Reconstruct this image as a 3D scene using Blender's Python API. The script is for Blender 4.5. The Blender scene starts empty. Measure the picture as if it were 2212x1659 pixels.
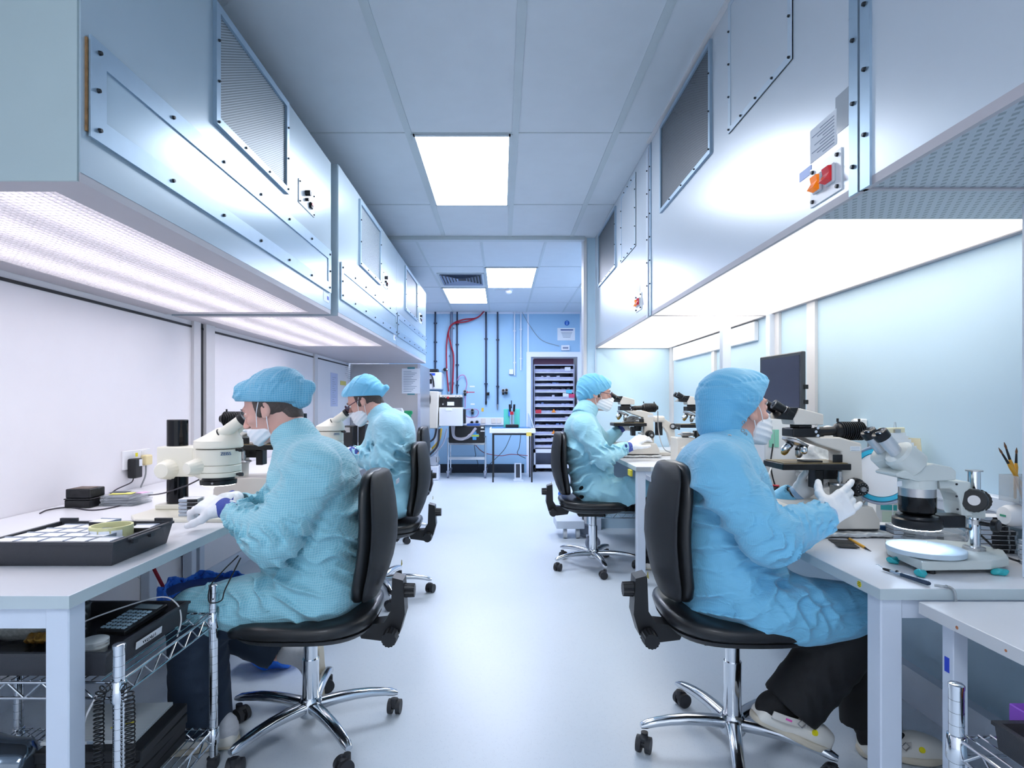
import bpy, bmesh, math, random
import numpy as np
from mathutils import Vector, Matrix, Euler
random.seed(7)
PI = math.pi
H, F, VX, VY = 1.18, 1238.0, 1082.0, 873.0
def at(px, py, Y):
    return Vector(((px - VX) * Y / F, Y, H - (py - VY) * Y / F))
DZ = 0.72                                   # worktop height of the front benches
def on(px, py, z=DZ):                       # the point of a horizontal plane at height z
    Y = (H - z) * F / (py - VY)
    return Vector(((px - VX) * Y / F, Y, z))
C = bpy.context.scene.collection

# ------------------------------------------------------------------ materials
def lin(h):
    h = h.lstrip('#')
    v = [int(h[i:i + 2], 16) / 255 for i in (0, 2, 4)]
    return tuple(((x / 12.92) if x <= .04045 else ((x + .055) / 1.055) ** 2.4) for x in v) + (1,)
MC = {}
def mat(name, hexc, rough=.5, metal=0., var=.04, vs=8., bump=0., bs=120., emit=None, es=0., trans=0., coat=0., sheen=0., ior=1.45, alpha=1., spec=.5):
    if name in MC: return MC[name]
    m = bpy.data.materials.new(name); m.use_nodes = True; MC[name] = m
    nt = m.node_tree; N = nt.nodes; L = nt.links
    p = N['Principled BSDF']
    p.inputs['Roughness'].default_value = rough; p.inputs['Metallic'].default_value = metal
    p.inputs['IOR'].default_value = ior; p.inputs['Specular IOR Level'].default_value = spec
    p.inputs['Transmission Weight'].default_value = trans
    p.inputs['Coat Weight'].default_value = coat; p.inputs['Coat Roughness'].default_value = .1
    p.inputs['Sheen Weight'].default_value = sheen
    p.inputs['Alpha'].default_value = alpha
    tc = N.new('ShaderNodeTexCoord'); nz = N.new('ShaderNodeTexNoise')
    nz.inputs['Scale'].default_value = vs; nz.inputs['Detail'].default_value = 3
    L.new(tc.outputs['Object'], nz.inputs['Vector'])
    mx = N.new('ShaderNodeMix'); mx.data_type = 'RGBA'
    c = lin(hexc)
    mx.inputs['A'].default_value = tuple(max(0, x * (1 - var)) for x in c[:3]) + (1,)
    mx.inputs['B'].default_value = tuple(min(1, x * (1 + var)) for x in c[:3]) + (1,)
    L.new(nz.outputs['Fac'], mx.inputs['Factor']); L.new(mx.outputs['Result'], p.inputs['Base Color'])
    if bump:
        n2 = N.new('ShaderNodeTexNoise'); n2.inputs['Scale'].default_value = bs; n2.inputs['Detail'].default_value = 2
        L.new(tc.outputs['Object'], n2.inputs['Vector'])
        b = N.new('ShaderNodeBump'); b.inputs['Strength'].default_value = bump; b.inputs['Distance'].default_value = .002
        L.new(n2.outputs['Fac'], b.inputs['Height']); L.new(b.outputs['Normal'], p.inputs['Normal'])
    if emit:
        p.inputs['Emission Color'].default_value = lin(emit); p.inputs['Emission Strength'].default_value = es
    return m
def nodes(name):
    m = bpy.data.materials.new(name); m.use_nodes = True; MC[name] = m
    return m, m.node_tree.nodes, m.node_tree.links, m.node_tree.nodes['Principled BSDF']
def mth(N, L, op, a, b=None, c=None):
    n = N.new('ShaderNodeMath'); n.operation = op
    for i, v in enumerate((a, b, c)):
        if v is None: continue
        if isinstance(v, (int, float)): n.inputs[i].default_value = v
        else: L.new(v, n.inputs[i])
    return n.outputs[0]
def sepxyz(N, L, which='Object'):
    tc = N.new('ShaderNodeTexCoord'); s = N.new('ShaderNodeSeparateXYZ')
    L.new(tc.outputs[which], s.inputs[0]); return s.outputs[0], s.outputs[1], s.outputs[2], tc
def lines(N, L, v, freq, width):            # 1 on thin lines repeated freq times a metre
    f = mth(N, L, 'FRACT', mth(N, L, 'MULTIPLY', v, freq))
    return mth(N, L, 'LESS_THAN', f, width)
def mixc(N, L, fac, a, b):
    mx = N.new('ShaderNodeMix'); mx.data_type = 'RGBA'
    for k, v in (('A', a), ('B', b)):
        if isinstance(v, str): mx.inputs[k].default_value = lin(v)
        else: L.new(v, mx.inputs[k])
    if isinstance(fac, (int, float)): mx.inputs['Factor'].default_value = fac
    else: L.new(fac, mx.inputs['Factor'])
    return mx.outputs['Result']

def fabric_mat(name, base, line, freq=170., wrinkle=.5):
    m, N, L, p = nodes(name)
    x, y, z, tc = sepxyz(N, L)
    nz = N.new('ShaderNodeTexNoise'); nz.inputs['Scale'].default_value = 5; nz.inputs['Detail'].default_value = 4
    L.new(tc.outputs['Object'], nz.inputs['Vector'])
    d = mth(N, L, 'MULTIPLY', nz.outputs['Fac'], .05)
    gx = lines(N, L, mth(N, L, 'ADD', x, d), freq, .22)
    gz = lines(N, L, mth(N, L, 'ADD', z, d), freq, .22)
    g = mth(N, L, 'MULTIPLY', mth(N, L, 'MAXIMUM', gx, gz), .38)
    n3 = N.new('ShaderNodeTexNoise'); n3.inputs['Scale'].default_value = 900; L.new(tc.outputs['Object'], n3.inputs['Vector'])
    c1 = mixc(N, L, g, base, line)
    L.new(c1, p.inputs['Base Color'])
    p.inputs['Roughness'].default_value = .62; p.inputs['Sheen Weight'].default_value = .25; p.inputs['Specular IOR Level'].default_value = .35
    n2 = N.new('ShaderNodeTexNoise'); n2.inputs['Scale'].default_value = 14; n2.inputs['Detail'].default_value = 5; n2.inputs['Distortion'].default_value = 1.2
    mp = N.new('ShaderNodeMapping'); mp.inputs['Scale'].default_value = (1, 1, 2.2); mp.inputs['Rotation'].default_value = (0, .6, 0)
    L.new(tc.outputs['Object'], mp.inputs['Vector']); L.new(mp.outputs[0], n2.inputs['Vector'])
    b = N.new('ShaderNodeBump'); b.inputs['Strength'].default_value = wrinkle; b.inputs['Distance'].default_value = .012
    L.new(n2.outputs['Fac'], b.inputs['Height'])
    b2 = N.new('ShaderNodeBump'); b2.inputs['Strength'].default_value = .15; b2.inputs['Distance'].default_value = .001
    L.new(n3.outputs['Fac'], b2.inputs['Height']); L.new(b.outputs['Normal'], b2.inputs['Normal'])
    L.new(b2.outputs['Normal'], p.inputs['Normal'])
    return m

# ------------------------------------------------------------------ objects
ROOTM = {}
def tag(o, label=None, cat=None, group=None, kind=None):
    if label: o['label'] = label
    if cat: o['category'] = cat
    if group: o['group'] = group
    if kind: o['kind'] = kind
    return o
def thing(name, label, cat, loc=(0, 0, 0), rz=0., group=None):
    o = bpy.data.objects.new(name, None); C.objects.link(o)
    o.empty_display_size = .05
    o.location = loc; o.rotation_euler = (0, 0, rz)
    ROOTM[o.name] = Matrix.Translation(Vector(loc)) @ Matrix.Rotation(rz, 4, 'Z')
    return tag(o, label, cat, group)
def rootm(o):
    m = Matrix.Identity(4)
    while o is not None:
        if o.name in ROOTM: m = ROOTM[o.name] @ m
        o = o.parent
    return m
def link_mesh(name, me, material, parent=None, world=True):
    o = bpy.data.objects.new(name, me); C.objects.link(o)
    if material is not None: me.materials.append(material)
    if parent is not None:
        o.parent = parent
        if world: me.transform(rootm(parent).inverted())
    return o
def dup(root, loc, rz=None, label=None, group=None):
    r = root.copy(); C.objects.link(r); r.location = loc
    if rz is not None: r.rotation_euler = (0, 0, rz)
    if label: r['label'] = label
    if group: r['group'] = group
    for ch in list(root.children):
        c = ch.copy(); C.objects.link(c); c.parent = r
        for g in list(ch.children):
            d = g.copy(); C.objects.link(d); d.parent = c
    return r

def frame_of(d, up=(0, 0, 1)):
    d = Vector(d).normalized(); u = Vector(up)
    if abs(d.dot(u)) > .98: u = Vector((0, 1, 0)) if abs(d.z) > .9 else Vector((0, 0, 1))
    x = u.cross(d).normalized(); y = d.cross(x).normalized()
    return x, y, d
class MB:
    def __init__(s): s.bm = bmesh.new()
    def _xf(s, vs, M):
        if M is not None: bmesh.ops.transform(s.bm, matrix=M, verts=vs)
    def box(s, lo, hi, bev=0., M=None, seg=1):
        lo, hi = Vector(lo), Vector(hi)
        r = bmesh.ops.create_cube(s.bm, size=1.)
        vs = r['verts']
        for v in vs: v.co = Vector(((lo[i] + hi[i]) / 2 + v.co[i] * (hi[i] - lo[i]) for i in range(3)))
        if bev:
            es = list({e for v in vs for e in v.link_edges})
            q = bmesh.ops.bevel(s.bm, geom=es, offset=bev, segments=seg, affect='EDGES', profile=.5)
            vs = list({v for f in q['faces'] for v in f.verts} | {v for v in vs if v.is_valid})
        s._xf(vs, M); return s
    def cbox(s, c, size, bev=0., rz=0., R=None, seg=1):
        h = Vector(size) / 2
        M = Matrix.Translation(Vector(c)) @ (R if R is not None else Matrix.Rotation(rz, 4, 'Z'))
        return s.box(-h, h, bev, M, seg)
    def ring(s, pts): return [s.bm.verts.new(p) for p in pts]
    def loft(s, rings, cap0=True, cap1=True, closed=True, M=None):
        rs = [s.ring(r) for r in rings]; n = len(rs[0])
        for a, b in zip(rs, rs[1:]):
            for i in range(n if closed else n - 1):
                j = (i + 1) % n
                s.bm.faces.new((a[i], a[j], b[j], b[i]))
        if cap0: s.bm.faces.new(rs[0][::-1])
        if cap1: s.bm.faces.new(rs[-1])
        s._xf([v for r in rs for v in r], M); return s
    def cyl(s, a, b, r0, r1=None, seg=20, cap=True):
        a, b = Vector(a), Vector(b); r1 = r0 if r1 is None else r1
        x, y, d = frame_of(b - a)
        R = lambda c, r: [c + x * (r * math.cos(t)) + y * (r * math.sin(t)) for t in [2 * PI * i / seg for i in range(seg)]]
        return s.loft([R(a, r0), R(b, r1)], cap, cap)
    def lathe(s, a, d, prof, seg=24, cap=True):            # prof: (distance along d, radius)
        a = Vector(a); x, y, d = frame_of(d)
        rr = [[a + d * h + x * (r * math.cos(t)) + y * (r * math.sin(t)) for t in [2 * PI * i / seg for i in range(seg)]] for h, r in prof]
        return s.loft(rr, cap, cap)
    def tube(s, pts, r, seg=8, cap=True):
        pts = [Vector(p) for p in pts]; rings = []; px = None
        for i, p in enumerate(pts):
            d = (pts[min(i + 1, len(pts) - 1)] - pts[max(i - 1, 0)])
            if d.length < 1e-9: d = Vector((0, 0, 1))
            d.normalize()
            if px is None: x, y, _ = frame_of(d)
            else:
                x = (px - d * px.dot(d))
                x = x.normalized() if x.length > 1e-6 else frame_of(d)[0]
                y = d.cross(x)
            px = x; rad = r[i] if isinstance(r, (list, tuple)) else r
            rings.append([p + x * (rad * math.cos(t)) + y * (rad * math.sin(t)) for t in [2 * PI * k / seg for k in range(seg)]])
        return s.loft(rings, cap, cap)
    def prism(s, poly, z0, z1, M=None):                   # poly in xy
        return s.loft([[Vector((p[0], p[1], z0)) for p in poly], [Vector((p[0], p[1], z1)) for p in poly]], M=M)
    def xz(s, poly, y0, y1):                              # poly in xz, extruded along y
        return s.loft([[Vector((p[0], y0, p[1])) for p in poly], [Vector((p[0], y1, p[1])) for p in poly]])
    def sph(s, c, r, sc=(1, 1, 1), seg=16, M=None):
        q = bmesh.ops.create_uvsphere(s.bm, u_segments=seg, v_segments=max(6, seg * 2 // 3), radius=r)
        for v in q['verts']: v.co = Vector((v.co.x * sc[0], v.co.y * sc[1], v.co.z * sc[2]))
        if M is not None: s._xf(q['verts'], M)
        bmesh.ops.translate(s.bm, verts=q['verts'], vec=Vector(c)); return s
    def torus(s, c, axis, R, r, seg=28, rs=8, arc=2 * PI):
        x, y, d = frame_of(axis); c = Vector(c); n = seg if arc >= 2 * PI - 1e-6 else seg + 1
        rings = []
        for i in range(n):
            t = arc * i / seg; e = x * math.cos(t) + y * math.sin(t)
            rings.append([c + e * (R + r * math.cos(u)) + d * (r * math.sin(u)) for u in [2 * PI * k / rs for k in range(rs)]])
        if arc >= 2 * PI - 1e-6: rings.append(rings[0]); return s.loft(rings, False, False)
        return s.loft(rings)
    def quad(s, a, b, c, d):
        s.bm.faces.new([s.bm.verts.new(Vector(p)) for p in (a, b, c, d)]); return s
    def build(s, name, material, parent=None, smooth=False, world=True, auto=None, bev=0.):
        bmesh.ops.remove_doubles(s.bm, verts=s.bm.verts, dist=1e-6)
        bmesh.ops.recalc_face_normals(s.bm, faces=s.bm.faces)
        if bev:
            es = [e for e in s.bm.edges if len(e.link_faces) == 2 and e.calc_face_angle(0) > .6]
            bmesh.ops.bevel(s.bm, geom=es, offset=bev, segments=2, affect='EDGES', profile=.5, clamp_overlap=True)
        me = bpy.data.meshes.new(name); s.bm.to_mesh(me); s.bm.free()
        if smooth or auto:
            me.polygons.foreach_set('use_smooth', [True] * len(me.polygons))
            a = math.radians(auto or 40)
            me.update()
            bm = bmesh.new(); bm.from_mesh(me)
            for e in bm.edges:
                if len(e.link_faces) == 2 and e.calc_face_angle(0) > a: e.smooth = False
            bm.to_mesh(me); bm.free()
        return link_mesh(name, me, material, parent, world)

def spline(pts, n=8):                                     # catmull-rom
    P = [Vector(p) for p in pts]; P = [P[0] * 2 - P[1]] + P + [P[-1] * 2 - P[-2]]; out = []
    for i in range(1, len(P) - 2):
        for k in range(n):
            t = k / n; a, b, c, d = P[i - 1], P[i], P[i + 1], P[i + 2]
            out.append(.5 * ((2 * b) + (c - a) * t + (2 * a - 5 * b + 4 * c - d) * t * t + (3 * b - a - 3 * c + d) * t ** 3))
    out.append(P[-2]); return out
def helix(pts, R, pitch, per=10):
    P = spline(pts, 12); out = []; ang = 0
    for i in range(len(P) - 1):
        d = P[i + 1] - P[i]; n = max(1, int(d.length / pitch * per)); x, y, _ = frame_of(d, (0, 1, 0))
        for k in range(n):
            ang += 2 * PI / per
            out.append(P[i] + d * (k / n) + x * (R * math.cos(ang)) + y * (R * math.sin(ang)))
    return out
def sup(a, b, n=32, e=2.6, cx=0, cy=0):                    # superellipse ring in the plane
    out = []
    for i in range(n):
        t = 2 * PI * i / n; c, s_ = math.cos(t), math.sin(t)
        out.append((cx + a * math.copysign(abs(c) ** (2 / e), c), cy + b * math.copysign(abs(s_) ** (2 / e), s_)))
    return out
def one(name, m, parent, fn, **k):
    b = MB(); fn(b); return b.build(name, m, parent, **k)

# ------------------------------------------------------------------ implicit surfaces
f32 = np.float32
def V3(p): return np.array(tuple(p), dtype=f32)
def s_cap(P, a, b, ra, rb):
    a, b = V3(a), V3(b); ba = b - a; pa = P - a
    t = np.clip(pa @ ba / max(float(ba @ ba), 1e-9), 0, 1)
    return np.linalg.norm(pa - t[:, None] * ba, axis=1) - (ra + (rb - ra) * t)
def s_ell(P, c, r, R=None):
    q = P - V3(c)
    if R is not None: q = q @ np.array(R, dtype=f32)       # columns of R are the local axes
    r = V3(r); k0 = np.linalg.norm(q / r, axis=1); k1 = np.linalg.norm(q / (r * r), axis=1)
    return k0 * (k0 - 1) / np.maximum(k1, 1e-6)
def s_box(P, c, h, rd, R=None):
    q = P - V3(c)
    if R is not None: q = q @ np.array(R, dtype=f32)
    q = np.abs(q) - (V3(h) - rd)
    return np.linalg.norm(np.maximum(q, 0), axis=1) + np.minimum(q.max(axis=1), 0) - rd
def smin(a, b, k):
    h = np.clip(.5 + .5 * (b - a) / k, 0, 1)
    return b + (a - b) * h - k * h * (1 - h)
def smax(a, b, k): return -smin(-a, -b, k)
def roty(deg):                                            # columns = local axes, turned about Y
    a = math.radians(deg); c, s_ = math.cos(a), math.sin(a)
    return [[c, 0, s_], [0, 1, 0], [-s_, 0, c]]
def sdf_mesh(name, fn, lo, hi, h, material, parent=None, world=True, relax=1):
    lo, hi = np.array(lo, dtype=np.float64), np.array(hi, dtype=np.float64)
    n = np.ceil((hi - lo) / h).astype(int) + 1
    B = 16
    val = np.full(tuple(n), 1., dtype=f32)
    ax = [lo[i] + h * np.arange(n[i]) for i in range(3)]
    blocks = []; cen = []
    for i in range(0, n[0], B):
        for j in range(0, n[1], B):
            for k in range(0, n[2], B):
                e = [min(B, n[0] - i), min(B, n[1] - j), min(B, n[2] - k)]
                blocks.append((i, j, k, e)); cen.append([ax[0][i] + h * e[0] / 2, ax[1][j] + h * e[1] / 2, ax[2][k] + h * e[2] / 2])
    dc = fn(np.array(cen, dtype=f32))
    lim = h * B * .9 + .03
    for (i, j, k, e), d in zip(blocks, dc):
        if abs(d) > lim: val[i:i + e[0], j:j + e[1], k:k + e[2]] = d; continue
        g = np.stack(np.meshgrid(ax[0][i:i + e[0]], ax[1][j:j + e[1]], ax[2][k:k + e[2]], indexing='ij'), -1).reshape(-1, 3).astype(f32)
        val[i:i + e[0], j:j + e[1], k:k + e[2]] = fn(g).reshape(e)
    val[0], val[-1] = 1, 1; val[:, 0], val[:, -1] = 1, 1; val[:, :, 0], val[:, :, -1] = 1, 1
    ins = val < 0
    c = np.zeros((n[0] - 1, n[1] - 1, n[2] - 1), dtype=np.int8)
    cor = [(a, b, d) for a in (0, 1) for b in (0, 1) for d in (0, 1)]
    for a, b, d in cor: c += ins[a:n[0] - 1 + a, b:n[1] - 1 + b, d:n[2] - 1 + d]
    act = np.argwhere((c > 0) & (c < 8))
    if len(act) == 0: raise ValueError('empty ' + name)
    idx = np.full(c.shape, -1, dtype=np.int64); idx[act[:, 0], act[:, 1], act[:, 2]] = np.arange(len(act))
    S = np.zeros((len(act), 3)); W = np.zeros(len(act))
    for a in range(8):
        for axn in range(3):
            o1 = np.array(cor[a])
            if o1[axn]: continue
            o2 = o1.copy(); o2[axn] = 1
            p1 = act + o1; p2 = act + o2
            v1 = val[p1[:, 0], p1[:, 1], p1[:, 2]]; v2 = val[p2[:, 0], p2[:, 1], p2[:, 2]]
            mk = (v1 < 0) != (v2 < 0); t = np.where(mk, v1 / np.where(mk, v1 - v2, 1), 0)
            pt = p1.astype(float); pt[:, axn] += t
            S += pt * mk[:, None]; W += mk
    co = lo + h * S / W[:, None]
    faces = []
    for axn in range(3):
        u, w = [(1, 2), (2, 0), (0, 1)][axn]
        sl1 = [slice(0, n[q]) for q in range(3)]; sl2 = list(sl1)
        sl1[axn] = slice(0, n[axn] - 1); sl2[axn] = slice(1, n[axn])
        A, Bv = ins[tuple(sl1)], ins[tuple(sl2)]
        e = np.argwhere(A != Bv)
        e = e[(e[:, u] > 0) & (e[:, w] > 0) & (e[:, u] < n[u] - 1) & (e[:, w] < n[w] - 1)]
        fl = A[e[:, 0], e[:, 1], e[:, 2]]
        def cell(du, dw):
            q = e.copy(); q[:, u] += du; q[:, w] += dw; return idx[q[:, 0], q[:, 1], q[:, 2]]
        q = np.stack([cell(-1, -1), cell(0, -1), cell(0, 0), cell(-1, 0)], 1)
        q[~fl] = q[~fl][:, ::-1]; faces.append(q)
    fc = np.concatenate(faces)
    if relax:
        for _ in range(relax):
            acc = np.zeros_like(co); cnt = np.zeros(len(co))
            for a in range(4):
                np.add.at(acc, fc[:, a], co[fc[:, (a + 1) % 4]]); np.add.at(cnt, fc[:, a], 1)
                np.add.at(acc, fc[:, a], co[fc[:, (a - 1) % 4]]); np.add.at(cnt, fc[:, a], 1)
            co = co * .5 + .5 * acc / np.maximum(cnt, 1)[:, None]
    me = bpy.data.meshes.new(name)
    me.vertices.add(len(co)); me.vertices.foreach_set('co', co.astype(f32).ravel())
    me.loops.add(len(fc) * 4); me.loops.foreach_set('vertex_index', fc.astype(np.int32).ravel())
    me.polygons.add(len(fc)); me.polygons.foreach_set('loop_start', np.arange(0, len(fc) * 4, 4, dtype=np.int32))
    me.polygons.foreach_set('use_smooth', np.ones(len(fc), dtype=bool))
    me.update(calc_edges=True)
    return link_mesh(name, me, material, parent, world)
EXPO, LAMP, HOODL, HOODR, AMB = 0.58, 14.0, 4.0, 3.2, 1.1
# ================================================================== camera, render look
cam = bpy.data.cameras.new('camera'); co = bpy.data.objects.new('camera', cam); C.objects.link(co)
co.location = (0, 0, H); co.rotation_euler = (PI / 2, 0, 0)
cam.sensor_width = 36; cam.lens = F / 2212 * 36; cam.shift_x = (1106 - VX) / 2212; cam.shift_y = (VY - 829.5) / 2212
cam.clip_start = .02
sc = bpy.context.scene; sc.camera = co
sc.view_settings.view_transform = 'Standard'; sc.view_settings.look = 'None'; sc.view_settings.gamma = 1
sc.view_settings.use_curve_mapping = False; sc.view_settings.exposure = EXPO
sc.cycles.use_denoising = True; sc.cycles.max_bounces = 6; sc.cycles.diffuse_bounces = 4; sc.cycles.glossy_bounces = 3; sc.cycles.transmission_bounces = 4; sc.cycles.transparent_max_bounces = 6
sc.cycles.use_adaptive_sampling = True; sc.cycles.adaptive_threshold = .08; sc.cycles.adaptive_min_samples = 12
sc.cycles.sample_clamp_indirect = 6; sc.cycles.caustics_reflective = False; sc.cycles.caustics_refractive = False
w = bpy.data.worlds.new('world'); sc.world = w; w.use_nodes = True
w.node_tree.nodes['Background'].inputs[0].default_value = lin('#dfe8f5'); w.node_tree.nodes['Background'].inputs[1].default_value = AMB

# ================================================================== materials
def floor_mat():
    m, N, L, p = nodes('vinyl_floor')
    x, y, z, tc = sepxyz(N, L)
    v = N.new('ShaderNodeTexVoronoi'); v.inputs['Scale'].default_value = 260; L.new(tc.outputs['Object'], v.inputs['Vector'])
    sp = mth(N, L, 'LESS_THAN', v.outputs['Distance'], .22)
    nz = N.new('ShaderNodeTexNoise'); nz.inputs['Scale'].default_value = 60; L.new(tc.outputs['Object'], nz.inputs['Vector'])
    sp = mth(N, L, 'MULTIPLY', sp, mth(N, L, 'GREATER_THAN', nz.outputs['Fac'], .52))
    n2 = N.new('ShaderNodeTexNoise'); n2.inputs['Scale'].default_value = 1.2; n2.inputs['Detail'].default_value = 5; L.new(tc.outputs['Object'], n2.inputs['Vector'])
    base = mixc(N, L, n2.outputs['Fac'], '#c6d2de', '#d6dfe8')
    c = mixc(N, L, mth(N, L, 'MULTIPLY', sp, .55), base, '#8d9cae')
    L.new(c, p.inputs['Base Color']); p.inputs['Roughness'].default_value = .34
    b = N.new('ShaderNodeBump'); b.inputs['Strength'].default_value = .12; b.inputs['Distance'].default_value = .002
    n3 = N.new('ShaderNodeTexNoise'); n3.inputs['Scale'].default_value = 45; L.new(tc.outputs['Object'], n3.inputs['Vector'])
    L.new(n3.outputs['Fac'], b.inputs['Height']); L.new(b.outputs['Normal'], p.inputs['Normal'])
    return m
def grille_mat(name, metal, hole, fu=62., fv=105., thr=.28, flat=False):
    m, N, L, p = nodes(name)
    x, y, z, tc = sepxyz(N, L)
    if flat: z = x
    a = mth(N, L, 'ADD', mth(N, L, 'MULTIPLY', y, fu), mth(N, L, 'MULTIPLY', z, fv))
    b = mth(N, L, 'SUBTRACT', mth(N, L, 'MULTIPLY', y, fu), mth(N, L, 'MULTIPLY', z, fv))
    tri = lambda q: mth(N, L, 'ABSOLUTE', mth(N, L, 'SUBTRACT', mth(N, L, 'FRACT', q), .5))
    d = mth(N, L, 'MAXIMUM', tri(a), tri(b))
    k = mth(N, L, 'GREATER_THAN', d, .5 - thr / 2)
    L.new(mixc(N, L, k, hole, metal), p.inputs['Base Color'])
    p.inputs['Roughness'].default_value = .45; p.inputs['Metallic'].default_value = .25
    bp = N.new('ShaderNodeBump'); bp.inputs['Distance'].default_value = .003; L.new(k, bp.inputs['Height']); L.new(bp.outputs['Normal'], p.inputs['Normal'])
    return m
def diffuser_mat(name, col, st, tubes, Xa, Xb, pat=False, low=.55):   # a lamp's diffuser: brighter under each tube
    m, N, L, p = nodes(name)
    x, y, z, tc = sepxyz(N, L)
    t = mth(N, L, 'MULTIPLY', mth(N, L, 'SUBTRACT', x, Xa), tubes / (Xb - Xa))
    s_ = mth(N, L, 'ADD', mth(N, L, 'MULTIPLY', mth(N, L, 'COSINE', mth(N, L, 'MULTIPLY', mth(N, L, 'SUBTRACT', t, .5), 2 * PI)), (1 - low) / 2), (1 + low) / 2)
    if pat:
        a = mth(N, L, 'SINE', mth(N, L, 'MULTIPLY', mth(N, L, 'ADD', x, y), 330)); b = mth(N, L, 'SINE', mth(N, L, 'MULTIPLY', mth(N, L, 'SUBTRACT', x, y), 330))
        s_ = mth(N, L, 'MULTIPLY', s_, mth(N, L, 'ADD', mth(N, L, 'MULTIPLY', mth(N, L, 'MULTIPLY', a, b), .16), .92))
    L.new(mth(N, L, 'MULTIPLY', s_, st), p.inputs['Emission Strength'])
    p.inputs['Emission Color'].default_value = lin(col); p.inputs['Base Color'].default_value = lin('#d8dcdf'); p.inputs['Roughness'].default_value = .5
    return m
M_floor = floor_mat()
M_ceil = mat('ceiling_tile', '#cdd5dd', .55, bump=.15, bs=300)
M_grid = mat('ceiling_grid', '#bdc8ce', .45)
M_white_wall = mat('white_wall_panel', '#eceaee', .4, var=.02, bump=.05, bs=40)
M_blue_wall = mat('light_blue_wall', '#b9d3e4', .42, var=.03, vs=2, bump=.08, bs=60)
M_blue_wall2 = mat('blue_wall', '#9cc4e4', .5, var=.04, vs=3, bump=.08, bs=60)
M_joint = mat('cream_joint_strip', '#d3d3d6', .4)
M_black_joint = mat('black_joint', '#26282d', .5)
M_hood = mat('painted_hood_metal', '#b6c6d0', .26, .35, var=.03, vs=1.5, bump=.03, bs=25)
M_hood_end = mat('hood_end_grey', '#a6b6b8', .4, .1, var=.02)
M_hood_r = mat('white_hood_metal', '#c9d1d9', .3, .3, var=.03, vs=2, bump=.03, bs=25)
M_alu = mat('brushed_aluminium', '#9fb6c9', .36, .6, var=.05, vs=30)
M_border = mat('hood_underside', '#b2aeb4', .45)
M_screw = mat('dark_screw', '#2e3338', .35, .7)
M_grL = grille_mat('expanded_metal_grille', '#aab7c0', '#4d565e')
M_grR = grille_mat('dark_perforated_grille', '#6c757f', '#23272e', 78, 130, .3)
M_louvre = mat('louvre_grid', '#c9c6cb', .4)
M_top = mat('white_laminate', '#dcdde2', .3, var=.015, vs=4)
M_edge = mat('laminate_edge', '#b9c6cb', .4)
M_frame = mat('white_powder_coat', '#ccd6e4', .4)
M_black_base = mat('black_skirting', '#1d2a38', .5)
M_dframe = mat('white_door_frame', '#e4e8f6', .35)
M_paper = mat('white_paper', '#e6eaf0', .7)
M_dark = mat('black_plastic', '#17191d', .42, bump=.1, bs=500)
M_chrome = mat('chrome', '#dfe3e8', .09, 1., var=.02)
M_steel = mat('stainless_steel', '#b4b4b6', .3, .85, var=.06, vs=3)

LW, RW, FWY, BWY, CZ = -1.92, 1.62, 9.85, -2.2, H + 1.58
S = dict(kind='structure')
def st(name, m, fn, **k): o = one(name, m, None, fn, **k); o['kind'] = 'structure'; return o
st('floor', M_floor, lambda b: b.box((LW - .1, BWY - .1, -.06), (RW + .1, FWY + 1.2, 0)))
st('ceiling', M_ceil, lambda b: b.box((LW - .1, BWY - .1, CZ), (RW + .1, FWY + 1.2, CZ + .05)))
def grid(b):
    for x in (-1.76, -1.15, -.539, .084, .669, 1.28):
        b.box((x - .019, BWY, CZ - .005), (x + .019, 5.40, CZ + .001))
    for y in (-1.46, -.26, .94, 2.14, 3.338, 4.538):
        b.box((LW, y - .006, CZ - .0035), (RW, y + .006, CZ + .001))
    for x in (-1.44, -.819, -.19, .436, 1.06):
        b.box((x - .013, 5.5, CZ - .004), (x + .013, FWY, CZ + .001))
    for y in (6.586, 7.747, 8.93):
        b.box((LW, y - .006, CZ - .0035), (RW, y + .006, CZ + .001))
st('trim_1', M_grid, grid)
st('trim_2', M_grid, lambda b: b.box((LW, 5.385, CZ - .035), (.79, 5.46, CZ)))          # downstand over the opening
st('wall_left', M_white_wall, lambda b: b.box((LW - .1, BWY, 0), (LW, FWY + .1, CZ)))
st('wall_right', M_blue_wall, lambda b: b.box((RW, BWY, 0), (RW + .1, FWY + .1, CZ)))
def farw(b):
    b.box((LW, FWY, 0), (.455, FWY + .1, CZ)); b.box((1.375, FWY, 0), (RW, FWY + .1, CZ)); b.box((.455, FWY, 2.06), (1.375, FWY + .1, CZ))
st('wall_far', M_blue_wall2, farw)
st('wall_partition', M_blue_wall, lambda b: b.box((.815, 5.45, 0), (RW, 5.57, CZ)))
st('trim_3', M_joint, lambda b: b.box((.785, 5.44, 0), (.815, 5.58, CZ)))
st('wall_recess', M_white_wall, lambda b: (b.box((.40, FWY + .1, 0), (.455, FWY + .95, 2.2)), b.box((1.375, FWY + .1, 0), (1.43, FWY + .95, 2.2)), b.box((.4, FWY + .95, 0), (1.43, FWY + 1., 2.2))))
st('baseboard_far', M_black_base, lambda b: (b.box((LW, FWY - .012, 0), (.40, FWY, .15)), b.box((1.43, FWY - .012, 0), (RW, FWY, .15))))
st('baseboard_right', M_frame, lambda b: b.box((RW - .012, BWY, 0), (RW, 5.45, .1)))
st('baseboard_left', M_frame, lambda b: b.box((LW, BWY, 0), (LW + .012, 9.8, .1)))
def dfr(b):
    b.box((.44, FWY - .03, 0), (.515, FWY + .1, 1.99)); b.box((1.315, FWY - .03, 0), (1.39, FWY + .1, 1.99)); b.box((.44, FWY - .03, 1.99), (1.39, FWY + .1, 2.075), .0)
st('door_1', M_dframe, dfr)
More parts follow.
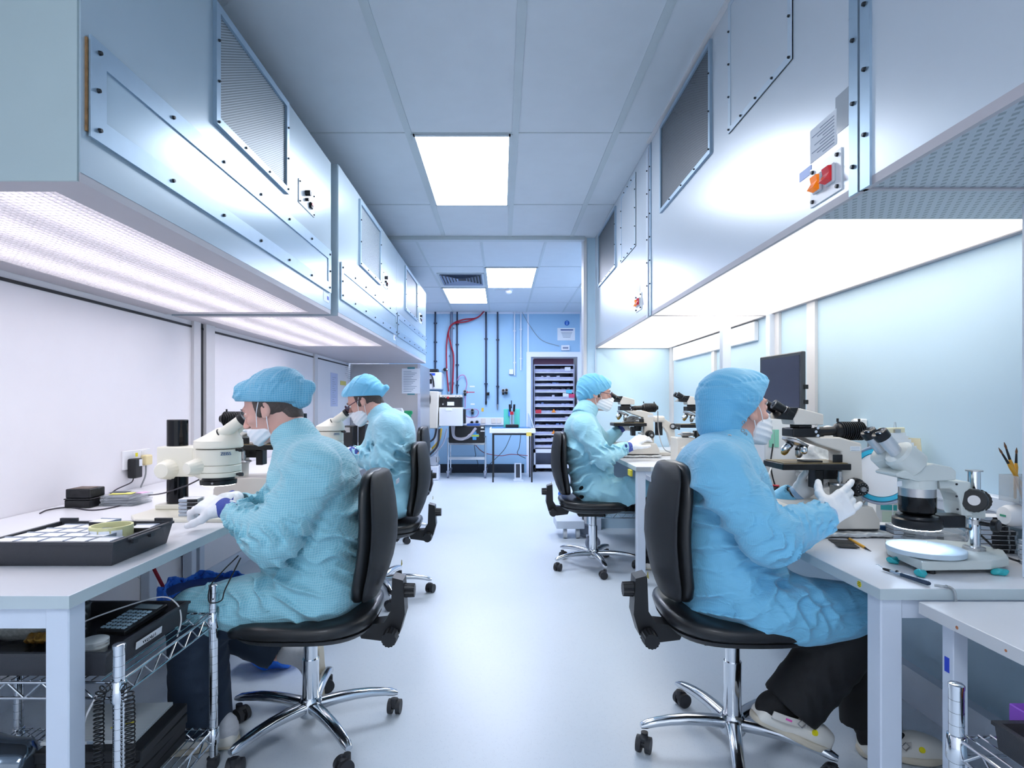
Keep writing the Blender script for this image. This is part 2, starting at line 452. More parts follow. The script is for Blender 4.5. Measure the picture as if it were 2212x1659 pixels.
# wall joints on the left: a black gap with pale edge strips, then a thin cream one
st('trim_4', M_black_joint, lambda b: b.box((LW - .001, 3.63, .77), (LW + .006, 3.685, 1.71)))
st('trim_5', M_joint, lambda b: (b.box((LW, 3.55, .74), (LW + .02, 3.63, 1.70)), b.box((LW, 3.69, .74), (LW + .024, 3.80, 1.70)), b.box((LW, 5.86, .74), (LW + .02, 5.95, 1.70))))
st('trim_6', M_black_joint, lambda b: b.box((LW, 1.35, 1.655), (LW + .006, 7.2, 1.668)))
st('trim_7', M_joint, lambda b: (b.box((RW - .015, 2.93, .72), (RW, 3.01, 1.71)), b.box((RW - .02, 5.37, .1), (RW, 5.45, 1.71)), b.box((RW - .015, 3.31, .72), (RW, 3.36, 1.71))))
st('trim_8', M_frame, lambda b: (b.box((.895, 5.43, 0), (.9, 5.45, CZ)),))
# recessed pale panels and dado on the right wall, second bay
st('trim_9', mat('white_wall_panel_r', '#dfe2e8', .4), lambda b: (b.box((RW - .03, 3.6, 1.58), (RW, 4.4, 1.70), .003), b.box((RW - .03, 4.41, 1.58), (RW, 5.30, 1.70), .003)))
st('trim_10', M_joint, lambda b: b.box((RW - .02, 4.3, 1.0), (RW, 4.36, 1.58)))
# far wall pale trims
st('trim_11', M_dframe, lambda b: (b.box((LW, FWY - .02, CZ - .03), (RW, FWY, CZ)), b.box((.455, FWY - .015, 2.075), (.48, FWY, CZ)), b.box((1.36, FWY - .015, 2.075), (1.385, FWY, CZ))))
st('trim_12', mat('recess_strip', '#9aa8c4', .4), lambda b: b.box((.515, FWY + .02, 0), (.55, FWY + .08, 2.0)))

# ================================================================== lamps
M_lamp = mat('lamp_diffuser', '#ffffff', .5, emit='#eef4ff', es=LAMP)
def ceil_light(label, x0, x1, y0, y1, m=None):
    t = thing('ceiling_light', label, 'ceiling light', ((x0 + x1) / 2, (y0 + y1) / 2, CZ))
    one('frame', M_grid, t, lambda b: (b.box((x0 - .012, y0 - .012, CZ - .012), (x0 + .01, y1 + .012, CZ)), b.box((x1 - .01, y0 - .012, CZ - .012), (x1 + .012, y1 + .012, CZ)),
        b.box((x0, y0 - .012, CZ - .012), (x1, y0 + .008, CZ)), b.box((x0, y1 - .008, CZ - .012), (x1, y1 + .012, CZ))))
    one('diffuser', m or M_lamp, t, lambda b: b.box((x0 + .005, y0 + .005, CZ - .008), (x1 - .005, y1 - .005, CZ - .002)))
ceil_light('large glowing ceiling panel above the aisle, nearest of the three', -.514, .057, 3.355, 4.525)
M_lampf = mat('far_lamp_diffuser', '#ffffff', .5, emit='#e6ebff', es=LAMP * 1.1)
ceil_light('glowing ceiling panel beside the air vent in the far bay', -.178, .418, 6.61, 7.735, M_lampf)
ceil_light('glowing ceiling panel behind the air vent, closest to the far wall', -.797, -.205, 7.77, 8.92, M_lampf)
ceil_light('added fill light panel in the ceiling, out of view behind the camera', -.514, .057, -1.44, -.28)  # unseen panel, added to fill the foreground with light
# unseen panel added as a glossy highlight source, far bay, right part
ceil_light('added highlight panel in the far bay ceiling, hidden by the blue partition', 1.07, 1.55, 6.61, 7.735, M_lampf)

# ------------------------------------------------------------------ extract hoods
def screws(b, X, s, pts, r=.006):
    for y, z in pts: b.cyl((X, y, z), (X - s * .006, y, z), r, r * .8, 8)
def framep(name, m, X, s, y0, y1, z0, z1, wd, t, th=.006):
    def f(b):
        a, c = (X, X - s * th) if s > 0 else (X, X + th)
        lo, hi = min(a, c), max(a, c)
        b.box((lo, y0, z0), (hi, y1, z0 + wd)); b.box((lo, y0, z1 - wd), (hi, y1, z1)); b.box((lo, y0, z0 + wd), (hi, y0 + wd, z1 - wd)); b.box((lo, y1 - wd, z0 + wd), (hi, y1, z1 - wd))
    return one(name, m, t, f)
def slab(name, m, X, s, y0, y1, z0, z1, t, th=.004, **k):
    lo, hi = sorted((X, X - s * th)); return one(name, m, t, lambda b: b.box((lo, y0, z0), (hi, y1, z1)), **k)
def hood(label, s, X, y0, y1, z0, z1, m, mend=None):
    t = thing('extraction_hood', label, 'extraction hood', (X, y0, z0))
    W = LW if s < 0 else RW
    lo, hi = sorted((X, W - s * .002))
    one('body', m, t, lambda b: b.box((lo, y0, z0 + .022), (hi, y1, z1)))
    if mend: one('end_panel', mend, t, lambda b: b.box((lo, y0 - .006, z0), (hi - .004, y0, z1)))
    return t
# left row
TW, HX, HZ, HT = LW, -.973, 1.695, 2.56
M_difL = diffuser_mat('left_diffuser', '#f7f1f6', HOODL, 3, -.827, -.107, low=.5)
M_difR = diffuser_mat('right_diffuser', '#fff6ea', HOODR, 1, .01, .80, pat=True, low=.16)
M_pr_off = grille_mat('unlit_prism_panel', '#b4bcc4', '#8e979e', 24, 40, .5, True)
def under_left(t, X, y0, y1, z, Xf, Xb, ya, yb, lou=True, lit=True, face=.11):
    def brd(b):
        b.box((X + .002 - .0, y0, z), (Xf, y1, z + .022)) if X < Xf else b.box((Xf, y0, z), (X - .001, y1, z + .022))
        b.box((LW + .002, y0, z), (Xb, y1, z + .022)); b.box((Xb, y0, z), (Xf, ya, z + .022)); b.box((Xb, yb, z), (Xf, y1, z + .022))
    one('underside_frame', M_border, t, brd)
    if lit:
        one('diffuser', M_difL, t, lambda b: b.box((Xb, ya, z + .013), (Xf, yb, z + .018)))
        def lv(b):
            n = int((yb - ya) / .0205)
            for i in range(n + 1):
                y = ya + (yb - ya) * i / n; b.box((Xb, y - .0009, z + .002), (Xf, y + .0009, z + .011))
            n = int((Xf - Xb) / .0205)
            for i in range(n + 1):
                x = Xb + (Xf - Xb) * i / n; b.box((x - .0009, ya, z + .002), (x + .0009, yb, z + .011))
        if lou: one('louvre', M_louvre, t, lv)
tA = hood('long grey-blue hood over the near left bench, with access panel and pale mesh grille', -1, HX, 1.327, 3.28, HZ, HT, M_hood, M_hood_end)
under_left(tA, HX, 1.327, 3.28, HZ, -1.08, -1.80, 1.39, 3.22)
tB = hood('second grey-blue hood from the camera over the left benches', -1, -.949, 3.345, 5.20, HZ, H + 1.40, M_hood, M_hood)
under_left(tB, -.949, 3.345, 5.20, HZ, -1.05, -1.80, 3.40, 5.10)
tC = hood('farthest hood of the left row, unlit underneath', -1, -.949, 5.205, 7.25, HZ, H + 1.40, M_hood)
one('underside_frame', M_border, tC, lambda b: b.box((LW + .002, 5.205, HZ), (-.949, 7.25, HZ + .022)))
def hood_front_left(t, X, y0, y1, g0, g1, gz0, gz1, pz0, pz1, sy0, sy1, sz0, sz1, lab):
    X_ = X
    slab('access_panel', mat('access_panel', '#b3c8d6', .25, .35, var=.03, vs=1.5), X_, -1, y0 + .03, y1 - .03, pz0, pz1, t)
    fr = framep('panel_frame', M_alu, X_ + .004, -1, y0 + .02, y1 - .02, pz0, pz1, .055, t, .005)
    one('panel_screw', M_screw, fr, lambda b: screws(b, X_ + .009, -1, [(y0 + .05 + (y1 - y0 - .1) * k / 6, z) for k in range(7) for z in (pz0 + .027, pz1 - .027)] + [(y0 + .045, (pz0 + pz1) / 2), (y1 - .045, (pz0 + pz1) / 2)]))
    gr = framep('grille_frame', M_alu, X_, -1, g0, g1, gz0, gz1, .028, t, .014)
    slab('grille', M_grL, X_, -1, g0 + .02, g1 - .02, gz0 + .02, gz1 - .02, t, .004)
    one('grille_screw', M_screw, gr, lambda b: screws(b, X_ + .014, -1, [(g0 + .014, gz0 + (gz1 - gz0) * k / 3 + .01) for k in range(3)] + [(g1 - .014, gz0 + (gz1 - gz0) * k / 3 + .02) for k in range(3)] + [(g0 + (g1 - g0) * k / 3, gz0 + .014) for k in (1, 2)], .005))
    sw = slab('switch_plate', mat('switch_plate', '#dde4ea', .35), X_, -1, sy0, sy1, sz0, sz1, t, .004)
    c = ((sy0 + sy1) / 2, (sz0 + sz1) / 2)
    one('switch', M_dark, sw, lambda b: (b.cyl((X_ + .004, c[0] - .02, c[1] + .02), (X_ + .03, c[0] - .02, c[1] + .02), .014), b.cyl((X_ + .004, c[0] - .02, c[1] - .012), (X_ + .02, c[0] - .02, c[1] - .012), .008), b.box((X_ + .004, c[0] + .03, c[1] - .035), (X_ + .016, c[0] + .06, c[1] - .005), .003)))
    one('indicator', mat('red_indicator', '#b3202c', .3), sw, lambda b: b.box((X_ + .016, c[0] + .034, c[1] - .02), (X_ + .019, c[0] + .056, c[1] - .009)))
    screws_ = one('plate_screw', M_screw, sw, lambda b: screws(b, X_ + .004, -1, [(y, z) for y in (sy0 + .012, sy1 - .012) for z in (sz0 + .01, sz1 - .01)], .004))
    if lab:
        lb = slab('rating_label', M_paper, X_, -1, y1 - .14, y1 - .04, 1.80 - .05, 1.80 + .0, t, .0012)
        one('label_mark', mat('label_blue', '#2746b4', .5), lb, lambda b: b.box((X_ + .0012, y1 - .075, 1.765), (X_ + .002, y1 - .045, 1.785)))
hood_front_left(tA, HX, 1.327, 3.28, 1.935, 2.60, 2.13, 2.545, 1.81, 2.05, 2.75, 2.98, 2.15, 2.265, True)
hood_front_left(tB, -.949, 3.36, 5.20, 3.82, 4.49, 2.11, 2.55, 1.80, 2.02, 4.60, 4.78, 2.13, 2.25, True)
hood_front_left(tC, -.949, 5.215, 7.25, 5.65, 6.45, 2.11, 2.55, 1.80, 2.02, 6.6, 6.85, 2.13, 2.25, False)
one('rust_edge', mat('rusty_edge', '#8a6a48', .8, var=.5, vs=60), tA, lambda b: b.box((HX, 1.340, 1.82), (HX + .0045, 1.345, 2.04)))

# right row
RX, RZ, RT = .897, H + .53, CZ - .002
tD = hood('nearest part of the right hood row, unlit underneath, beyond the twin aluminium strips', 1, RX, -.3, 1.425, RZ, RT, M_hood_r)
tE = hood('right hood with dark grille, orange and red rocker switches and paper label', 1, RX, 1.43, 3.455, RZ, RT, M_hood_r)
tF = hood('far right hood against the blue partition', 1, RX, 3.465, 5.445, RZ, RT, M_hood_r)
def under_right(t, y0, y1, yl):
    one('underside_frame', M_border, t, lambda b: (b.box((RX, y0, RZ), (RX + .012, y1, RZ + .022)), b.box((RW - .03, y0, RZ), (RW - .003, y1, RZ + .022)), b.box((RX, y1 - .012, RZ), (RW - .003, y1, RZ + .022))))
    if yl > y0: one('unlit_panel', M_pr_off, t, lambda b: b.box((RX + .012, y0, RZ + .004), (RW - .03, min(yl, y1), RZ + .01)))
    if yl < y1: one('diffuser', M_difR, t, lambda b: b.box((RX + .012, yl, RZ + .004), (RW - .03, y1 - .012, RZ + .01)))
under_right(tD, -.3, 1.425, 9); under_right(tE, 1.43, 3.455, 1.655); under_right(tF, 3.465, 5.445, 3.465)
def rgrille(t, y0, y1, z0, z1):
    fr = framep('grille_frame', M_alu, RX, 1, y0, y1, z0, z1, .02, t, .012)
    slab('grille', M_grR, RX, 1, y0 + .015, y1 - .015, z0 + .015, z1 - .015, t, .004)
    one('grille_screw', M_screw, fr, lambda b: screws(b, RX - .012, 1, [(y0 + .01, z0 + (z1 - z0) * k / 3 + .02) for k in range(3)] + [(y0 + (y1 - y0) * k / 4, z0 + .01) for k in range(1, 4)], .004))
def rpanel(t, y0, y1, z0, z1):
    slab('access_panel', M_hood_r, RX, 1, y0, y1, z0, z1, t, .003)
    fr = framep('panel_frame', mat('white_strip', '#c3d3e0', .35, .3), RX, 1, y0, y1, z0, z1, .022, t, .006)
    one('panel_screw', M_screw, fr, lambda b: screws(b, RX - .006, 1, [(y, z0 + (z1 - z0) * k / 4 + .012) for y in (y0 + .011, y1 - .011) for k in range(4)] + [(y0 + (y1 - y0) * k / 4, z) for z in (z0 + .011, z1 - .011) for k in range(1, 4)], .0045))
rgrille(tE, 2.43, 3.20, 2.245, 2.73); rpanel(tE, 1.76, 2.25, 2.24, 2.75)
rgrille(tF, 4.45, 5.23, 2.245, 2.72); rpanel(tF, 3.80, 4.26, 2.23, 2.72)
def vstrip(t, y0, y1, name='cover_strip'):
    o = one(name, M_alu if t is tE else M_frame, t, lambda b: b.box((RX - .006, y0, RZ), (RX, y1, RT - .02)))
    return o
v = vstrip(tE, 1.432, 1.468); one('strip_screw', M_screw, v, lambda b: screws(b, RX - .006, 1, [(1.45, 1.78 + k * .16) for k in range(6)], .006))
v = one('cover_strip', M_alu, tD, lambda b: b.box((RX - .006, 1.385, RZ), (RX, 1.423, RT - .02))); one('strip_screw', M_screw, v, lambda b: screws(b, RX - .006, 1, [(1.404, 1.84 + k * .16) for k in range(6)], .006))
for t, ya in ((tE, 3.41), (tF, 3.475)):
    v = vstrip(t, ya, ya + .03); one('strip_screw', M_screw, v, lambda b: screws(b, RX - .006, 1, [(ya + .015, 1.9 + k * .14) for k in range(6)], .005))
one('ceiling_seal', M_joint, tE, lambda b: b.box((RX - .02, 1.43, CZ - .012), (RX + .0, 3.455, CZ - .001)))
def rswitch(t, yc, zc, k=1.):
    pl = slab('switch_plate', mat('switch_plate_white', '#e4e9ee', .3), RX, 1, yc - .075, yc + .075, zc - .055, zc + .055, t, .004)
    one('plate_screw', M_dark, pl, lambda b: screws(b, RX - .004, 1, [(yc + a, zc + c) for a in (-.06, .06) for c in (-.042, .042)], .006))
    for nm, hexc, y in (('orange_rocker', '#f07d10', yc + .03), ('red_rocker', '#b5121d', yc - .03)):
        r = one('rocker_switch', mat('rocker_body', '#c8ccd2', .4), pl, lambda b: b.box((RX - .012, y - .022, zc - .026), (RX - .004, y + .022, zc + .026), .003))
        r['label'] = nm.split('_')[0] + ' lit rocker switch'
        r2 = one('rocker', mat(nm, hexc, .2, emit=hexc, es=.25), pl, lambda b: b.xz([(RX - .012, zc - .021), (RX - .03, zc - .016), (RX - .018, zc + .003), (RX - .022, zc + .02), (RX - .012, zc + .021)], y - .016, y + .016))
        r2['label'] = nm.split('_')[0] + ' translucent rocker'
rswitch(tE, 1.58, 1.80); rswitch(tF, 3.72, 1.84)
lb = slab('paper_label', M_paper, RX, 1, 1.53, 1.66, 1.875, 1.97, tE, .0012)
one('printed_line', mat('print_grey', '#8b97a8', .6), lb, lambda b: [b.box((RX - .002, 1.54, 1.882 + k * .009), (RX - .0012, 1.54 + .11 * (.5 + .5 * ((k * 7) % 5) / 4), 1.8845 + k * .009)) for k in range(9)])
slab('blue_sticker', mat('sticker_blue', '#6d93d8', .4), RX, 1, 1.655, 1.72, 1.845, 1.872, tE, .0012)
slab('clear_tape', mat('clear_tape', '#a9b0b6', .15), RX, 1, 1.475, 1.535, 1.90, 2.0, tE, .001)
slab('paper_label', M_paper, RX, 1, 3.69, 3.79, 1.89, 1.95, tF, .0012); slab('blue_sticker', MC['sticker_blue'], RX, 1, 3.79, 3.83, 1.88, 1.90, tF, .0012)

# hood supports
for i, (x, y, lab) in enumerate(((1.30, 3.36, 'white square post under the right hood seam, out from the wall'), (1.575, 3.36, 'white square post under the right hood seam, close to the wall'), (1.38, 1.47, 'white square post at the right edge of the photo'))):
    o = one('support_post', M_frame, None, lambda b: b.box((x, y, .0 if y > 3 else DZ + .0005), (x + .05, y + .05, RZ), .003)); tag(o, lab, 'post')

# ================================================================== benches
def bench(label, x0, x1, y0, y1, z, th, s, apron=.05, leg=.055, side='front'):
    t = thing('workbench', label, 'workbench', ((x0 + x1) / 2, (y0 + y1) / 2, 0))
    one('worktop', M_top, t, lambda b: b.box((x0, y0, z - th), (x1, y1, z), .0012))
    one('edge_band', M_edge, t, lambda b: b.box((x0 - .0015, y0 - .0015, z - th + .001), (x1 + .0015, y0, z - .001)))
    one('edge_band', M_edge, t, lambda b: b.box(((x1 if s < 0 else x0 - .0015), y0, z - th + .001), ((x1 + .0015 if s < 0 else x0), y1, z - .001)))
    for ya_ in (y0 + .015, y1 - .04): one('apron', M_frame, t, lambda b: b.box((x0 + .02, ya_, z - th - apron), (x1 - .02, ya_ + .025, z - th)))
    for x in (x0 + .008, x1 - .008 - leg):
        for y in (y0 + .01, y1 - .01 - leg):
            one('leg', M_frame, t, lambda b: b.box((x, y, 0), (x + leg, y + leg, z - th), .003))
    return t
LZ = .74
bL = bench('long white workbench along the left wall with the black tray on it', LW + .004, -.992, 1.316, 3.50, LZ, .031, -1)
bL2 = bench('second white workbench along the left wall, before the steel cabinet', LW + .004, -1.0, 3.52, 6.6, LZ, .031, -1)
bR = bench('white workbench along the right wall with the stereo microscope', .946, RW - .004, 1.429, 3.34, DZ, .029, 1)
bF = bench('white workbench of the far right bay, grey patch on its corner', .877, RW - .004, 3.71, 5.43, .774, .03, 1)
one('grey_patch', mat('grey_tape', '#9aa0a6', .5), bF, lambda b: b.box((.876, 3.707, .744), (.97, 3.7085, .773)))
one('stretcher', M_frame, bR, lambda b: b.box((1.50, 1.46, .16), (1.54, 3.2, .21)))
sk = one('round_sticker', mat('yellow_sticker', '#e8dc1c', .5), bR, lambda b: b.cyl((.9443, 1.51, .706), (.9437, 1.51, .706), .0085, seg=20))
one('sticker_print', M_dark, sk, lambda b: [b.box((.9432, 1.504, .701 + k * .0045), (.9437, 1.516, .7022 + k * .0045)) for k in range(3)])
# side table in the right foreground
tS = thing('side_table', 'low white side table in the right foreground with rust spots on its edge', 'table', (1.3, 1.0, 0))
one('worktop', M_top, tS, lambda b: b.box((1.028, .35, .665), (1.60, 1.408, .695), .0012))
one('edge_band', mat('edge_band_pale', '#c9ccd0', .4), tS, lambda b: b.box((1.0265, .35, .666), (1.028, 1.408, .694)))
one('rust_spot', mat('rust_spot', '#b0704c', .7), tS, lambda b: (b.cyl((1.0262, 1.29, .677), (1.0266, 1.29, .677), .004), b.cyl((1.0262, 1.165, .679), (1.0266, 1.165, .679), .003)))
for x in (1.058, 1.55):
    for y in (.37, 1.34):
        lg = one('leg', M_frame, tS, lambda b: b.box((x, y, 0), (x + .035, y + .035, .665), .002))
sl = one('blue_label', mat('label_blue2', '#2f49c8', .5), tS, lambda b: b.box((1.0571, 1.352, .545), (1.058, 1.366, .58)))
# ================================================================== chairs
M_seat = mat('black_vinyl', '#1b1d20', .33, var=.1, bump=.25, bs=700, coat=.15)
M_shell = mat('textured_black_shell', '#24272c', .5, var=.08, bump=.5, bs=900)
M_rubber = mat('caster_rubber', '#2a2c31', .5)
M_base = mat('polished_aluminium', '#cdd2d8', .16, 1., var=.04, vs=20, bump=.03, bs=30)
def make_chair(label, s, loc, seat_z, rot, yaw=0., group=None, lean=.05):
    """s = +1: the sitter faces +X. Built facing +X, then turned."""
    t = thing('task_chair', label, 'chair', loc, (0 if s > 0 else PI) + yaw, group)
    z = seat_z
    def rg(a, b_, zz, e=3.0, cx=0.): return [Vector((x, y, zz)) for x, y in sup(a, b_, 40, e, cx)]
    k = dict(world=False)
    def seatf(b):
        R = [rg(.235, .225, z - .052), rg(.249, .239, z - .04), rg(.254, .244, z - .022), rg(.25, .24, z - .009), rg(.236, .226, z - .001), rg(.19, .18, z + .001), rg(.1, .1, z - .004)]
        for ring in R[1:]:
            for v in ring:
                if v.x < -.12: v.z += (abs(v.x) - .12) * .06
                if v.x > .15: v.z -= (v.x - .15) * .28
        b.loft(R)
    one('seat', M_seat, t, seatf, auto=50, **k)
    def und(b):
        b.loft([rg(.10, .09, z - .098), rg(.17, .16, z - .09), rg(.225, .212, z - .07), rg(.243, .232, z - .05)])
    u = one('seat_shell', M_shell, t, und, auto=50, **k)
    one('mechanism', M_dark, t, lambda b: (b.cbox((-.02, 0, z - .105), (.20, .11, .05), .01), b.cbox((.06, 0, z - .125), (.05, .06, .02), .004)), **k)
    # backrest: rings over height, leaning back
    zb = z + .03
    def prof(u_, thick, wd, off=0.):
        zz = zb + u_ * .45
        cx = -.200 - lean * u_ - .045 * math.sin(u_ * PI) * .6 + off
        w_ = wd * (1 - abs(2 * u_ - 1) ** 4 * .18)
        return [Vector((cx + a + .28 * (c / .2) ** 2 * .1, c, zz)) for a, c in sup(thick, w_, 36, 2.7)]
    us = [0, .02, .06, .15, .3, .45, .6, .75, .88, .95, .985, 1]
    sc_ = [.55, .8, .93, 1, 1, 1, 1, 1, .95, .85, .7, .45]
    one('backrest', M_seat, t, lambda b: b.loft([prof(u_, .028 * q ** .5, .172 * q) for u_, q in zip(us, sc_)]), auto=60, **k)
    def shell(b):
        R = []
        for u_, q in zip(us, sc_):
            zz = zb + u_ * .45; cx = -.228 - lean * u_ - .045 * math.sin(u_ * PI) * .6
            w_ = .166 * q * (1 - abs(2 * u_ - 1) ** 4 * .15)
            ring = []
            for a, c in sup(1, 1, 36, 2.5):
                dpt = .012 if a > 0 else .016 + .024 * math.sin(min(1, u_ * 1.2) * PI / 1.2) * max(0, 1 - abs(c) ** 1.6)
                ring.append(Vector((cx + a * dpt * q ** .5 + .014 * c * c, c * w_, zz)))
            R.append(ring)
        b.loft(R)
    sh = one('backrest_shell', M_shell, t, shell, auto=50, **k)
    one('maker_label', mat('chair_label', '#b9c0cc', .4), sh, lambda b: b.cbox((-.302, -.06, zb + .40), (.003, .055, .016), R=Matrix.Rotation(-.05, 4, 'Y')), **k)
    one('warning_sticker', mat('chair_warning', '#9c9140', .5), sh, lambda b: b.prism([(-.012, 0), (.012, 0), (0, .02)], -.001, .001, M=Matrix.Translation((-.312, -.09, zb + .08)) @ Matrix.Rotation(PI / 2, 4, 'Z') @ Matrix.Rotation(PI / 2, 4, 'X')), **k)
    def brk(b):
        b.xz([(-.19, z - .115), (-.27, z - .125), (-.325, z - .10), (-.345, z - .03), (-.338, z + .09), (-.30, z + .10), (-.295, z - .02), (-.27, z - .06), (-.17, z - .07)], -.035, .035)
    one('back_bracket', M_dark, t, brk, auto=40, **k)
    def knb(a, c, r):
        def f(b):
            a_, c_ = Vector(a), Vector(c); x, y, d = frame_of(c_ - a_); n = 28
            R = [[p + x * (q * math.cos(2 * PI * i / n)) + y * (q * math.sin(2 * PI * i / n)) for i in range(n) for q in [rr * (1 if i % 2 else .9)]] for p, rr in ((a_, r), (c_, r * .93))]
            b.loft(R)
        return f
    one('height_knob', M_dark, t, knb((-.335, 0, z + .045), (-.375, 0, z + .045), .026), **k)
    one('tilt_knob', M_dark, t, knb((-.30, .05 * -s, z - .095), (-.30, .10 * -s, z - .095), .028), **k)
    one('gas_column', M_chrome, t, lambda b: (b.cyl((0, 0, .085), (0, 0, z - .20), .029, seg=32), b.cyl((0, 0, z - .20), (0, 0, z - .085), .0235, seg=32)), smooth=True, **k)
    one('base_hub', M_base, t, lambda b: b.lathe((0, 0, 0), (0, 0, 1), [(.06, .02), (.065, .04), (.075, .044), (.118, .040), (.128, .034)], 32), smooth=True, **k)
    def arm(b, a):
        c, s_ = math.cos(a), math.sin(a); rings = []
        for q in [0, .1, .25, .45, .65, .82, .93, 1]:
            r = .03 + .283 * q; zz = .098 + .02 * math.sin(q * PI * .55) - .034 * q ** 2.2
            w_ = .024 - .008 * q if q < 1 else .012; h_ = (.020 - .008 * q) if q < 1 else .007
            ring = [Vector((r * c - y * s_, r * s_ + y * c, zz + zz2)) for y, zz2 in sup(w_, h_, 14, 2.8)]
            rings.append(ring)
        b.loft(rings)
    for i in range(5):
        a = rot + i * 2 * PI / 5
        if s < 0: a = a - PI
        a -= yaw
        g = one('leg', M_base, t, lambda b: arm(b, a), auto=50, **k)
        px, py = .300 * math.cos(a), .300 * math.sin(a); tw = a + 1.1 + i * .9
        d = Vector((math.cos(tw), math.sin(tw), 0)); sd = Vector((-d.y, d.x, 0)); cc = Vector((px, py, .0265)) + d * .012
        one('caster', M_rubber, g, lambda b: (b.cyl(cc - sd * .024, cc - sd * .007, .0265, seg=24), b.cyl(cc + sd * .007, cc + sd * .024, .0265, seg=24), b.cyl(cc - sd * .008, cc + sd * .008, .012, seg=12),
            b.torus(cc + Vector((0, 0, .001)), sd, .024, .006, 20, 8, PI * .9) if False else b.cyl((px, py, .03), (px, py, .062), .012, seg=14), b.cbox(cc + Vector((0, 0, .018)), (.03, .034, .026), .008, rz=tw)), auto=40, **k)
    return t

# ================================================================== people
M_skin = mat('skin', '#d3a497', .5, var=.07, vs=18, bump=.1, bs=200)
M_hair = mat('brown_hair', '#4a3f3c', .55, var=.35, vs=90, bump=.6, bs=160)
M_mask = mat('face_mask', '#e8ecf2', .7, var=.02, bump=.1, bs=80)
M_glove = mat('white_glove', '#e6e8ec', .55, var=.02, bump=.15, bs=90)
M_gownA = fabric_mat('gown_pale_teal', '#82c1d1', '#c6e6ed', 135, .7)
M_gownB = fabric_mat('gown_sky_blue', '#70bbdf', '#94ceea', 240, .7)
M_gownA2 = fabric_mat('gown_pale_blue', '#93cde0', '#bfe2ec', 240, .4)
M_capB4 = fabric_mat('cap_sky_blue_check', '#62b3dd', '#96d0ec', 190, .4)
M_capA = fabric_mat('cap_teal_check', '#62a9ca', '#abd6e6', 135, .4)
M_capB = fabric_mat('cap_sky_blue', '#6cbde4', '#a0d6ef', 190, .4)
M_cuff = mat('blue_knit_cuff', '#3c4fa0', .7, bump=.5, bs=300)
M_denim = mat('dark_denim', '#1f2f42', .75, var=.15, vs=200, bump=.3, bs=500)
M_blackcloth = mat('black_trousers', '#0f1216', .75, var=.15, bump=.25, bs=300)
M_clog = mat('white_clog', '#dbd9d2', .4, var=.03)
M_sole = mat('clog_sole', '#c7bfae', .6)
M_sock = mat('grey_sock', '#c2c4ca', .85, bump=.4, bs=400)
M_bsock = mat('black_sock', '#16171a', .85, bump=.4, bs=400)
M_str = mat('mask_strap', '#f0f2f6', .6)

def ridges(P, k1, k2, warp=1., seed=0.):
    u = P @ V3(k1); v = P @ V3(k2)
    w_ = u + warp * (.9 * np.sin(v + seed) + .5 * np.sin(.53 * u + 1.7 * v + 2.1 * seed))
    return (1 - np.abs(np.sin(w_))) ** 1.6
def folds(P, amp, specs):
    """cloth folds: raised ridges, each set fading away from its centre"""
    d = np.zeros(len(P), dtype=f32)
    for c, r, k1, k2, a, sd in specs:
        w_ = np.exp(-((P - V3(c)) ** 2).sum(1) / (r * r))
        n = .5 + .5 * np.sin(P @ (V3(k2) * .7) + 3 * sd + 1.3 * np.sin(P @ (V3(k1) * .21)))
        d += a * amp * w_ * (ridges(P, k1, k2, .8, sd) - .3) * n
    return d

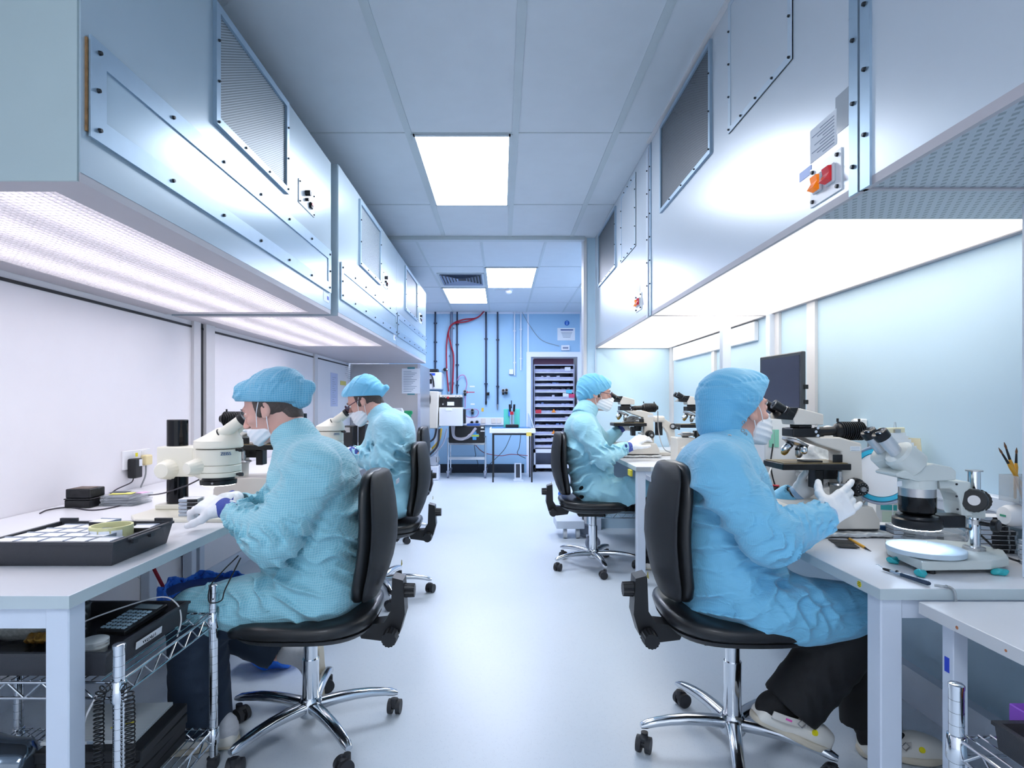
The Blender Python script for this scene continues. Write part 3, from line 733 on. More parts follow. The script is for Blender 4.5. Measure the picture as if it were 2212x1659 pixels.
def hand(parent, wrist, d, n, side, curls, thumb=(.6, .2), name='glove', m=None, spread=.16, scale=1., wl=.03):
    """d = from wrist to knuckles, n = out of the back of the hand, side*l = towards the thumb"""
    d = Vector(d).normalized(); n = Vector(n); n = (n - d * n.dot(d)).normalized(); l = d.cross(n).normalized() * side
    W = Vector(wrist); prims = []
    S_ = scale
    pc = W + d * .045 * S_
    R = [[l[i], d[i], n[i]] for i in range(3)]
    lens = [(.036, .024, .02), (.04, .027, .021), (.037, .025, .02), (.029, .02, .018)]
    for i, (fl, cu) in enumerate(zip(lens, curls)):
        off = (.029 - i * .0195) * S_
        p = W + d * (.083 - abs(i - 1.2) * .004) * S_ + l * off
        dd = (d + l * (1.3 - i) * spread * .5).normalized(); a = 0; r = (.0102 if i < 3 else .009) * S_
        prims.append((W + d * .03 * S_ + l * off * .7, p, .0125 * S_, r + .002))
        for j, seg in enumerate(fl):
            a += cu[j]
            q = p + (dd * math.cos(a) - n * math.sin(a)) * seg * S_
            prims.append((p, q, r, r * .93)); r *= .93; p = q
    tb = W + d * .025 * S_ + l * .03 * S_
    td = (l * math.cos(thumb[0]) + d * math.sin(thumb[0]) - n * thumb[1]).normalized()
    t1 = tb + td * .035 * S_; td2 = (td + d * .55 - n * .1).normalized(); t2 = t1 + td2 * .03 * S_; t3 = t2 + (td2 + d * .15).normalized() * .022 * S_
    th = [(W + d * .015 * S_, tb, .016 * S_, .0155 * S_), (tb, t1, .0155 * S_, .0125 * S_), (t1, t2, .012 * S_, .011 * S_), (t2, t3, .011 * S_, .0095 * S_)]
    def fn(P):
        D = s_box(P, pc, (.038 * S_, .043 * S_, .0145 * S_), .0125 * S_, R)
        D = smin(D, s_cap(P, W - d * wl * S_, W + d * .02 * S_, .0285 * S_, .026 * S_), .02)
        for g in range(4):
            e = None
            for q in prims[g * 4:g * 4 + 4]:
                c = s_cap(P, *q); e = c if e is None else smin(e, c, .004)
            D = smin(D, e, .007)
        e = None
        for q in th:
            c = s_cap(P, *q); e = c if e is None else smin(e, c, .006)
        D = smin(D, e, .012)
        return D - .0003 * np.sin(P @ V3(d) * 420 + np.sin(P @ V3(l) * 90) * 2).astype(f32)
    ext = .17 * S_
    lo = [W[i] - .06 + min(0, d[i]) * ext - .05 for i in range(3)]; hi = [W[i] + .06 + max(0, d[i]) * ext + .05 for i in range(3)]
    return sdf_mesh(name, fn, lo, hi, .0028, m or M_glove, parent)

class Head:
    def __init__(s, c, face, pitch, yaw=0., k=1.):
        a = math.radians(pitch); y = math.radians(yaw)
        f = Vector((face * math.cos(a), 0, -math.sin(a)))
        f = Matrix.Rotation(y, 3, 'Z') @ f
        sd = Matrix.Rotation(y, 3, 'Z') @ Vector((0, 1, 0))
        u = f.cross(sd) * (1 if face > 0 else -1)
        if u.z < 0: u = -u
        s.c, s.f, s.l, s.u, s.k = Vector(c), f, sd, u, k
        s.R = [[f[i], sd[i], u[i]] for i in range(3)]
    def w(s, x, y, z): return s.c + (s.f * x + s.l * y + s.u * z) * s.k
    def loc(s, P): return (P - V3(s.c)) @ np.array(s.R, dtype=f32) / s.k
def head_sdf(Q):                                            # head coordinates, forward +x, up +z, between the ears = 0
    D = s_ell(Q, (-.012, 0, .035), (.097, .075, .092))
    D = smin(D, s_ell(Q, (.03, 0, -.03), (.062, .058, .075)), .03)
    D = smin(D, s_ell(Q, (.035, 0, -.075), (.045, .042, .035)), .025)
    D = smin(D, s_ell(Q, (.066, 0, -.093), (.02, .022, .018)), .015)
    D = smin(D, s_ell(Q, (.082, 0, .028), (.016, .045, .012)), .012)
    for y in (-.033, .033): D = smax(D, -s_ell(Q, (.099, y, .006), (.016, .017, .012)), .008)
    for y in (-.04, .04): D = smin(D, s_ell(Q, (.066, y, -.022), (.018, .018, .016)), .014)
    for y in (-.032, .032): D = smin(D, s_ell(Q, (.080, y, .006), (.0125, .0125, .0115)), .002)
    D = smin(D, s_cap(Q, (.088, 0, .012), (.112, 0, -.028), .0065, .0105), .008)
    for y in (-.009, .009): D = smin(D, s_ell(Q, (.103, y, -.032), (.010, .007, .007)), .005)
    D = smin(D, s_ell(Q, (.088, 0, -.055), (.013, .024, .007)), .006); D = smin(D, s_ell(Q, (.086, 0, -.067), (.012, .02, .007)), .005)
    D = smin(D, s_cap(Q, (-.03, 0, -.03), (-.05, 0, -.13), .052, .058), .03)
    for y in (-1, 1):
        e = s_ell(Q, (-.006, y * .074, -.002), (.018, .010, .032), roty(-12))
        e = smax(e, -s_ell(Q, (-.002, y * .083, .002), (.0095, .007, .019), roty(-12)), .004)
        e = smin(e, s_ell(Q, (.006, y * .076, -.024), (.008, .006, .01)), .006)
        D = smin(D, e, .005)
    return D

def capsule_chain(P, pts, rs, k):
    D = None
    for i in range(len(pts) - 1):
        c = s_cap(P, pts[i], pts[i + 1], rs[i], rs[i + 1]); D = c if D is None else smin(D, c, k)
    return D

def build_person(sp):
    """sp: points in metres. The body is one surface; gown, cap, mask, gloves, trousers and shoes are its children."""
    s = sp['s']; hd = sp['head']; nb = Vector(sp['neck'])
    body_pts = sp['body']
    t = thing('person', sp['label'], 'person', sp['root'])
    # ---- body
    def bodyf(P):
        D = head_sdf(hd.loc(P)) * hd.k
        D = smin(D, s_cap(P, hd.w(-.03, 0, -.06), nb, .05, .06), .03)
        D = smin(D, capsule_chain(P, [nb, sp['chest'], sp['hip']], [.07, .11, .11], .06), .05)
        for a in sp['arms']: D = smin(D, capsule_chain(P, [a[0], a[1], a[2]], [.045, .038, .026], .02), .04)
        for l in sp['legs']: D = smin(D, capsule_chain(P, [l[0], l[1], l[2]], [.07, .05, .035], .03), .04)
        return D
    allp = [hd.c] + [Vector(p) for a in sp['arms'] for p in a[:3]] + [Vector(p) for l in sp['legs'] for p in l[:3]]
    lo = [min(p[i] for p in allp) - .17 for i in range(3)]; hi = [max(p[i] for p in allp) + .17 for i in range(3)]
    sdf_mesh('body', bodyf, lo, hi, .0065 if sp.get('far') else .0045, M_skin, t)
    # eyes
    for y in (-.033, .033):
        e = one('eye', mat('eye_white', '#e8e4e0', .2), t, lambda b: b.sph(hd.w(.0795, y, .006), .0108 * hd.k), smooth=True)
        one('iris', mat('iris_dark', '#2e2a28', .15), e, lambda b: b.sph(hd.w(.0848, y, .006), .0062 * hd.k), smooth=True)
    # brow
    one('eyebrow', M_hair, t, lambda b: [b.tube([hd.w(.098, y * .014, .027), hd.w(.094, y * .032, .032), hd.w(.083, y * .048, .027)], [.0018, .0026, .0012]) for y in (-1, 1)])
    # ---- hair
    def hairf(P):
        Q = hd.loc(P); D = s_ell(Q, (-.014, 0, .032), (.103, .0805, .097))
        D = smin(D, s_ell(Q, (-.07, 0, -.045), (.032, .052, .045)), .02)
        for y in (-1, 1): D = smin(D, s_ell(Q, (.024, y * .070, .005), (.012, .008, .03)), .008)
        D = smax(D, -(Q[:, 0] * -.2 + Q[:, 2] + .085), .004)
        cut = np.maximum(Q[:, 0] - .034, -.03 - Q[:, 2] + np.where(Q[:, 0] < -.035, -.06, .0))
        D = smax(D, cut, .006)
        return D * hd.k - .0012 * np.sin(Q[:, 2] * 500 + Q[:, 0] * 260 + np.sin(Q[:, 1] * 80) * 2)
    c = hd.c; r = .15
    if not sp.get('nohair'): sdf_mesh('hair', hairf, [c[i] - r for i in range(3)], [c[i] + r for i in range(3)], .0045, M_hair, t)
    # ---- cap
    cp = sp['cap']
    def capf(P):
        Q = hd.loc(P)
        D = s_ell(Q, (-.012, 0, .035), (.110, .088, .103))
        for c_, r_, kk in cp['puffs']: D = smin(D, s_ell(Q, c_, r_), kk)
        for za_, xs_ in cp.get('seams', []): D = D + .0028 * np.exp(-((Q[:, 2] - za_ - xs_ * Q[:, 0]) / .0035) ** 2) - .0018 * np.sin(Q[:, 0] * 260 + Q[:, 1] * 200) * np.exp(-((Q[:, 2] - za_ - xs_ * Q[:, 0] - .008) / .012) ** 2)
        if cp.get('folds'): D = D - folds(Q, cp.get('amp', .006), cp['folds'])
        (nx, nz, off) = cp['cut']
        pl = -(Q[:, 0] * nx + Q[:, 2] * nz - off)
        if cp.get('cut2'):
            nx2, nz2, off2 = cp['cut2']; pl = smin(pl, -(Q[:, 0] * nx2 + Q[:, 2] * nz2 - off2), .01) if cp.get('union') else smax(pl, -(Q[:, 0] * nx2 + Q[:, 2] * nz2 - off2), .01)
        D = smax(D, pl, .005)
        if cp.get('tail'):
            for a_, b_, ra, rb in cp['tail']: D = smin(D, s_cap(Q, a_, b_, ra, rb) - folds(Q, .006, [((a_[0], 0, a_[2]), .08, (60, 30, 130), (60, 0, 30), 1, .5)]), .012)
        return D * hd.k
    rr = .21
    capo = sdf_mesh('surgical_cap', capf, [c[i] - rr for i in range(3)], [c[i] + rr for i in range(3)], .004, sp['capmat'], t)
    for p_ in cp.get('snaps', []):
        one('snap_fastener', M_steel, capo, lambda b: b.torus(hd.w(*p_), sp.get('snapdir', (0, -1, 0)), .005, .0018, 16, 6))
    # ---- mask
    mk = sp.get('mask', {})
    def maskf(P):
        Q = hd.loc(P)
        D = smin(s_ell(Q, (.03, 0, -.03), (.062, .058, .075)), s_ell(Q, (.035, 0, -.075), (.045, .042, .035)), .025)
        D = smin(D, s_ell(Q, (.066, 0, -.093), (.02, .022, .018)), .015)
        D = smin(D, s_cap(Q, (.09, 0, -.0), (.112, 0, -.03), .006, .012), .03)
        D = smin(D, s_ell(Q, mk.get('c', (.062, 0, -.07)), mk.get('r', (.052, .047, .05))), .02)
        D = D - .005 - .0036 * (1 - np.abs(np.sin(Q[:, 2] * 150 + Q[:, 0] * 50 + .6))) - .001 * np.sin(Q[:, 2] * 60 + Q[:, 1] * 90)
        top = Q[:, 2] - (mk.get('top', -.012) - .30 * (.1 - Q[:, 0])); back = (mk.get('back', .04) - Q[:, 0] + .5 * (Q[:, 2] + .02)) * .9
        bot = -(Q[:, 2] + mk.get('bot', .122) - (.1 - Q[:, 0]) * .25)
        return smax(smax(smax(D, top, .004), back, .004), bot, .004) * hd.k
    sdf_mesh('face_mask', maskf, [c[i] - rr for i in range(3)], [c[i] + rr for i in range(3)], .0035, M_mask, t)
    for y in (-1, 1):
        one('mask_strap', M_str, t, lambda b: (b.tube(spline([hd.w(.052, y * .056, -.05), hd.w(.028, y * .076, -.004), hd.w(.006, y * .082, .03)], 6), .0016, 6), b.tube(spline([hd.w(.016, y * .058, -.085), hd.w(.004, y * .074, -.05), hd.w(-.004, y * .08, -.028)], 6), .0016, 6)))
    if sp.get('glasses'):
        gm = mat('glasses_frame', '#4a2a44', .3); gl = thing_ = None
        def gf(b):
            for y in (-.034, .034): b.torus(hd.w(.108, y, .004), hd.f, .021, .0022 if not sp['glasses'] == 'dark' else .003, 20, 6)
            for y in (-1, 1): b.tube([hd.w(.106, y * .055, .008), hd.w(.06, y * .074, .012), hd.w(.0, y * .083, .016)], .0026, 6)
            b.tube([hd.w(.108, -.013, .008), hd.w(.11, .013, .008)], .002, 6)
        g = one('glasses', gm, t, gf)
        lm = mat('glass_dark', '#221c26', .1) if sp['glasses'] == 'dark' else mat('glass_clear', '#ffffff', .02, trans=1., alpha=.35)
        one('lens', lm, g, lambda b: [b.cyl(hd.w(.107, y, .004), hd.w(.1085, y, .004), .02, seg=20) for y in (-.034, .034)])
    # ---- gown
    G = sp['gown']
    def gownf(P):
        D = None
        for pr in G['prims']:
            kk = pr[-1]
            if pr[0] == 'E': e = s_ell(P, pr[1], pr[2], roty(pr[3]) if pr[3] else None)
            elif pr[0] == 'C': e = s_cap(P, pr[1], pr[2], pr[3], pr[4])
            elif pr[0] == 'B': e = s_box(P, pr[1], pr[2], pr[3], roty(pr[4]) if pr[4] else None)
            D = e if D is None else smin(D, e, kk)
        ar = None
        for a in sp['arms']:
            e = capsule_chain(P, [a[0], a[1], a[4] if len(a) > 4 else a[2]], a[3], .03); ar = e if ar is None else np.minimum(ar, e)
        D = smin(D, ar, .035)
        D = D - folds(P, G.get('amp', .016), G['folds'])
        hq = hd.loc(P)
        # open neck
        D = smax(D, -(s_cap(P, hd.w(-.03, 0, -.02), nb + (nb - hd.w(-.03, 0, -.02)) * .25, .062, .066)), .01)
        for a in sp['arms']:                                # open cuffs
            e_, w_ = Vector(a[1]), Vector(a[4] if len(a) > 4 else a[2]); dd = (w_ - e_).normalized()
            D = smax(D, -s_cap(P, w_ - dd * .01, w_ + dd * .08, a[3][2] * .78, a[3][2] * .78), .004)
            pl = np.maximum((P - V3(w_)) @ V3(dd), np.linalg.norm(P - V3(w_), axis=1) - .1)
        return D
    allg = [Vector(p[1]) for p in G['prims']] + [Vector(p[2]) for p in G['prims'] if p[0] == 'C'] + [Vector(q) for a in sp['arms'] for q in a[:3]]
    lo = [min(p[i] for p in allg) - .26 for i in range(3)]; hi = [max(p[i] for p in allg) + .26 for i in range(3)]
    lo[2] = max(lo[2], .2)
    sdf_mesh('gown', gownf, lo, hi, .0085 if sp.get('far') else .006, sp['gownmat'], t, relax=1)
    # collar
    hn = hd.w(-.035, 0, -.075); ax = (hn - nb).normalized()
    def colf(P):
        q0 = nb + (nb - hn) * .1; q1 = nb + (hn - nb) * sp.get('colh', .5)
        D = s_cap(P, q0, q1, .088, .078); D = smax(D, -s_cap(P, q0 - ax * .05, q1 + ax * .1, .074, .066), .004)
        D = smax(D, (P - V3(q1)) @ V3(ax), .004); D = smax(D, -((P - V3(q0)) @ V3(ax)) - .02, .004)
        return D - folds(P, .004, [(nb, .2, (20, 60, 90), (70, 20, 20), 1, .3)])
    col = sdf_mesh('collar', colf, [nb[i] - .17 for i in range(3)], [nb[i] + .17 for i in range(3)], .0045, sp['gownmat'], t)
    for p_ in sp.get('collar_snaps', []):
        one('snap_fastener', M_steel, col, lambda b: b.torus(p_, (-.2, -1, .1), .005, .002, 16, 6))
    # ---- cuffs and gloves
    for a, hnd in zip(sp['arms'], sp['hands']):
        w_ = Vector(a[2]); e_ = Vector(a[4]) if len(a) > 4 else Vector(a[1]); dd = (w_ - Vector(a[1])).normalized()
        one('sleeve_cuff', sp.get('cuffmat', M_cuff), t, lambda b: b.lathe(w_ - dd * hnd.get('cl', .055), dd, [(0, .030), (.01, .0335), (hnd.get('cl', .055) * .6, .035), (hnd.get('cl', .055) + .012, .0335), (hnd.get('cl', .055) + .012, .02)], 24), smooth=True)
        g = hand(t, w_, hnd['d'], hnd['n'], hnd['side'], hnd['curl'], hnd.get('thumb', (.6, .2)), spread=hnd.get('spread', .16), scale=hnd.get('k', 1.04), wl=.02)
        if hnd.get('watch'):
            one('wrist_watch', M_dark, t, lambda b: b.lathe(w_ - dd * .03, dd, [(0, .036), (.004, .039), (.022, .039), (.026, .036)], 24), smooth=True)
    # ---- trousers
    for l in sp['legs']:
        hp, kn, an = Vector(l[0]), Vector(l[1]), Vector(l[2]); r0, r1, r2 = l[3]
        def trf(P):
            D = s_cap(P, hp, kn, r0, r1); D = smin(D, s_cap(P, kn, an, r1, r2), .03)
            d_ = (an - kn).normalized(); x_, y_, _ = frame_of(d_)
            D = D - folds(P, .007, [((kn + an) / 2, .3, tuple(d_ * 55 + y_ * 40), tuple(x_ * 45), 1, .4), (kn, .12, tuple(d_ * 110 + x_ * 30), tuple(y_ * 60), 1, .9)])
            D = smax(D, (P - V3(an)) @ V3(d_) , .004)
            return smax(D, -s_cap(P, an - d_ * .03, an + d_ * .1, r2 * .8, r2 * .8), .004)
        q = [hp, kn, an]
        sdf_mesh('trouser_leg', trf, [min(p[i] for p in q) - .14 for i in range(3)], [max(p[i] for p in q) + .14 for i in range(3)], .0075, sp['legmat'], t)
    for fo in sp.get('feet', []):
        A, d, u = Vector(fo['heel']), Vector(fo['d']).normalized(), Vector(fo['u']); u = (u - d * u.dot(d)).normalized(); sdv = d.cross(u)
        L = fo.get('L', .25); R = [[d[i], sdv[i], u[i]] for i in range(3)]
        def shoe(P):
            Q = (P - V3(A)) @ np.array(R, dtype=f32)
            D = s_ell(Q, (L * .72, 0, .035), (L * .30, .048, .034)); D = smin(D, s_box(Q, (L * .5, 0, .014), (L * .46, .036, .013), .012), .02)
            D = smin(D, s_box(Q, (L * .42, 0, .035), (L * .36, .034, .025), .02), .03)
            D = smax(D, -s_ell(Q, (L * .26, 0, .078), (L * .27, .03, .045)), .01)
            return D
        def sole(P):
            Q = (P - V3(A)) @ np.array(R, dtype=f32)
            D = s_ell(Q, (L * .70, 0, .006), (L * .325, .052, .05)); D = smin(D, s_box(Q, (L * .42, 0, .007), (L * .42, .037, .03), .03), .03)
            return smax(np.maximum(D, Q[:, 2] - .014), -Q[:, 2] - .008, .003)
        bl = [A[i] + min(0, d[i]) * L - .09 for i in range(3)]; bh = [A[i] + max(0, d[i]) * L + .09 for i in range(3)]
        if fo.get('shoe', True):
            so = sdf_mesh('clog', shoe, bl, bh, .004, M_clog, t); sdf_mesh('clog_sole', sole, bl, bh, .004, M_sole, so)
            if fo.get('strap'):
                sdn = -sdv if sdv.y < 0 else sdv
                M_ = Matrix([[d[i], sdn[i], u[i], A[i]] for i in range(3)] + [[0, 0, 0, 1]])
                sr = one('heel_strap', mat('strap_leather', '#cfccc6', .5), so, lambda b: b.loft([[M_ @ Vector((L * .12 + q * L * .42, -.047 - .007 * math.sin(q * PI), .045 + .012 * q)) + (M_.to_3x3() @ Vector((0, a_, b_))) for a_, b_ in ((0, -.011), (-.003, -.011), (-.003, .011), (0, .011))] for q in [k_ / 8 for k_ in range(9)]]))
                one('buckle', M_steel, sr, lambda b: b.torus(M_ @ Vector((L * .46, -.056, .056)), M_.to_3x3() @ Vector((0, 1, 0)), .013, .002, 4, 6))
                one('strap_mark', mat('pink_mark', '#e25fb4', .5), sr, lambda b: b.cbox(M_ @ Vector((L * .30, -.0572, .051)), (.02, .001, .006), R=M_.to_3x3().to_4x4()))
                one('round_badge', MC.get('yellow_sticker') or mat('yellow_sticker', '#e8dc1c'), so, lambda b: b.cyl(M_ @ Vector((L * .66, -.044, .042)), M_ @ Vector((L * .66, -.051, .046)), .009))
        an = A + d * L * .2 + u * .06
        def sk(P):
            D = s_cap(P, Vector(fo['ankle']), an, .042, .037); D = smin(D, s_cap(P, an, A + d * L * .72 + u * .03, .034, .026), .03); D = smin(D, s_ell(P, A + d * .035 + u * .04, (.032, .032, .032)), .02)
            return D - folds(P, .003, [(an, .12, tuple(u * 180), tuple(d * 60), 1, .2)])
        q = [Vector(fo['ankle']), A, A + d * L]
        sdf_mesh('sock', sk, [min(p[i] for p in q) - .07 for i in range(3)], [max(p[i] for p in q) + .07 for i in range(3)], .005, fo.get('sock', M_sock), t)
    return t
# ================================================================== the four people and their chairs
ch1 = make_chair('black task chair in the left foreground under the woman at the cream microscope', -1, (-.685, 2.065, 0), .465, math.radians(22), lean=.03)
ch2 = make_chair('black task chair behind the left foreground chair, under the person in dark glasses', -1, (-.745, 3.56, 0), .465, math.radians(5), lean=.03)
ch3 = make_chair('black task chair of the worker at the far right bench', 1, (.672, 4.17, 0), .50, math.radians(-12), lean=.03)
ch4 = make_chair('black task chair in the right foreground under the worker in black trousers', 1, (.79, 1.955, 0), .505, math.radians(180), lean=.0)
ch5 = make_chair('black task chair against the steel cabinet, only its backrest edge in view', -1, (-.95, 5.1, 0), .50, math.radians(15))

CURL = (.35, .45, .3)
# ---- 1: left foreground
h1 = Head(at(587, 884, 2.13), -1, 20, 0, 1.0)
p1 = dict(s=-1, root=(-.68, 2.07, 0), head=h1, neck=at(645, 962, 2.1), chest=at(665, 1060, 2.1), hip=at(705, 1285, 2.09), body=None,
    label='person in checked teal cap and gown bending over the cream stereo microscope',
    gownmat=M_gownA, capmat=M_capA, legmat=M_denim, colh=.75,
    arms=[(at(680, 1015, 1.90), at(590, 1162, 1.82), at(486, 1098, 1.95), [.088, .082, .050], at(512, 1112, 1.92)),
          (at(655, 1015, 2.28), at(560, 1120, 2.40), at(498, 1078, 2.30), [.085, .07, .050], at(524, 1090, 2.32))],
    hands=[dict(d=(-1, .35, .12), n=(-.05, -.45, 1), side=-1, curl=[(.5, .75, .5), (.55, .75, .5), (.6, .8, .5), (.65, .8, .5)], thumb=(.9, .6), cl=.05, k=1.12),
           dict(d=(-1, -.2, -.1), n=(-.1, .1, 1), side=1, curl=[(.5, .6, .4)] * 4, cl=.05)],
    legs=[(at(690, 1300, 1.99), at(425, 1330, 1.97), at(435, 1562, 1.99), (.085, .092, .10)),
          (at(690, 1300, 2.2), at(455, 1335, 2.25), at(600, 1408, 2.30), (.085, .085, .072))],
    feet=[dict(heel=(-.905, 1.985, .012), d=(-1, -.15, 0), u=(0, 0, 1), L=.26, ankle=at(448, 1560, 1.99)),
          dict(heel=at(690, 1392, 2.32), d=(.05, .0, -1), u=(-1, 0, 0), L=.24, ankle=at(618, 1410, 2.30), sock=M_sock)],
    cap=dict(cut=(-.38, 1, .029), seams=[(.082, .10)], puffs=[((-.045, 0, .06), (.105, .092, .085), .02), ((.060, 0, .080), (.050, .074, .050), .02), ((-.095, 0, .035), (.055, .07, .06), .02)],
        tail=[((-.10, 0, .0), (-.155, 0, .03), .03, .028), ((-.06, .0, .01), (-.12, 0, .0), .06, .035)],
        folds=[((-.10, -.05, .06), .10, (70, 30, 60), (20, 10, 60), 1.2, .2), ((.05, -.05, .07), .08, (25, 10, 110), (60, 0, 10), .9, .7), ((0, -.03, .10), .09, (50, 40, 30), (20, 50, 0), .9, .1)], amp=.012),
    mask=dict(c=(.060, 0, -.075), r=(.044, .042, .042), top=-.042, back=.044, bot=.118))
Y = 2.08
p1['gown'] = dict(amp=.052, prims=[
    ('E', at(668, 1075, Y), (.150, .195, .205), 0, .05), ('E', at(702, 1045, Y), (.12, .18, .16), 0, .06), ('E', at(690, 1150, Y), (.165, .195, .17), 0, .06),
    ('E', at(668, 1215, Y), (.16, .185, .13), 0, .06), ('E', at(700, 1262, Y), (.165, .20, .115), 0, .05),
    ('C', at(665, 1000, 1.93), at(665, 1000, 2.25), .075, .075, .06), ('C', at(640, 975, Y), at(665, 1020, Y), .075, .12, .05),
    ('C', at(690, 1290, 1.96), at(420, 1318, 1.94), .095, .076, .05), ('C', at(690, 1290, 2.2), at(430, 1310, 2.26), .095, .078, .05),
    ('B', at(590, 1300, 2.08), (.17, .17, .055), .05, 0, .04), ('B', at(447, 1335, 2.03), (.085, .13, .065), .04, 0, .04), ('E', at(555, 1288, 2.06), (.22, .17, .06), 0, .05)],
    folds=[(at(600, 1165, 1.82), .11, (70, 10, 45), (-30, 20, 55), 1.1, .2), (at(650, 1080, 1.9), .14, (29.7, 0, 18.5), (-7.9, 6.6, 26.4), .9, 1.1), (at(740, 1120, 2.0), .16, (19.8, 0, 36.3), (26.4, 6.6, -10.6), .9, .5),
        (at(690, 1240, 1.95), .15, (9.9, 6.6, 49.5), (26.4, 13.2, 6.6), 1.2, 2.1), (at(570, 1290, 1.95), .16, (31.7, 6.6, 39.6), (-19.8, 13.2, 33), 1.0, .8), (at(440, 1330, 1.95), .12, (40, 10, 30), (20, 0, 60), .6, 1.5),
        (at(530, 1125, 1.87), .07, (95, 0, 30), (10, 30, 90), 1.0, .4), (at(560, 1080, 2.0), .1, (50, 0, 20), (0, 20, 50), .9, 1.9)])
build_person(p1)

# ---- 2: left, behind
h2 = Head(at(788, 867, 3.60), -1, 27, 0, 1.05)
Y = 3.58
p2 = dict(s=-1, far=True, root=(-.73, 3.58, 0), head=h2, neck=at(826, 902, Y), chest=at(835, 965, Y), hip=at(852, 1085, Y), body=None,
    label='person in pale blue gown and dark glasses looking into a microscope',
    gownmat=M_gownA2, capmat=M_capB, legmat=M_denim, colh=.8, glasses='dark',
    arms=[(at(840, 930, 3.42), at(822, 1002, 3.34), at(762, 978, 3.44), [.083, .072, .046], at(772, 981, 3.43)), (at(825, 930, 3.76), at(790, 990, 3.85), at(757, 975, 3.76), [.08, .065, .046], at(765, 977, 3.77))],
    hands=[dict(d=(-1, .2, -.1), n=(0, 0, 1), side=-1, curl=[CURL] * 4), dict(d=(-1, -.2, -.1), n=(0, 0, 1), side=1, curl=[CURL] * 4)],
    legs=[(at(850, 1085, 3.47), at(735, 1080, 3.45), at(745, 1250, 3.42), (.08, .075, .08)), (at(850, 1085, 3.68), at(735, 1080, 3.72), at(745, 1240, 3.72), (.08, .075, .08))],
    feet=[dict(heel=(-.93, 3.42, .012), d=(-1, 0, 0), u=(0, 0, 1), ankle=at(745, 1245, 3.42)), dict(heel=(-.93, 3.72, .012), d=(-1, 0, 0), u=(0, 0, 1), ankle=at(745, 1235, 3.72))],
    cap=dict(cut=(-.45, 1, .034), puffs=[((-.03, 0, .07), (.10, .09, .085), .02), ((.05, 0, .075), (.06, .07, .05), .02), ((-.09, 0, .03), (.05, .07, .05), .02)],
        tail=[((-.09, 0, .01), (-.15, 0, .015), .035, .02)], folds=[((-.06, -.05, .07), .11, (60, 30, 50), (20, 10, 60), 1.3, .6), ((.05, -.03, .08), .08, (30, 10, 90), (60, 0, 10), .8, .9)], amp=.010),
    mask=dict(c=(.055, 0, -.08), r=(.055, .05, .05), top=-.024, back=.040, bot=.13))
p2['gown'] = dict(amp=.06, prims=[
    ('E', at(843, 955, Y), (.155, .19, .17), 0, .05), ('E', at(853, 925, Y), (.11, .17, .11), 0, .06), ('E', at(848, 1025, Y), (.155, .19, .16), 0, .06), ('E', at(858, 1080, Y), (.16, .2, .11), 0, .06),
    ('C', at(838, 920, 3.43), at(838, 920, 3.74), .07, .07, .06), ('C', at(826, 905, Y), at(835, 935, Y), .075, .11, .05),
    ('C', at(850, 1085, 3.47), at(735, 1080, 3.45), .09, .085, .05), ('C', at(850, 1085, 3.68), at(735, 1080, 3.72), .09, .085, .05), ('B', at(780, 1092, Y), (.17, .17, .06), .05, 0, .04)],
    folds=[(at(820, 1000, 3.36), .12, (55, 10, 40), (-30, 20, 50), 1.1, .3), (at(850, 960, 3.45), .16, (23.8, 0, 14.5), (-7.9, 6.6, 26.4), .9, 1.4), (at(860, 1040, 3.45), .18, (9.9, 6.6, 39.6), (26.4, 6.6, -6.6), 1.2, .7), (at(790, 985, 3.4), .09, (70, 0, 30), (10, 30, 70), 1., .2)])
build_person(p2)

# ---- 3: right, far
h3 = Head(at(1287, 851, 4.22), 1, 6, -8, 1.05)
Y = 4.18
p3 = dict(s=1, far=True, root=(.68, 4.18, 0), head=h3, neck=at(1262, 895, Y), chest=at(1262, 965, Y), hip=at(1275, 1062, Y), body=None,
    label='person in pale blue gown and clear glasses seated at the far right bench',
    gownmat=M_gownA2, capmat=M_capB, legmat=M_blackcloth, colh=.8, glasses='clear',
    arms=[(at(1262, 928, 4.0), at(1303, 990, 3.93), at(1361, 965, 4.10), [.082, .07, .046], at(1350, 968, 4.07)), (at(1275, 925, 4.35), at(1305, 955, 4.50), at(1342, 925, 4.5), [.078, .062, .046], at(1334, 931, 4.5))],
    hands=[dict(d=(.75, .15, .55), n=(-.5, -.6, .6), side=1, curl=[(.3, .5, .3)] * 4, thumb=(.8, .3), cl=.09, k=1.1), dict(d=(.6, 0, .55), n=(.2, .5, .6), side=-1, curl=[(.4, .5, .3)] * 4, cl=.09)],
    legs=[(at(1275, 1062, 4.07), at(1392, 1058, 4.07), at(1402, 1195, 4.1), (.085, .075, .08)), (at(1275, 1062, 4.29), at(1392, 1055, 4.32), at(1402, 1180, 4.3), (.085, .075, .08))],
    feet=[dict(heel=(1.02, 4.1, .012), d=(1, 0, 0), u=(0, 0, 1), ankle=at(1402, 1190, 4.1), sock=M_bsock), dict(heel=(1.05, 4.3, .012), d=(1, 0, 0), u=(0, 0, 1), ankle=at(1402, 1175, 4.3), sock=M_bsock)],
    cap=dict(cut=(-.6, .8, -.015), puffs=[((-.035, 0, .05), (.105, .09, .09), .02), ((.04, 0, .075), (.06, .07, .05), .02), ((-.085, 0, -.01), (.05, .07, .06), .03)],
        folds=[((-.06, -.05, .05), .12, (60, 30, 50), (20, 10, 60), 1.3, 1.6), ((.03, -.03, .08), .09, (70, 10, 50), (30, 0, 50), 1, .9)], amp=.011),
    mask=dict(c=(.06, 0, -.065), r=(.055, .052, .052), top=-.016, back=.036, bot=.118))
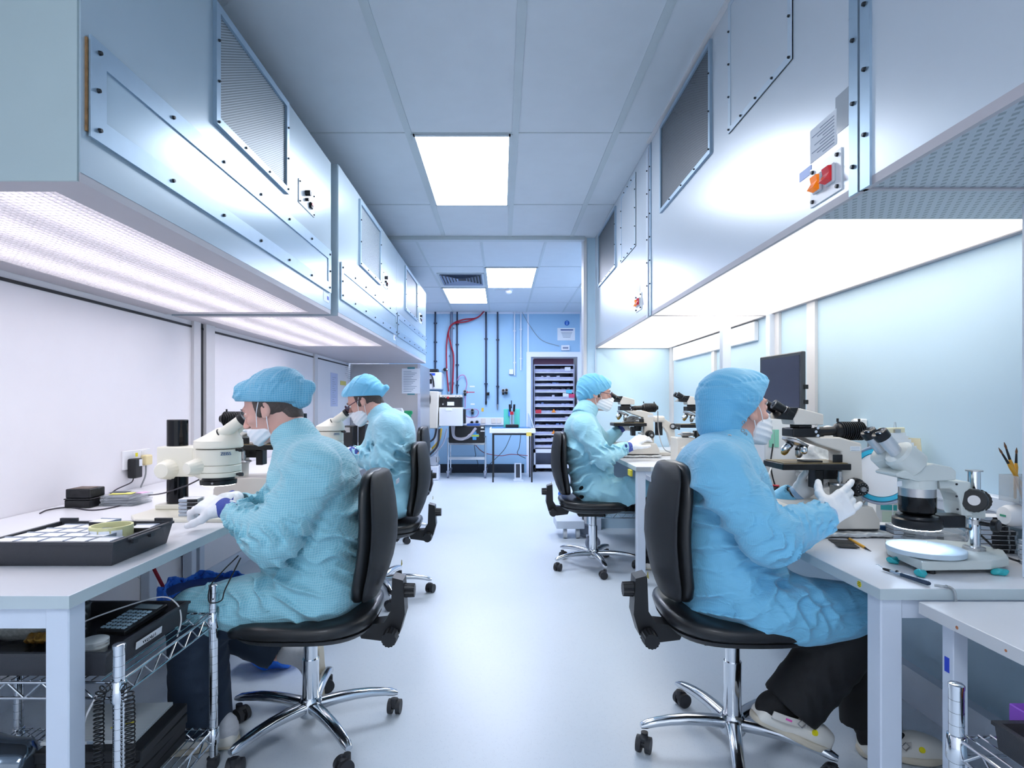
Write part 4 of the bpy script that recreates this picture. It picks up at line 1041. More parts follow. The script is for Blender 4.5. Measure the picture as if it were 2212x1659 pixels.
p3['gown'] = dict(amp=.06, prims=[
    ('E', at(1262, 965, Y), (.150, .19, .18), 0, .05), ('E', at(1252, 925, Y), (.11, .17, .11), 0, .06), ('E', at(1277, 1020, Y), (.165, .19, .14), 0, .06), ('E', at(1284, 1055, Y), (.165, .2, .10), 0, .06),
    ('C', at(1262, 917, 4.03), at(1262, 917, 4.33), .07, .07, .06), ('C', at(1262, 898, Y), at(1262, 925, Y), .075, .11, .05),
    ('C', at(1280, 1062, 4.06), at(1385, 1054, 4.05), .09, .08, .05), ('C', at(1280, 1062, 4.3), at(1385, 1052, 4.32), .09, .08, .05), ('B', at(1330, 1065, Y), (.16, .17, .05), .05, 0, .04),
    ('E', at(1335, 1070, 4.0), (.12, .035, .10), 0, .03), ('E', at(1362, 1060, 4.02), (.075, .05, .09), 0, .03)],
    folds=[(at(1303, 985, 3.95), .12, (55, 10, 40), (-30, 20, 50), 1.1, .3), (at(1250, 960, 4.03), .16, (22.4, 0, 15.8), (7.9, 6.6, -26.4), .9, 1.4), (at(1270, 1030, 4.03), .18, (-9.9, 6.6, 39.6), (26.4, 6.6, 6.6), 1.3, .7), (at(1340, 1070, 4.0), .14, (33, 0, 13.2), (6.6, 19.8, 19.8), .9, .2), (at(1345, 970, 4.05), .07, (90, 0, 30), (10, 30, 70), 1., .2)])
build_person(p3)

# ---- 4: right foreground
h4 = Head(at(1593, 888, 2.03), 1, -4, 18, 1.06)
Y = 1.96
p4 = dict(s=1, root=(.8, 1.96, 0), head=h4, neck=at(1572, 968, 1.98), chest=at(1560, 1065, Y), hip=at(1588, 1288, Y), body=None,
    label='person in sky-blue gown and black trousers with a cap covering the nape',
    gownmat=M_gownB, capmat=M_capB4, legmat=M_blackcloth, colh=.7, cuffmat=mat('pale_blue_cuff', '#9dbfe0', .7, bump=.4, bs=300),
    arms=[(at(1558, 1030, 1.77), at(1662, 1162, 1.68), at(1783, 1112, 1.78), [.088, .078, .055], at(1768, 1122, 1.765)),
          (at(1575, 1025, 2.15), at(1640, 1125, 2.25), at(1722, 1068, 2.16), [.082, .066, .050], at(1706, 1075, 2.17))],
    hands=[dict(d=(.86, .2, .44), n=(-.2, -.95, .1), side=-1, curl=[(.15, .25, .15), (.4, .55, .3), (.5, .6, .35), (.3, .2, .1)], thumb=(.5, .9), cl=.035, k=1.06, spread=.08),
           dict(d=(.8, -.1, .6), n=(.0, .8, .4), side=1, curl=[(.3, .4, .3)] * 4, cl=.035, watch=True)],
    legs=[(at(1595, 1300, 1.87), at(1850, 1350, 1.84), at(1705, 1528, 1.84), (.09, .098, .090)), (at(1595, 1300, 2.07), at(1870, 1345, 2.05), at(1880, 1572, 1.98), (.09, .098, .092))],
    feet=[dict(heel=at(1622, 1545, 1.83), d=(.93, 0, -.40), u=(.4, 0, .9), L=.265, ankle=at(1682, 1530, 1.84), sock=M_bsock, strap=True),
          dict(heel=(1.20, 1.93, .012), d=(1, -.12, 0), u=(0, 0, 1), L=.265, ankle=at(1872, 1570, 1.97), sock=M_bsock, strap=True)],
    nohair=True, cap=dict(cut=(-.707, .707, .004), seams=[(.098, .05), (.03, -.1)], puffs=[((-.03, 0, .05), (.115, .095, .095), .02), ((.045, 0, .085), (.065, .075, .05), .02), ((-.085, 0, -.03), (.062, .075, .075), .03), ((-.04, 0, -.05), (.06, .08, .055), .03)],
        folds=[((-.08, -.06, .0), .10, (40, 30, 70), (50, 10, 10), 1.0, 1.6), ((.02, -.05, .09), .10, (50, 10, 60), (40, 0, 30), .8, .4), ((-.05, -.06, -.06), .06, (60, 0, 110), (30, 20, 30), .9, .8)], amp=.009,
        snaps=[(-.062, -.098, -.03), (-.066, -.097, -.055), (-.052, -.092, -.068)]),
    collar_snaps=[at(1576, 942, 1.895), at(1584, 953, 1.893)],
    mask=dict(c=(.06, 0, -.068), r=(.055, .052, .055), top=-.016, back=.036, bot=.125))
p4['gown'] = dict(amp=.042, prims=[
    ('E', at(1562, 1085, Y), (.152, .195, .20), 0, .05), ('E', at(1543, 1025, Y), (.125, .18, .13), 0, .06), ('E', at(1572, 1180, Y), (.165, .195, .16), 0, .06),
    ('E', at(1575, 1255, Y), (.175, .205, .13), 0, .06), ('E', at(1600, 1290, Y), (.20, .20, .09), 0, .05),
    ('C', at(1555, 1005, 1.80), at(1555, 1005, 2.12), .078, .078, .06), ('C', at(1572, 975, 1.98), at(1560, 1020, Y), .078, .12, .05),
    ('C', at(1600, 1292, 1.85), at(1835, 1320, 1.83), .092, .090, .05), ('C', at(1600, 1292, 2.07), at(1850, 1318, 2.05), .092, .085, .05), ('B', at(1720, 1310, 1.96), (.19, .15, .05), .05, 4, .04),
    ('E', at(1745, 1335, 1.75), (.16, .045, .085), 0, .04), ('E', at(1830, 1315, 1.77), (.085, .05, .075), 0, .04), ('E', at(1672, 1325, 1.745), (.11, .04, .055), 0, .04)],
    folds=[(at(1665, 1165, 1.68), .11, (70, 10, -45), (30, 20, 55), .8, .2), (at(1590, 1070, 1.8), .14, (29.7, 0, -18.5), (7.9, 6.6, 26.4), .8, 1.1), (at(1500, 1140, 1.86), .15, (-19.8, 0, 39.6), (26.4, 6.6, 10.6), .6, .5),
        (at(1570, 1240, 1.82), .16, (-14.5, 6.6, 49.5), (26.4, 13.2, 13.2), 1.2, 2.1), (at(1700, 1290, 1.8), .16, (-31.7, 6.6, 39.6), (19.8, 13.2, 33), .9, .8), (at(1750, 1350, 1.73), .12, (50, 10, 14), (14, 0, 30), .55, 1.5),
        (at(1745, 1125, 1.75), .07, (85, 0, -50), (10, 30, 90), 1.1, .4)])
build_person(p4)
# ================================================================== microscopes
M_cream = mat('cream_enamel', '#d2cdc6', .38, bump=.06, bs=300)
M_cream2 = mat('warm_white_enamel', '#e0ddcf', .32, bump=.04, bs=300)
M_greyen = mat('pale_grey_enamel', '#c5ccca', .38, bump=.06, bs=300)
M_blk = mat('satin_black_metal', '#1c1e22', .32, .2)
M_lens = mat('lens_glass', '#3a4450', .03, .6)
M_brass = mat('brass_ring', '#b39a5b', .3, .9)
M_gold = mat('gold_stage_plate', '#8c7a55', .35, .5)
M_clear = mat('clear_plastic', '#d4dce4', .12, trans=.3, ior=1.3, alpha=.38)
M_foil = mat('crinkled_foil_wrap', '#c4c7ca', .25, .35, var=.35, vs=30, bump=1.0, bs=40)
def ridged_knob(b, a, c, r0, r1, n=30, dep=.08):
    a, c = Vector(a), Vector(c); x, y, d = frame_of(c - a)
    ring = lambda p, r: [p + x * (r * (1 - dep * (i % 2)) * math.cos(2 * PI * i / n)) + y * (r * (1 - dep * (i % 2)) * math.sin(2 * PI * i / n)) for i in range(n)]
    flat = lambda p, r: [p + x * (r * math.cos(2 * PI * i / n)) + y * (r * math.sin(2 * PI * i / n)) for i in range(n)]
    b.loft([ring(a, r0), ring(a.lerp(c, .85), (r0 * .15 + r1 * .85)), flat(c, r1 * .85)])
def compound(label, org, s, k=1., lamp=True, rz=0., group=None):
    t = thing('compound_microscope', label, 'microscope', org, rz, group)
    def L(px, py): return (s * (px - 1772) / 590 * k, (1133 - py) / 590 * k)
    def P(px, py, y=0.): u, w_ = L(px, py); return Vector((u, y * k, w_))
    kw = dict(world=False)
    def poly(pts, hw): return lambda b: b.xz([L(*p) for p in pts], -hw * k, hw * k)
    one('base', M_cream, t, poly([(1675, 1094), (1690, 1085), (1757, 1082), (1850, 1085), (1864, 1112), (1865, 1131), (1682, 1131), (1676, 1120)], .092), bev=.004 * k, **kw)
    one('base_pad', M_dark, t, lambda b: b.box((min(L(1685, 0)[0], L(1862, 0)[0]), -.088 * k, 0), (max(L(1685, 0)[0], L(1862, 0)[0]), .088 * k, .0055)), **kw)
    one('stand', M_cream, t, poly([(1725, 944), (1800, 944), (1845, 957), (1849, 1088), (1806, 1088), (1802, 975), (1748, 957)], .043), bev=.005 * k, **kw)
    hd_ = one('binocular_head', M_cream, t, poly([(1714, 883), (1764, 896), (1764, 918), (1703, 918), (1700, 906)], .046), bev=.003 * k, **kw)
    one('head_front_plate', M_blk, hd_, poly([(1694, 882), (1712, 882), (1701, 908), (1664, 905)], .044), bev=.001, **kw)
    for y in (-.033, .033):
        e = one('eyepiece', M_blk, t, lambda b: (b.lathe(P(1703, 897, y), P(1662, 874, y) - P(1703, 897, y), [(0, .013 * k), (.02 * k, .0145 * k), (.022 * k, .017 * k), (.03 * k, .017 * k), (.032 * k, .0145 * k), (.05 * k, .0155 * k), (.078 * k, .0175 * k), (.080 * k, .012 * k)], 24)), auto=40, **kw)
        one('eye_lens', M_lens, e, lambda b: b.lathe(P(1703, 897, y) + (P(1662, 874, y) - P(1703, 897, y)).normalized() * .0795 * k, P(1662, 874, y) - P(1703, 897, y), [(0, .012 * k), (.002, .008 * k)], 20), **kw)
        one('index_ring', M_steel, e, lambda b: b.torus(P(1703, 897, y).lerp(P(1662, 874, y), .45), P(1662, 874) - P(1703, 897), .0158 * k, .0008, 24, 6), **kw)
    il = one('illuminator_block', M_blk, t, lambda b: (b.xz([L(*p) for p in ((1701, 925), (1760, 925), (1760, 944), (1701, 944))], -.042 * k, .042 * k), b.cyl(P(1730, 925), P(1730, 918), .036 * k)), bev=.004 * k, **kw)
    for px, py in ((1747, 924), (1743, 932), (1747, 940)):
        one('chrome_pin', M_chrome, il, lambda b: b.lathe(P(px, py, -.042), Vector((0, -1, 0)), [(0, .003 * k), (.012 * k, .003 * k), (.013 * k, .005 * k), (.02 * k, .005 * k)], 12), **kw)
    if lamp:
        one('illuminator_tube', M_blk, t, lambda b: b.lathe(P(1760, 934), P(1800, 932) - P(1760, 934), [(0, .014 * k), (.01 * k, .014 * k), (.011 * k, .018 * k), (.028 * k, .018 * k), (.029 * k, .016 * k), (.07 * k, .0165 * k), (.072 * k, .02 * k)], 24), auto=40, **kw)
        lh = one('lamp_housing', M_blk, t, lambda b: b.lathe(P(1802, 932), P(1866, 932) - P(1802, 932), [(0, .02 * k), (.006 * k, .027 * k), (.016 * k, .028 * k), (.10 * k, .028 * k), (.106 * k, .024 * k), (.112 * k, .016 * k), (.118 * k, .015 * k)], 24), auto=40, **kw)
        for i in range(11):
            q = P(1813 + i * 4.5, 932)
            one('cooling_fin', M_blk, lh, lambda b: b.lathe(q, P(1866, 932) - P(1802, 932), [(0, .034 * k), (.0028 * k, .034 * k)], 24), **kw)
        one('lamp_stud', M_blk, lh, lambda b: (b.cyl(P(1809, 913), P(1809, 905), .004 * k), b.cyl(P(1855, 913), P(1855, 906), .004 * k)), **kw)
    nc = P(1719, 954); nd = Vector((-.36 * s, 0, -.93))
    one('nosepiece', M_steel, t, lambda b: b.lathe(nc - nd * .004, nd, [(0, .030 * k), (.004 * k, .046 * k), (.012 * k, .045 * k), (.017 * k, .032 * k)], 32), auto=50, **kw)
    for a, bb, mt, y in ((P(1708, 958, -.006), P(1688, 974, -.01), M_chrome, 0), (P(1712, 961, .02), P(1699, 983, .025), M_brass, 0), (P(1727, 962, -.025), P(1724, 977, -.045), M_chrome, 0), (P(1729, 966, .008), P(1728, 989, .008), M_steel, 0)):
        ob = one('objective', mt, t, lambda b: b.lathe(a, bb - a, [(0, .011 * k), (.014 * k, .0125 * k), ((bb - a).length * .8, .0125 * k), ((bb - a).length, .008 * k), ((bb - a).length + .002, .004 * k)], 20), auto=40, **kw)
        one('objective_collar', M_blk, ob, lambda b: b.lathe(a + (bb - a).normalized() * .006 * k, bb - a, [(0, .0133 * k), (.007 * k, .0133 * k)], 20), **kw)
    st_ = one('stage', M_blk, t, lambda b: b.box((min(L(1670, 0)[0], L(1812, 0)[0]), -.075 * k, L(0, 1011)[1]), (max(L(1670, 0)[0], L(1812, 0)[0]), .075 * k, L(0, 998)[1]), .002), **kw)
    one('stage_plate', M_gold, st_, lambda b: b.box((min(L(1674, 0)[0], L(1806, 0)[0]), -.07 * k, L(0, 998)[1]), (max(L(1674, 0)[0], L(1806, 0)[0]), .07 * k, L(0, 996.5)[1])), **kw)
    one('specimen_holder', M_dark, st_, lambda b: b.cbox(P(1743, 995, -.02), (.065 * k, .05 * k, .006)), **kw)
    one('stage_scale', M_blk, t, lambda b: b.cbox(P(1793, 992, -.046), (.034 * k, .004, .04 * k), .001), **kw)
    one('stage_bracket', M_blk, t, lambda b: (b.cbox(P(1762, 1034, 0), (.03 * k, .05 * k, .066 * k), .002), b.cbox(P(1785, 1022, 0), (.05 * k, .045 * k, .04 * k), .002)), **kw)
    one('stage_drive_knob', M_steel, t, lambda b: (b.lathe(P(1794, 1015, -.056), Vector((0, 0, -1)), [(0, .007 * k), (.018 * k, .007 * k), (.0185 * k, .010 * k), (.034 * k, .010 * k), (.0345 * k, .006 * k), (.045 * k, .006 * k)], 20), b.lathe(P(1790, 1039, -.056), Vector((0, 0, -1)), [(0, .024 * k), (.006 * k, .026 * k), (.010 * k, .018 * k)], 28)), auto=40, **kw)
    for sd in (-1, 1):
        fk = one('focus_knob', M_blk, t, lambda b: (ridged_knob(b, P(1828, 1048, sd * .043), P(1828, 1048, sd * .066), .033 * k, .032 * k, 40, .04), ridged_knob(b, P(1830, 1049, sd * .066), P(1830, 1049, sd * .088), .027 * k, .024 * k, 36, .05)), auto=30, **kw)
        one('fine_focus_cap', M_steel, fk, lambda b: b.cyl(P(1830, 1049, sd * .088), P(1830, 1049, sd * .096), .009 * k), **kw)
        one('dial_mark', mat('white_mark', '#d8dadd', .5), fk, lambda b: [b.cbox(P(1830, 1049, sd * .0889) + Vector((.017 * k * math.cos(a), 0, .017 * k * math.sin(a))), (.002, .0006, .002)) for a in [2 * PI * i / 12 for i in range(12)]], **kw)
    lb = one('printed_label', M_paper, t, lambda b: b.cbox(P(1831, 968, -.0435), (.036 * k, .001, .017 * k)), **kw)
    one('label_line', MC['print_grey'], lb, lambda b: [b.cbox(P(1831, 965 + i * 3, -.0442), (.03 * k, .0004, .0012)) for i in range(3)], **kw)
    one('mains_inlet', M_dark, t, lambda b: b.cbox(P(1700, 1121, -.093), (.012 * k, .002, .014 * k)), **kw)
    return t
SY = 2.08
m4 = compound('microscope with finned black lamp housing that the sky-blue gown worker focuses', (at(1772, 0, SY).x, SY, .742), 1)
m3 = compound('cream and black microscope used by the worker at the far right bench', (at(1372, 0, 4.42).x, 4.42, .798), 1, 1.04)
m1 = compound('microscope behind the cream stereo microscope, its finned lamp towards the left wall', (-1.154, 2.72, LZ + .012), -1, 1.05)
m5 = compound('unused microscope with chrome eyepieces rising behind the sky-blue cap', (1.40, 3.98, .812), 1, 1.0, lamp=False)
# wrapped boards beneath
def wrapped(label, lo, hi):
    lo, hi = Vector(lo), Vector(hi); c = (lo + hi) / 2; h = (hi - lo) / 2
    o = sdf_mesh('foil_wrapped_board', lambda P: s_box(P, c, h - Vector((.003,) * 3), .006) - .0022 * (1 - np.abs(np.sin(P[:, 0] * 90 + 2 * np.sin(P[:, 1] * 40)))) - .0015 * np.sin(P[:, 1] * 120 + P[:, 0] * 50 + P[:, 2] * 200), lo - Vector((.01,) * 3), hi + Vector((.01,) * 3), .004, M_foil)
    return tag(o, label, 'board')
wrapped('crinkled foil-wrapped board under the microscope of the sky-blue gown worker', (1.0, 1.955, .7215), (1.345, 2.20, .7405))
wrapped('foil-wrapped board under the microscope on the far right bench', (.905, 4.31, .7755), (1.215, 4.56, .7965))

# ---- cream stereo microscope on its black pole (left)
t = thing('stereo_microscope', 'cream stereo microscope on a thick black pole, left foreground bench', 'microscope', (-1.2, 2.3, LZ))
px_ = -1.337
one('base_plate', M_cream2, t, lambda b: (b.prism([(-1.42, 2.20), (-1.36, 2.13), (-.995, 2.13), (-.965, 2.17), (-.965, 2.42), (-1.0, 2.47), (-1.40, 2.47), (-1.42, 2.44)], LZ, LZ + .014),), bev=.003)
one('pole_foot', M_cream2, t, lambda b: b.box((px_ - .06, 2.31, LZ + .014), (px_ + .06, 2.43, LZ + .034), .004))
one('pole', mat('gloss_black_tube', '#0d0f14', .08, .3), t, lambda b: b.cyl((px_, 2.37, LZ + .03), (px_, 2.37, 1.113), .04, seg=40), auto=50)
one('pole_cap', M_dark, t, lambda b: b.lathe((px_, 2.37, 1.113), (0, 0, 1), [(0, .04), (.003, .038)], 40))
one('carrier', M_cream2, t, lambda b: b.box((px_ - .055, 2.315, .886), (px_ + .095, 2.425, 1.008), .006, seg=2))
one('carrier_arm', M_cream2, t, lambda b: b.loft([[Vector((px_ + .08, 2.33, .90)), Vector((px_ + .08, 2.41, .90)), Vector((px_ + .08, 2.41, 1.0)), Vector((px_ + .08, 2.33, 1.0))], [Vector((px_ + .15, 2.25, .885)), Vector((px_ + .15, 2.33, .885)), Vector((px_ + .15, 2.33, 1.008)), Vector((px_ + .15, 2.25, 1.008))], [Vector((-1.12, 2.21, .885)), Vector((-1.12, 2.29, .885)), Vector((-1.12, 2.29, .905)), Vector((-1.12, 2.21, .905))]]), bev=.003)
one('focus_knob', M_cream2, t, lambda b: ridged_knob(b, (px_ - .005, 2.315, .916), (px_ - .005, 2.262, .916), .042, .032, 36, .05), auto=30)
bx, by = -1.108, 2.25
def body(b):
    for (z0, z1, r0, r1) in ((.899, .9165, .083, .083), (.9175, .944, .0825, .082), (.945, 1.006, .0815, .081)): b.lathe((bx, by, 0), (0, 0, 1), [(z0, r0 - .002), (z0 + .002, r0), (z1 - .002, r1), (z1, r1 - .002)], 48)
one('zoom_body', M_cream2, t, body, auto=40)
def capf_(b):
    R = []
    for z, r, ox in ((1.010, .086, 0), (1.014, .089, 0), (1.028, .089, 0), (1.030, .088, 0), (1.038, .088, 0), (1.060, .062, .016), (1.082, .040, .03), (1.088, .03, .032)):
        R.append([Vector((bx + ox + r * math.cos(a), by + r * math.sin(a), z)) for a in [2 * PI * i / 48 for i in range(48)]])
    b.loft(R)
one('ocular_head', M_cream2, t, capf_, auto=35)
e0, e1 = Vector((bx + .018, by, 1.055)), at(521, 905, 2.2); ed_ = (Vector((e1.x, by, e1.z)) - e0)
for y in (-.034, .034):
    a = e0 + Vector((0, y, 0)); d = ed_
    e = one('eyepiece', M_cream2, t, lambda b: b.lathe(a, d, [(0, .0225), (d.length - .012, .0215)], 28), smooth=True)
    one('eyecup', M_dark, e, lambda b: b.lathe(a + d.normalized() * (d.length - .012), d, [(0, .0235), (.018, .0245), (.02, .021), (.017, .017), (.016, .0)], 28), auto=40)
    one('collar_ring', M_dark, e, lambda b: b.torus(a + d.normalized() * .012, d, .0232, .003, 28, 8))
for zz in (.952, 1.002):
    one('clamp_screw', M_dark, t, lambda b: b.lathe((bx + .076, by - .02, zz - .045 if zz < 1 else zz), (1, 0, 0), [(0, .005), (.012, .005), (.013, .0075), (.028, .0075)], 12))
one('zoom_knob', M_cream2, t, lambda b: ridged_knob(b, (bx - .045, by - .066, .942), (bx - .045 - .02, by - .112, .938), .033, .024, 32, .07), auto=30)
rl = one('ring_light', M_blk, t, lambda b: (b.lathe((bx, by, .868), (0, 0, 1), [(0, .052), (0, .066), (.016, .067), (.018, .058), (.03, .057), (.031, .05)], 40)), auto=40)
one('led_ring', mat('led_ring_white', '#ffffff', .5, emit='#f4f8ff', es=6), rl, lambda b: b.torus((bx, by, .8675), (0, 0, 1), .058, .003, 40, 6))
one('ring_light_screw', M_steel, rl, lambda b: b.cyl((bx + .01, by - .064, .878), (bx + .01, by - .072, .878), .004))
def text(s_, size, loc, rot, m, parent, name='lettering', ext=.0003, world=True):
    cu = bpy.data.curves.new(name, 'FONT'); cu.body = s_; cu.size = size; cu.extrude = ext; cu.align_x = 'CENTER'; cu.align_y = 'CENTER'
    tmp = bpy.data.objects.new(name, cu); C.objects.link(tmp); bpy.context.view_layer.update()
    me = bpy.data.meshes.new_from_object(tmp); bpy.data.objects.remove(tmp)
    me.transform(Matrix.Translation(Vector(loc)) @ Euler(rot).to_matrix().to_4x4())
    return link_mesh(name, me, m, parent, world)
M_ink = mat('printed_ink', '#23252c', .6)
text('ZEISS', .017, (bx + .057, by - .0605, .990), (PI / 2, 0, math.radians(43)), mat('blue_logo_ink', '#3b5f8f', .5), t, ext=.0012)
text('SteREO', .007, (bx + .062, by - .0555, .957), (PI / 2, 0, math.radians(47)), MC['blue_logo_ink'], t, ext=.0012) if False else None
one('stage_disc', M_cream2, t, lambda b: b.cyl((bx, by, LZ + .014), (bx, by, LZ + .02), .06, seg=32))
m2 = dup(t, Vector(t.location) + Vector((.03, 1.37, .004)), 0, 'cream stereo microscope used by the person in dark glasses')
wrapped('foil-wrapped pad under the cream microscope behind the first left worker', (-1.40, 3.50, .7405), (-.955, 3.86, .7435)) if False else None

# ---- pale grey stereo microscope (right foreground)
t = thing('stereo_microscope', 'pale grey stereo microscope with ring light and round stage, right foreground bench', 'microscope', (1.3, 1.62, DZ))
bp = [(1.147, 1.700), (1.128, 1.535), (1.322, 1.545), (1.40, 1.58), (1.455, 1.66), (1.44, 1.75), (1.36, 1.79), (1.20, 1.79)]
one('base', M_greyen, t, lambda b: b.prism(bp, .733, .758), bev=.003)
for x, y in ((1.17, 1.56), (1.19, 1.74), (1.37, 1.60), (1.37, 1.74)):
    one('foot', M_dark, t, lambda b: b.cyl((x, y, .7205), (x, y, .733), .011, seg=16))
scx, scy = at(1999, 0, 1.62).x, 1.62
sg = one('stage_disc', mat('pale_blue_stage', '#b9cad6', .35), t, lambda b: b.lathe((scx, scy, .7585), (0, 0, 1), [(0, .075), (.003, .076), (.004, .093), (.017, .094), (.0185, .092)], 64), auto=40)
one('specimen', M_clear, t, lambda b: b.lathe((scx, scy - .005, .777), (0, 0, 1), [(0, .004), (.006, .004), (.008, .002), (.016, .0015)], 12))
cx_, cy_ = at(2104, 0, 1.665).x, 1.665
one('column', M_chrome, t, lambda b: b.cyl((cx_, cy_, .758), (cx_, cy_, .985), .0155, seg=32), auto=50)
one('column_cap', M_steel, t, lambda b: b.cyl((cx_, cy_, .985), (cx_, cy_, .9885), .021, seg=32))
one('column_flange', M_steel, t, lambda b: b.lathe((cx_, cy_, .758), (0, 0, 1), [(0, .027), (.008, .027), (.009, .022)], 32))
one('column_collar', M_steel, t, lambda b: b.cyl((cx_, cy_, .833), (cx_, cy_, .846), .023, seg=32))
A = lambda px, py, Y=1.64: at(px, py, Y)
def pl(pts, y0, y1, Yr=1.64):
    return lambda b: b.xz([(at(p[0], p[1], Yr).x, at(p[0], p[1], Yr).z) for p in pts], y0, y1)
one('focus_mount', M_greyen, t, pl([(2075, 1060), (2120, 1060), (2121, 1119), (2077, 1116)], 1.625, 1.705), bev=.004)
one('arm', M_greyen, t, pl([(2005, 1033), (2073, 1037), (2077, 1109), (2053, 1109), (2050, 1080), (2043, 1062), (2031, 1052), (2008, 1052)], 1.60, 1.665), bev=.004)
one('arm_screw', M_dark, t, lambda b: [b.cyl(A(px, py, 1.60), A(px, py, 1.60) - Vector((0, .002, 0)), .003, seg=10) for px, py in ((2066, 1046), (2066, 1072), (2068, 1100))])
fk = one('focus_knob', M_blk, t, lambda b: ridged_knob(b, A(2104, 1081, 1.625), A(2104, 1081, 1.585), .034, .033, 40, .04), auto=30)
one('knob_cap', M_steel, fk, lambda b: b.cyl(A(2104, 1081, 1.585), A(2104, 1081, 1.583), .014, seg=24))
one('far_focus_knob', M_blk, t, lambda b: ridged_knob(b, A(2112, 1081, 1.705), A(2112, 1081, 1.745), .034, .033, 40, .04), auto=30)
one('clamp_knob', M_blk, t, lambda b: (b.cyl((cx_, cy_ - .02, .838), (cx_ + .02, cy_ - .05, .838), .006), b.lathe((cx_ + .014, cy_ - .045, .838), (.45, -.9, 0), [(0, .014), (.002, .0175), (.014, .0175), (.017, .014)], 28)), auto=40)
zc = Vector((at(1981, 0, 1.62).x, 1.62, 0))
zz = lambda py: at(0, py, 1.62).z
one('carrier_ring', M_greyen, t, lambda b: b.lathe(zc, (0, 0, 1), [(zz(1053), .046), (zz(1034), .046)], 40), auto=40)
one('zoom_ring', M_steel, t, lambda b: b.lathe(zc, (0, 0, 1), [(zz(1071), .0445), (zz(1053), .0445)], 48), auto=40)
one('objective_barrel', mat('gloss_black_barrel', '#0e1013', .12, .3), t, lambda b: b.lathe(zc, (0, 0, 1), [(zz(1112), .030), (zz(1107), .040), (zz(1102), .045), (zz(1071), .0455)], 48), auto=40)
rl = one('ring_light', M_blk, t, lambda b: b.lathe(zc, (0, 0, 1), [(zz(1138), .040), (zz(1138), .056), (zz(1134), .060), (zz(1120), .060), (zz(1117), .052), (zz(1112), .050), (zz(1111), .03)], 48), auto=40)
one('led_ring', mat('led_ring_blue_white', '#ffffff', .5, emit='#cfe4ff', es=22), rl, lambda b: b.lathe(zc, (0, 0, 1), [(zz(1139.5), .041), (zz(1139.5), .055), (zz(1137.5), .055), (zz(1137.5), .041)], 48, False))
one('light_controller', M_blk, rl, lambda b: b.cbox(Vector((zc.x + .078, 1.615, (zz(1110) + zz(1136)) / 2)), (.075, .05, zz(1110) - zz(1136)), .003))
one('prism_head', M_greyen, t, pl([(1912, 1019), (1930, 1012), (1992, 998), (2030, 1006), (2039, 1014), (2039, 1033), (1961, 1036), (1912, 1025)], 1.575, 1.665, 1.62), bev=.005)
for (xa, ya, xb, yb, Y0, Y1, xe, ye) in ((1972, 1004, 1935, 976, 1.60, 1.60, 1903, 939), (1930, 996, 1905, 972, 1.672, 1.672, 1878, 936)):
    a, b_ = at(xa, ya, Y0), at(xb, yb, Y1); d = b_ - a
    one('ocular_pod', M_greyen, t, lambda b: b.lathe(a - d * .15, d, [(0, .034), (.006, .041), (d.length * 1.0, .041), (d.length * 1.12, .034), (d.length * 1.15, .02)], 36), auto=35)
    e_ = at(xe, ye, Y1); dd = e_ - b_
    ep = one('eyepiece', mat('silver_tube', '#c8ccd0', .3, .5), t, lambda b: b.lathe(b_ - dd * .15, dd, [(0, .0175), (dd.length * .45, .0175), (dd.length * .46, .019), (dd.length * .98, .019)], 32), auto=40)
    eu = one('eyecup', M_blk, ep, lambda b: b.lathe(e_ - dd.normalized() * .012, dd, [(0, .0205), (.02, .0215), (.022, .019), (.019, .014), (.018, 0)], 32), auto=40)
    one('eye_lens', M_lens, ep, lambda b: b.sph(e_ + dd.normalized() * .004, .0125, (1, 1, .5)))
lbx = one('printed_label', M_paper, t, lambda b: b.cbox(at(1943, 1045, 1.572), (.024, .001, .014), rz=.5))

# ---- small cream stereo microscope behind the far right one
t = thing('stereo_microscope', 'small cream stereo microscope with round black focus knob at the far right bench', 'microscope', (1.35, 4.9, .774))
Q = lambda px, py, Y=4.6: at(px, py, Y)
one('base', M_cream, t, lambda b: b.box((Q(1418, 0).x, 4.5, .775), (Q(1462, 0).x, 4.75, .80), .004))
one('arm', M_cream, t, lambda b: b.xz([(Q(*p).x, Q(*p).z) for p in ((1418, 903), (1432, 903), (1455, 918), (1459, 962), (1449, 962), (1441, 935), (1432, 922), (1418, 920))], 4.58, 4.64), bev=.004)
one('head', M_cream, t, lambda b: b.cbox(Q(1422, 905), (.09, .08, .05), .015, seg=2))
fk = one('focus_knob', M_blk, t, lambda b: b.lathe(Q(1453, 921, 4.58), (0, -1, 0), [(0, .024), (.03, .024)], 24), auto=40)
one('knob_cap', M_steel, fk, lambda b: b.cyl(Q(1453, 921, 4.55), Q(1453, 921, 4.546), .014))
one('clamp_knob', M_dark, t, lambda b: b.lathe(Q(1459, 925, 4.61), (1, 0, 0), [(0, .005), (.02, .006), (.024, .014), (.034, .014)], 14))
one('objective', M_blk, t, lambda b: b.cyl(Q(1423, 912), Q(1423, 940), .03))
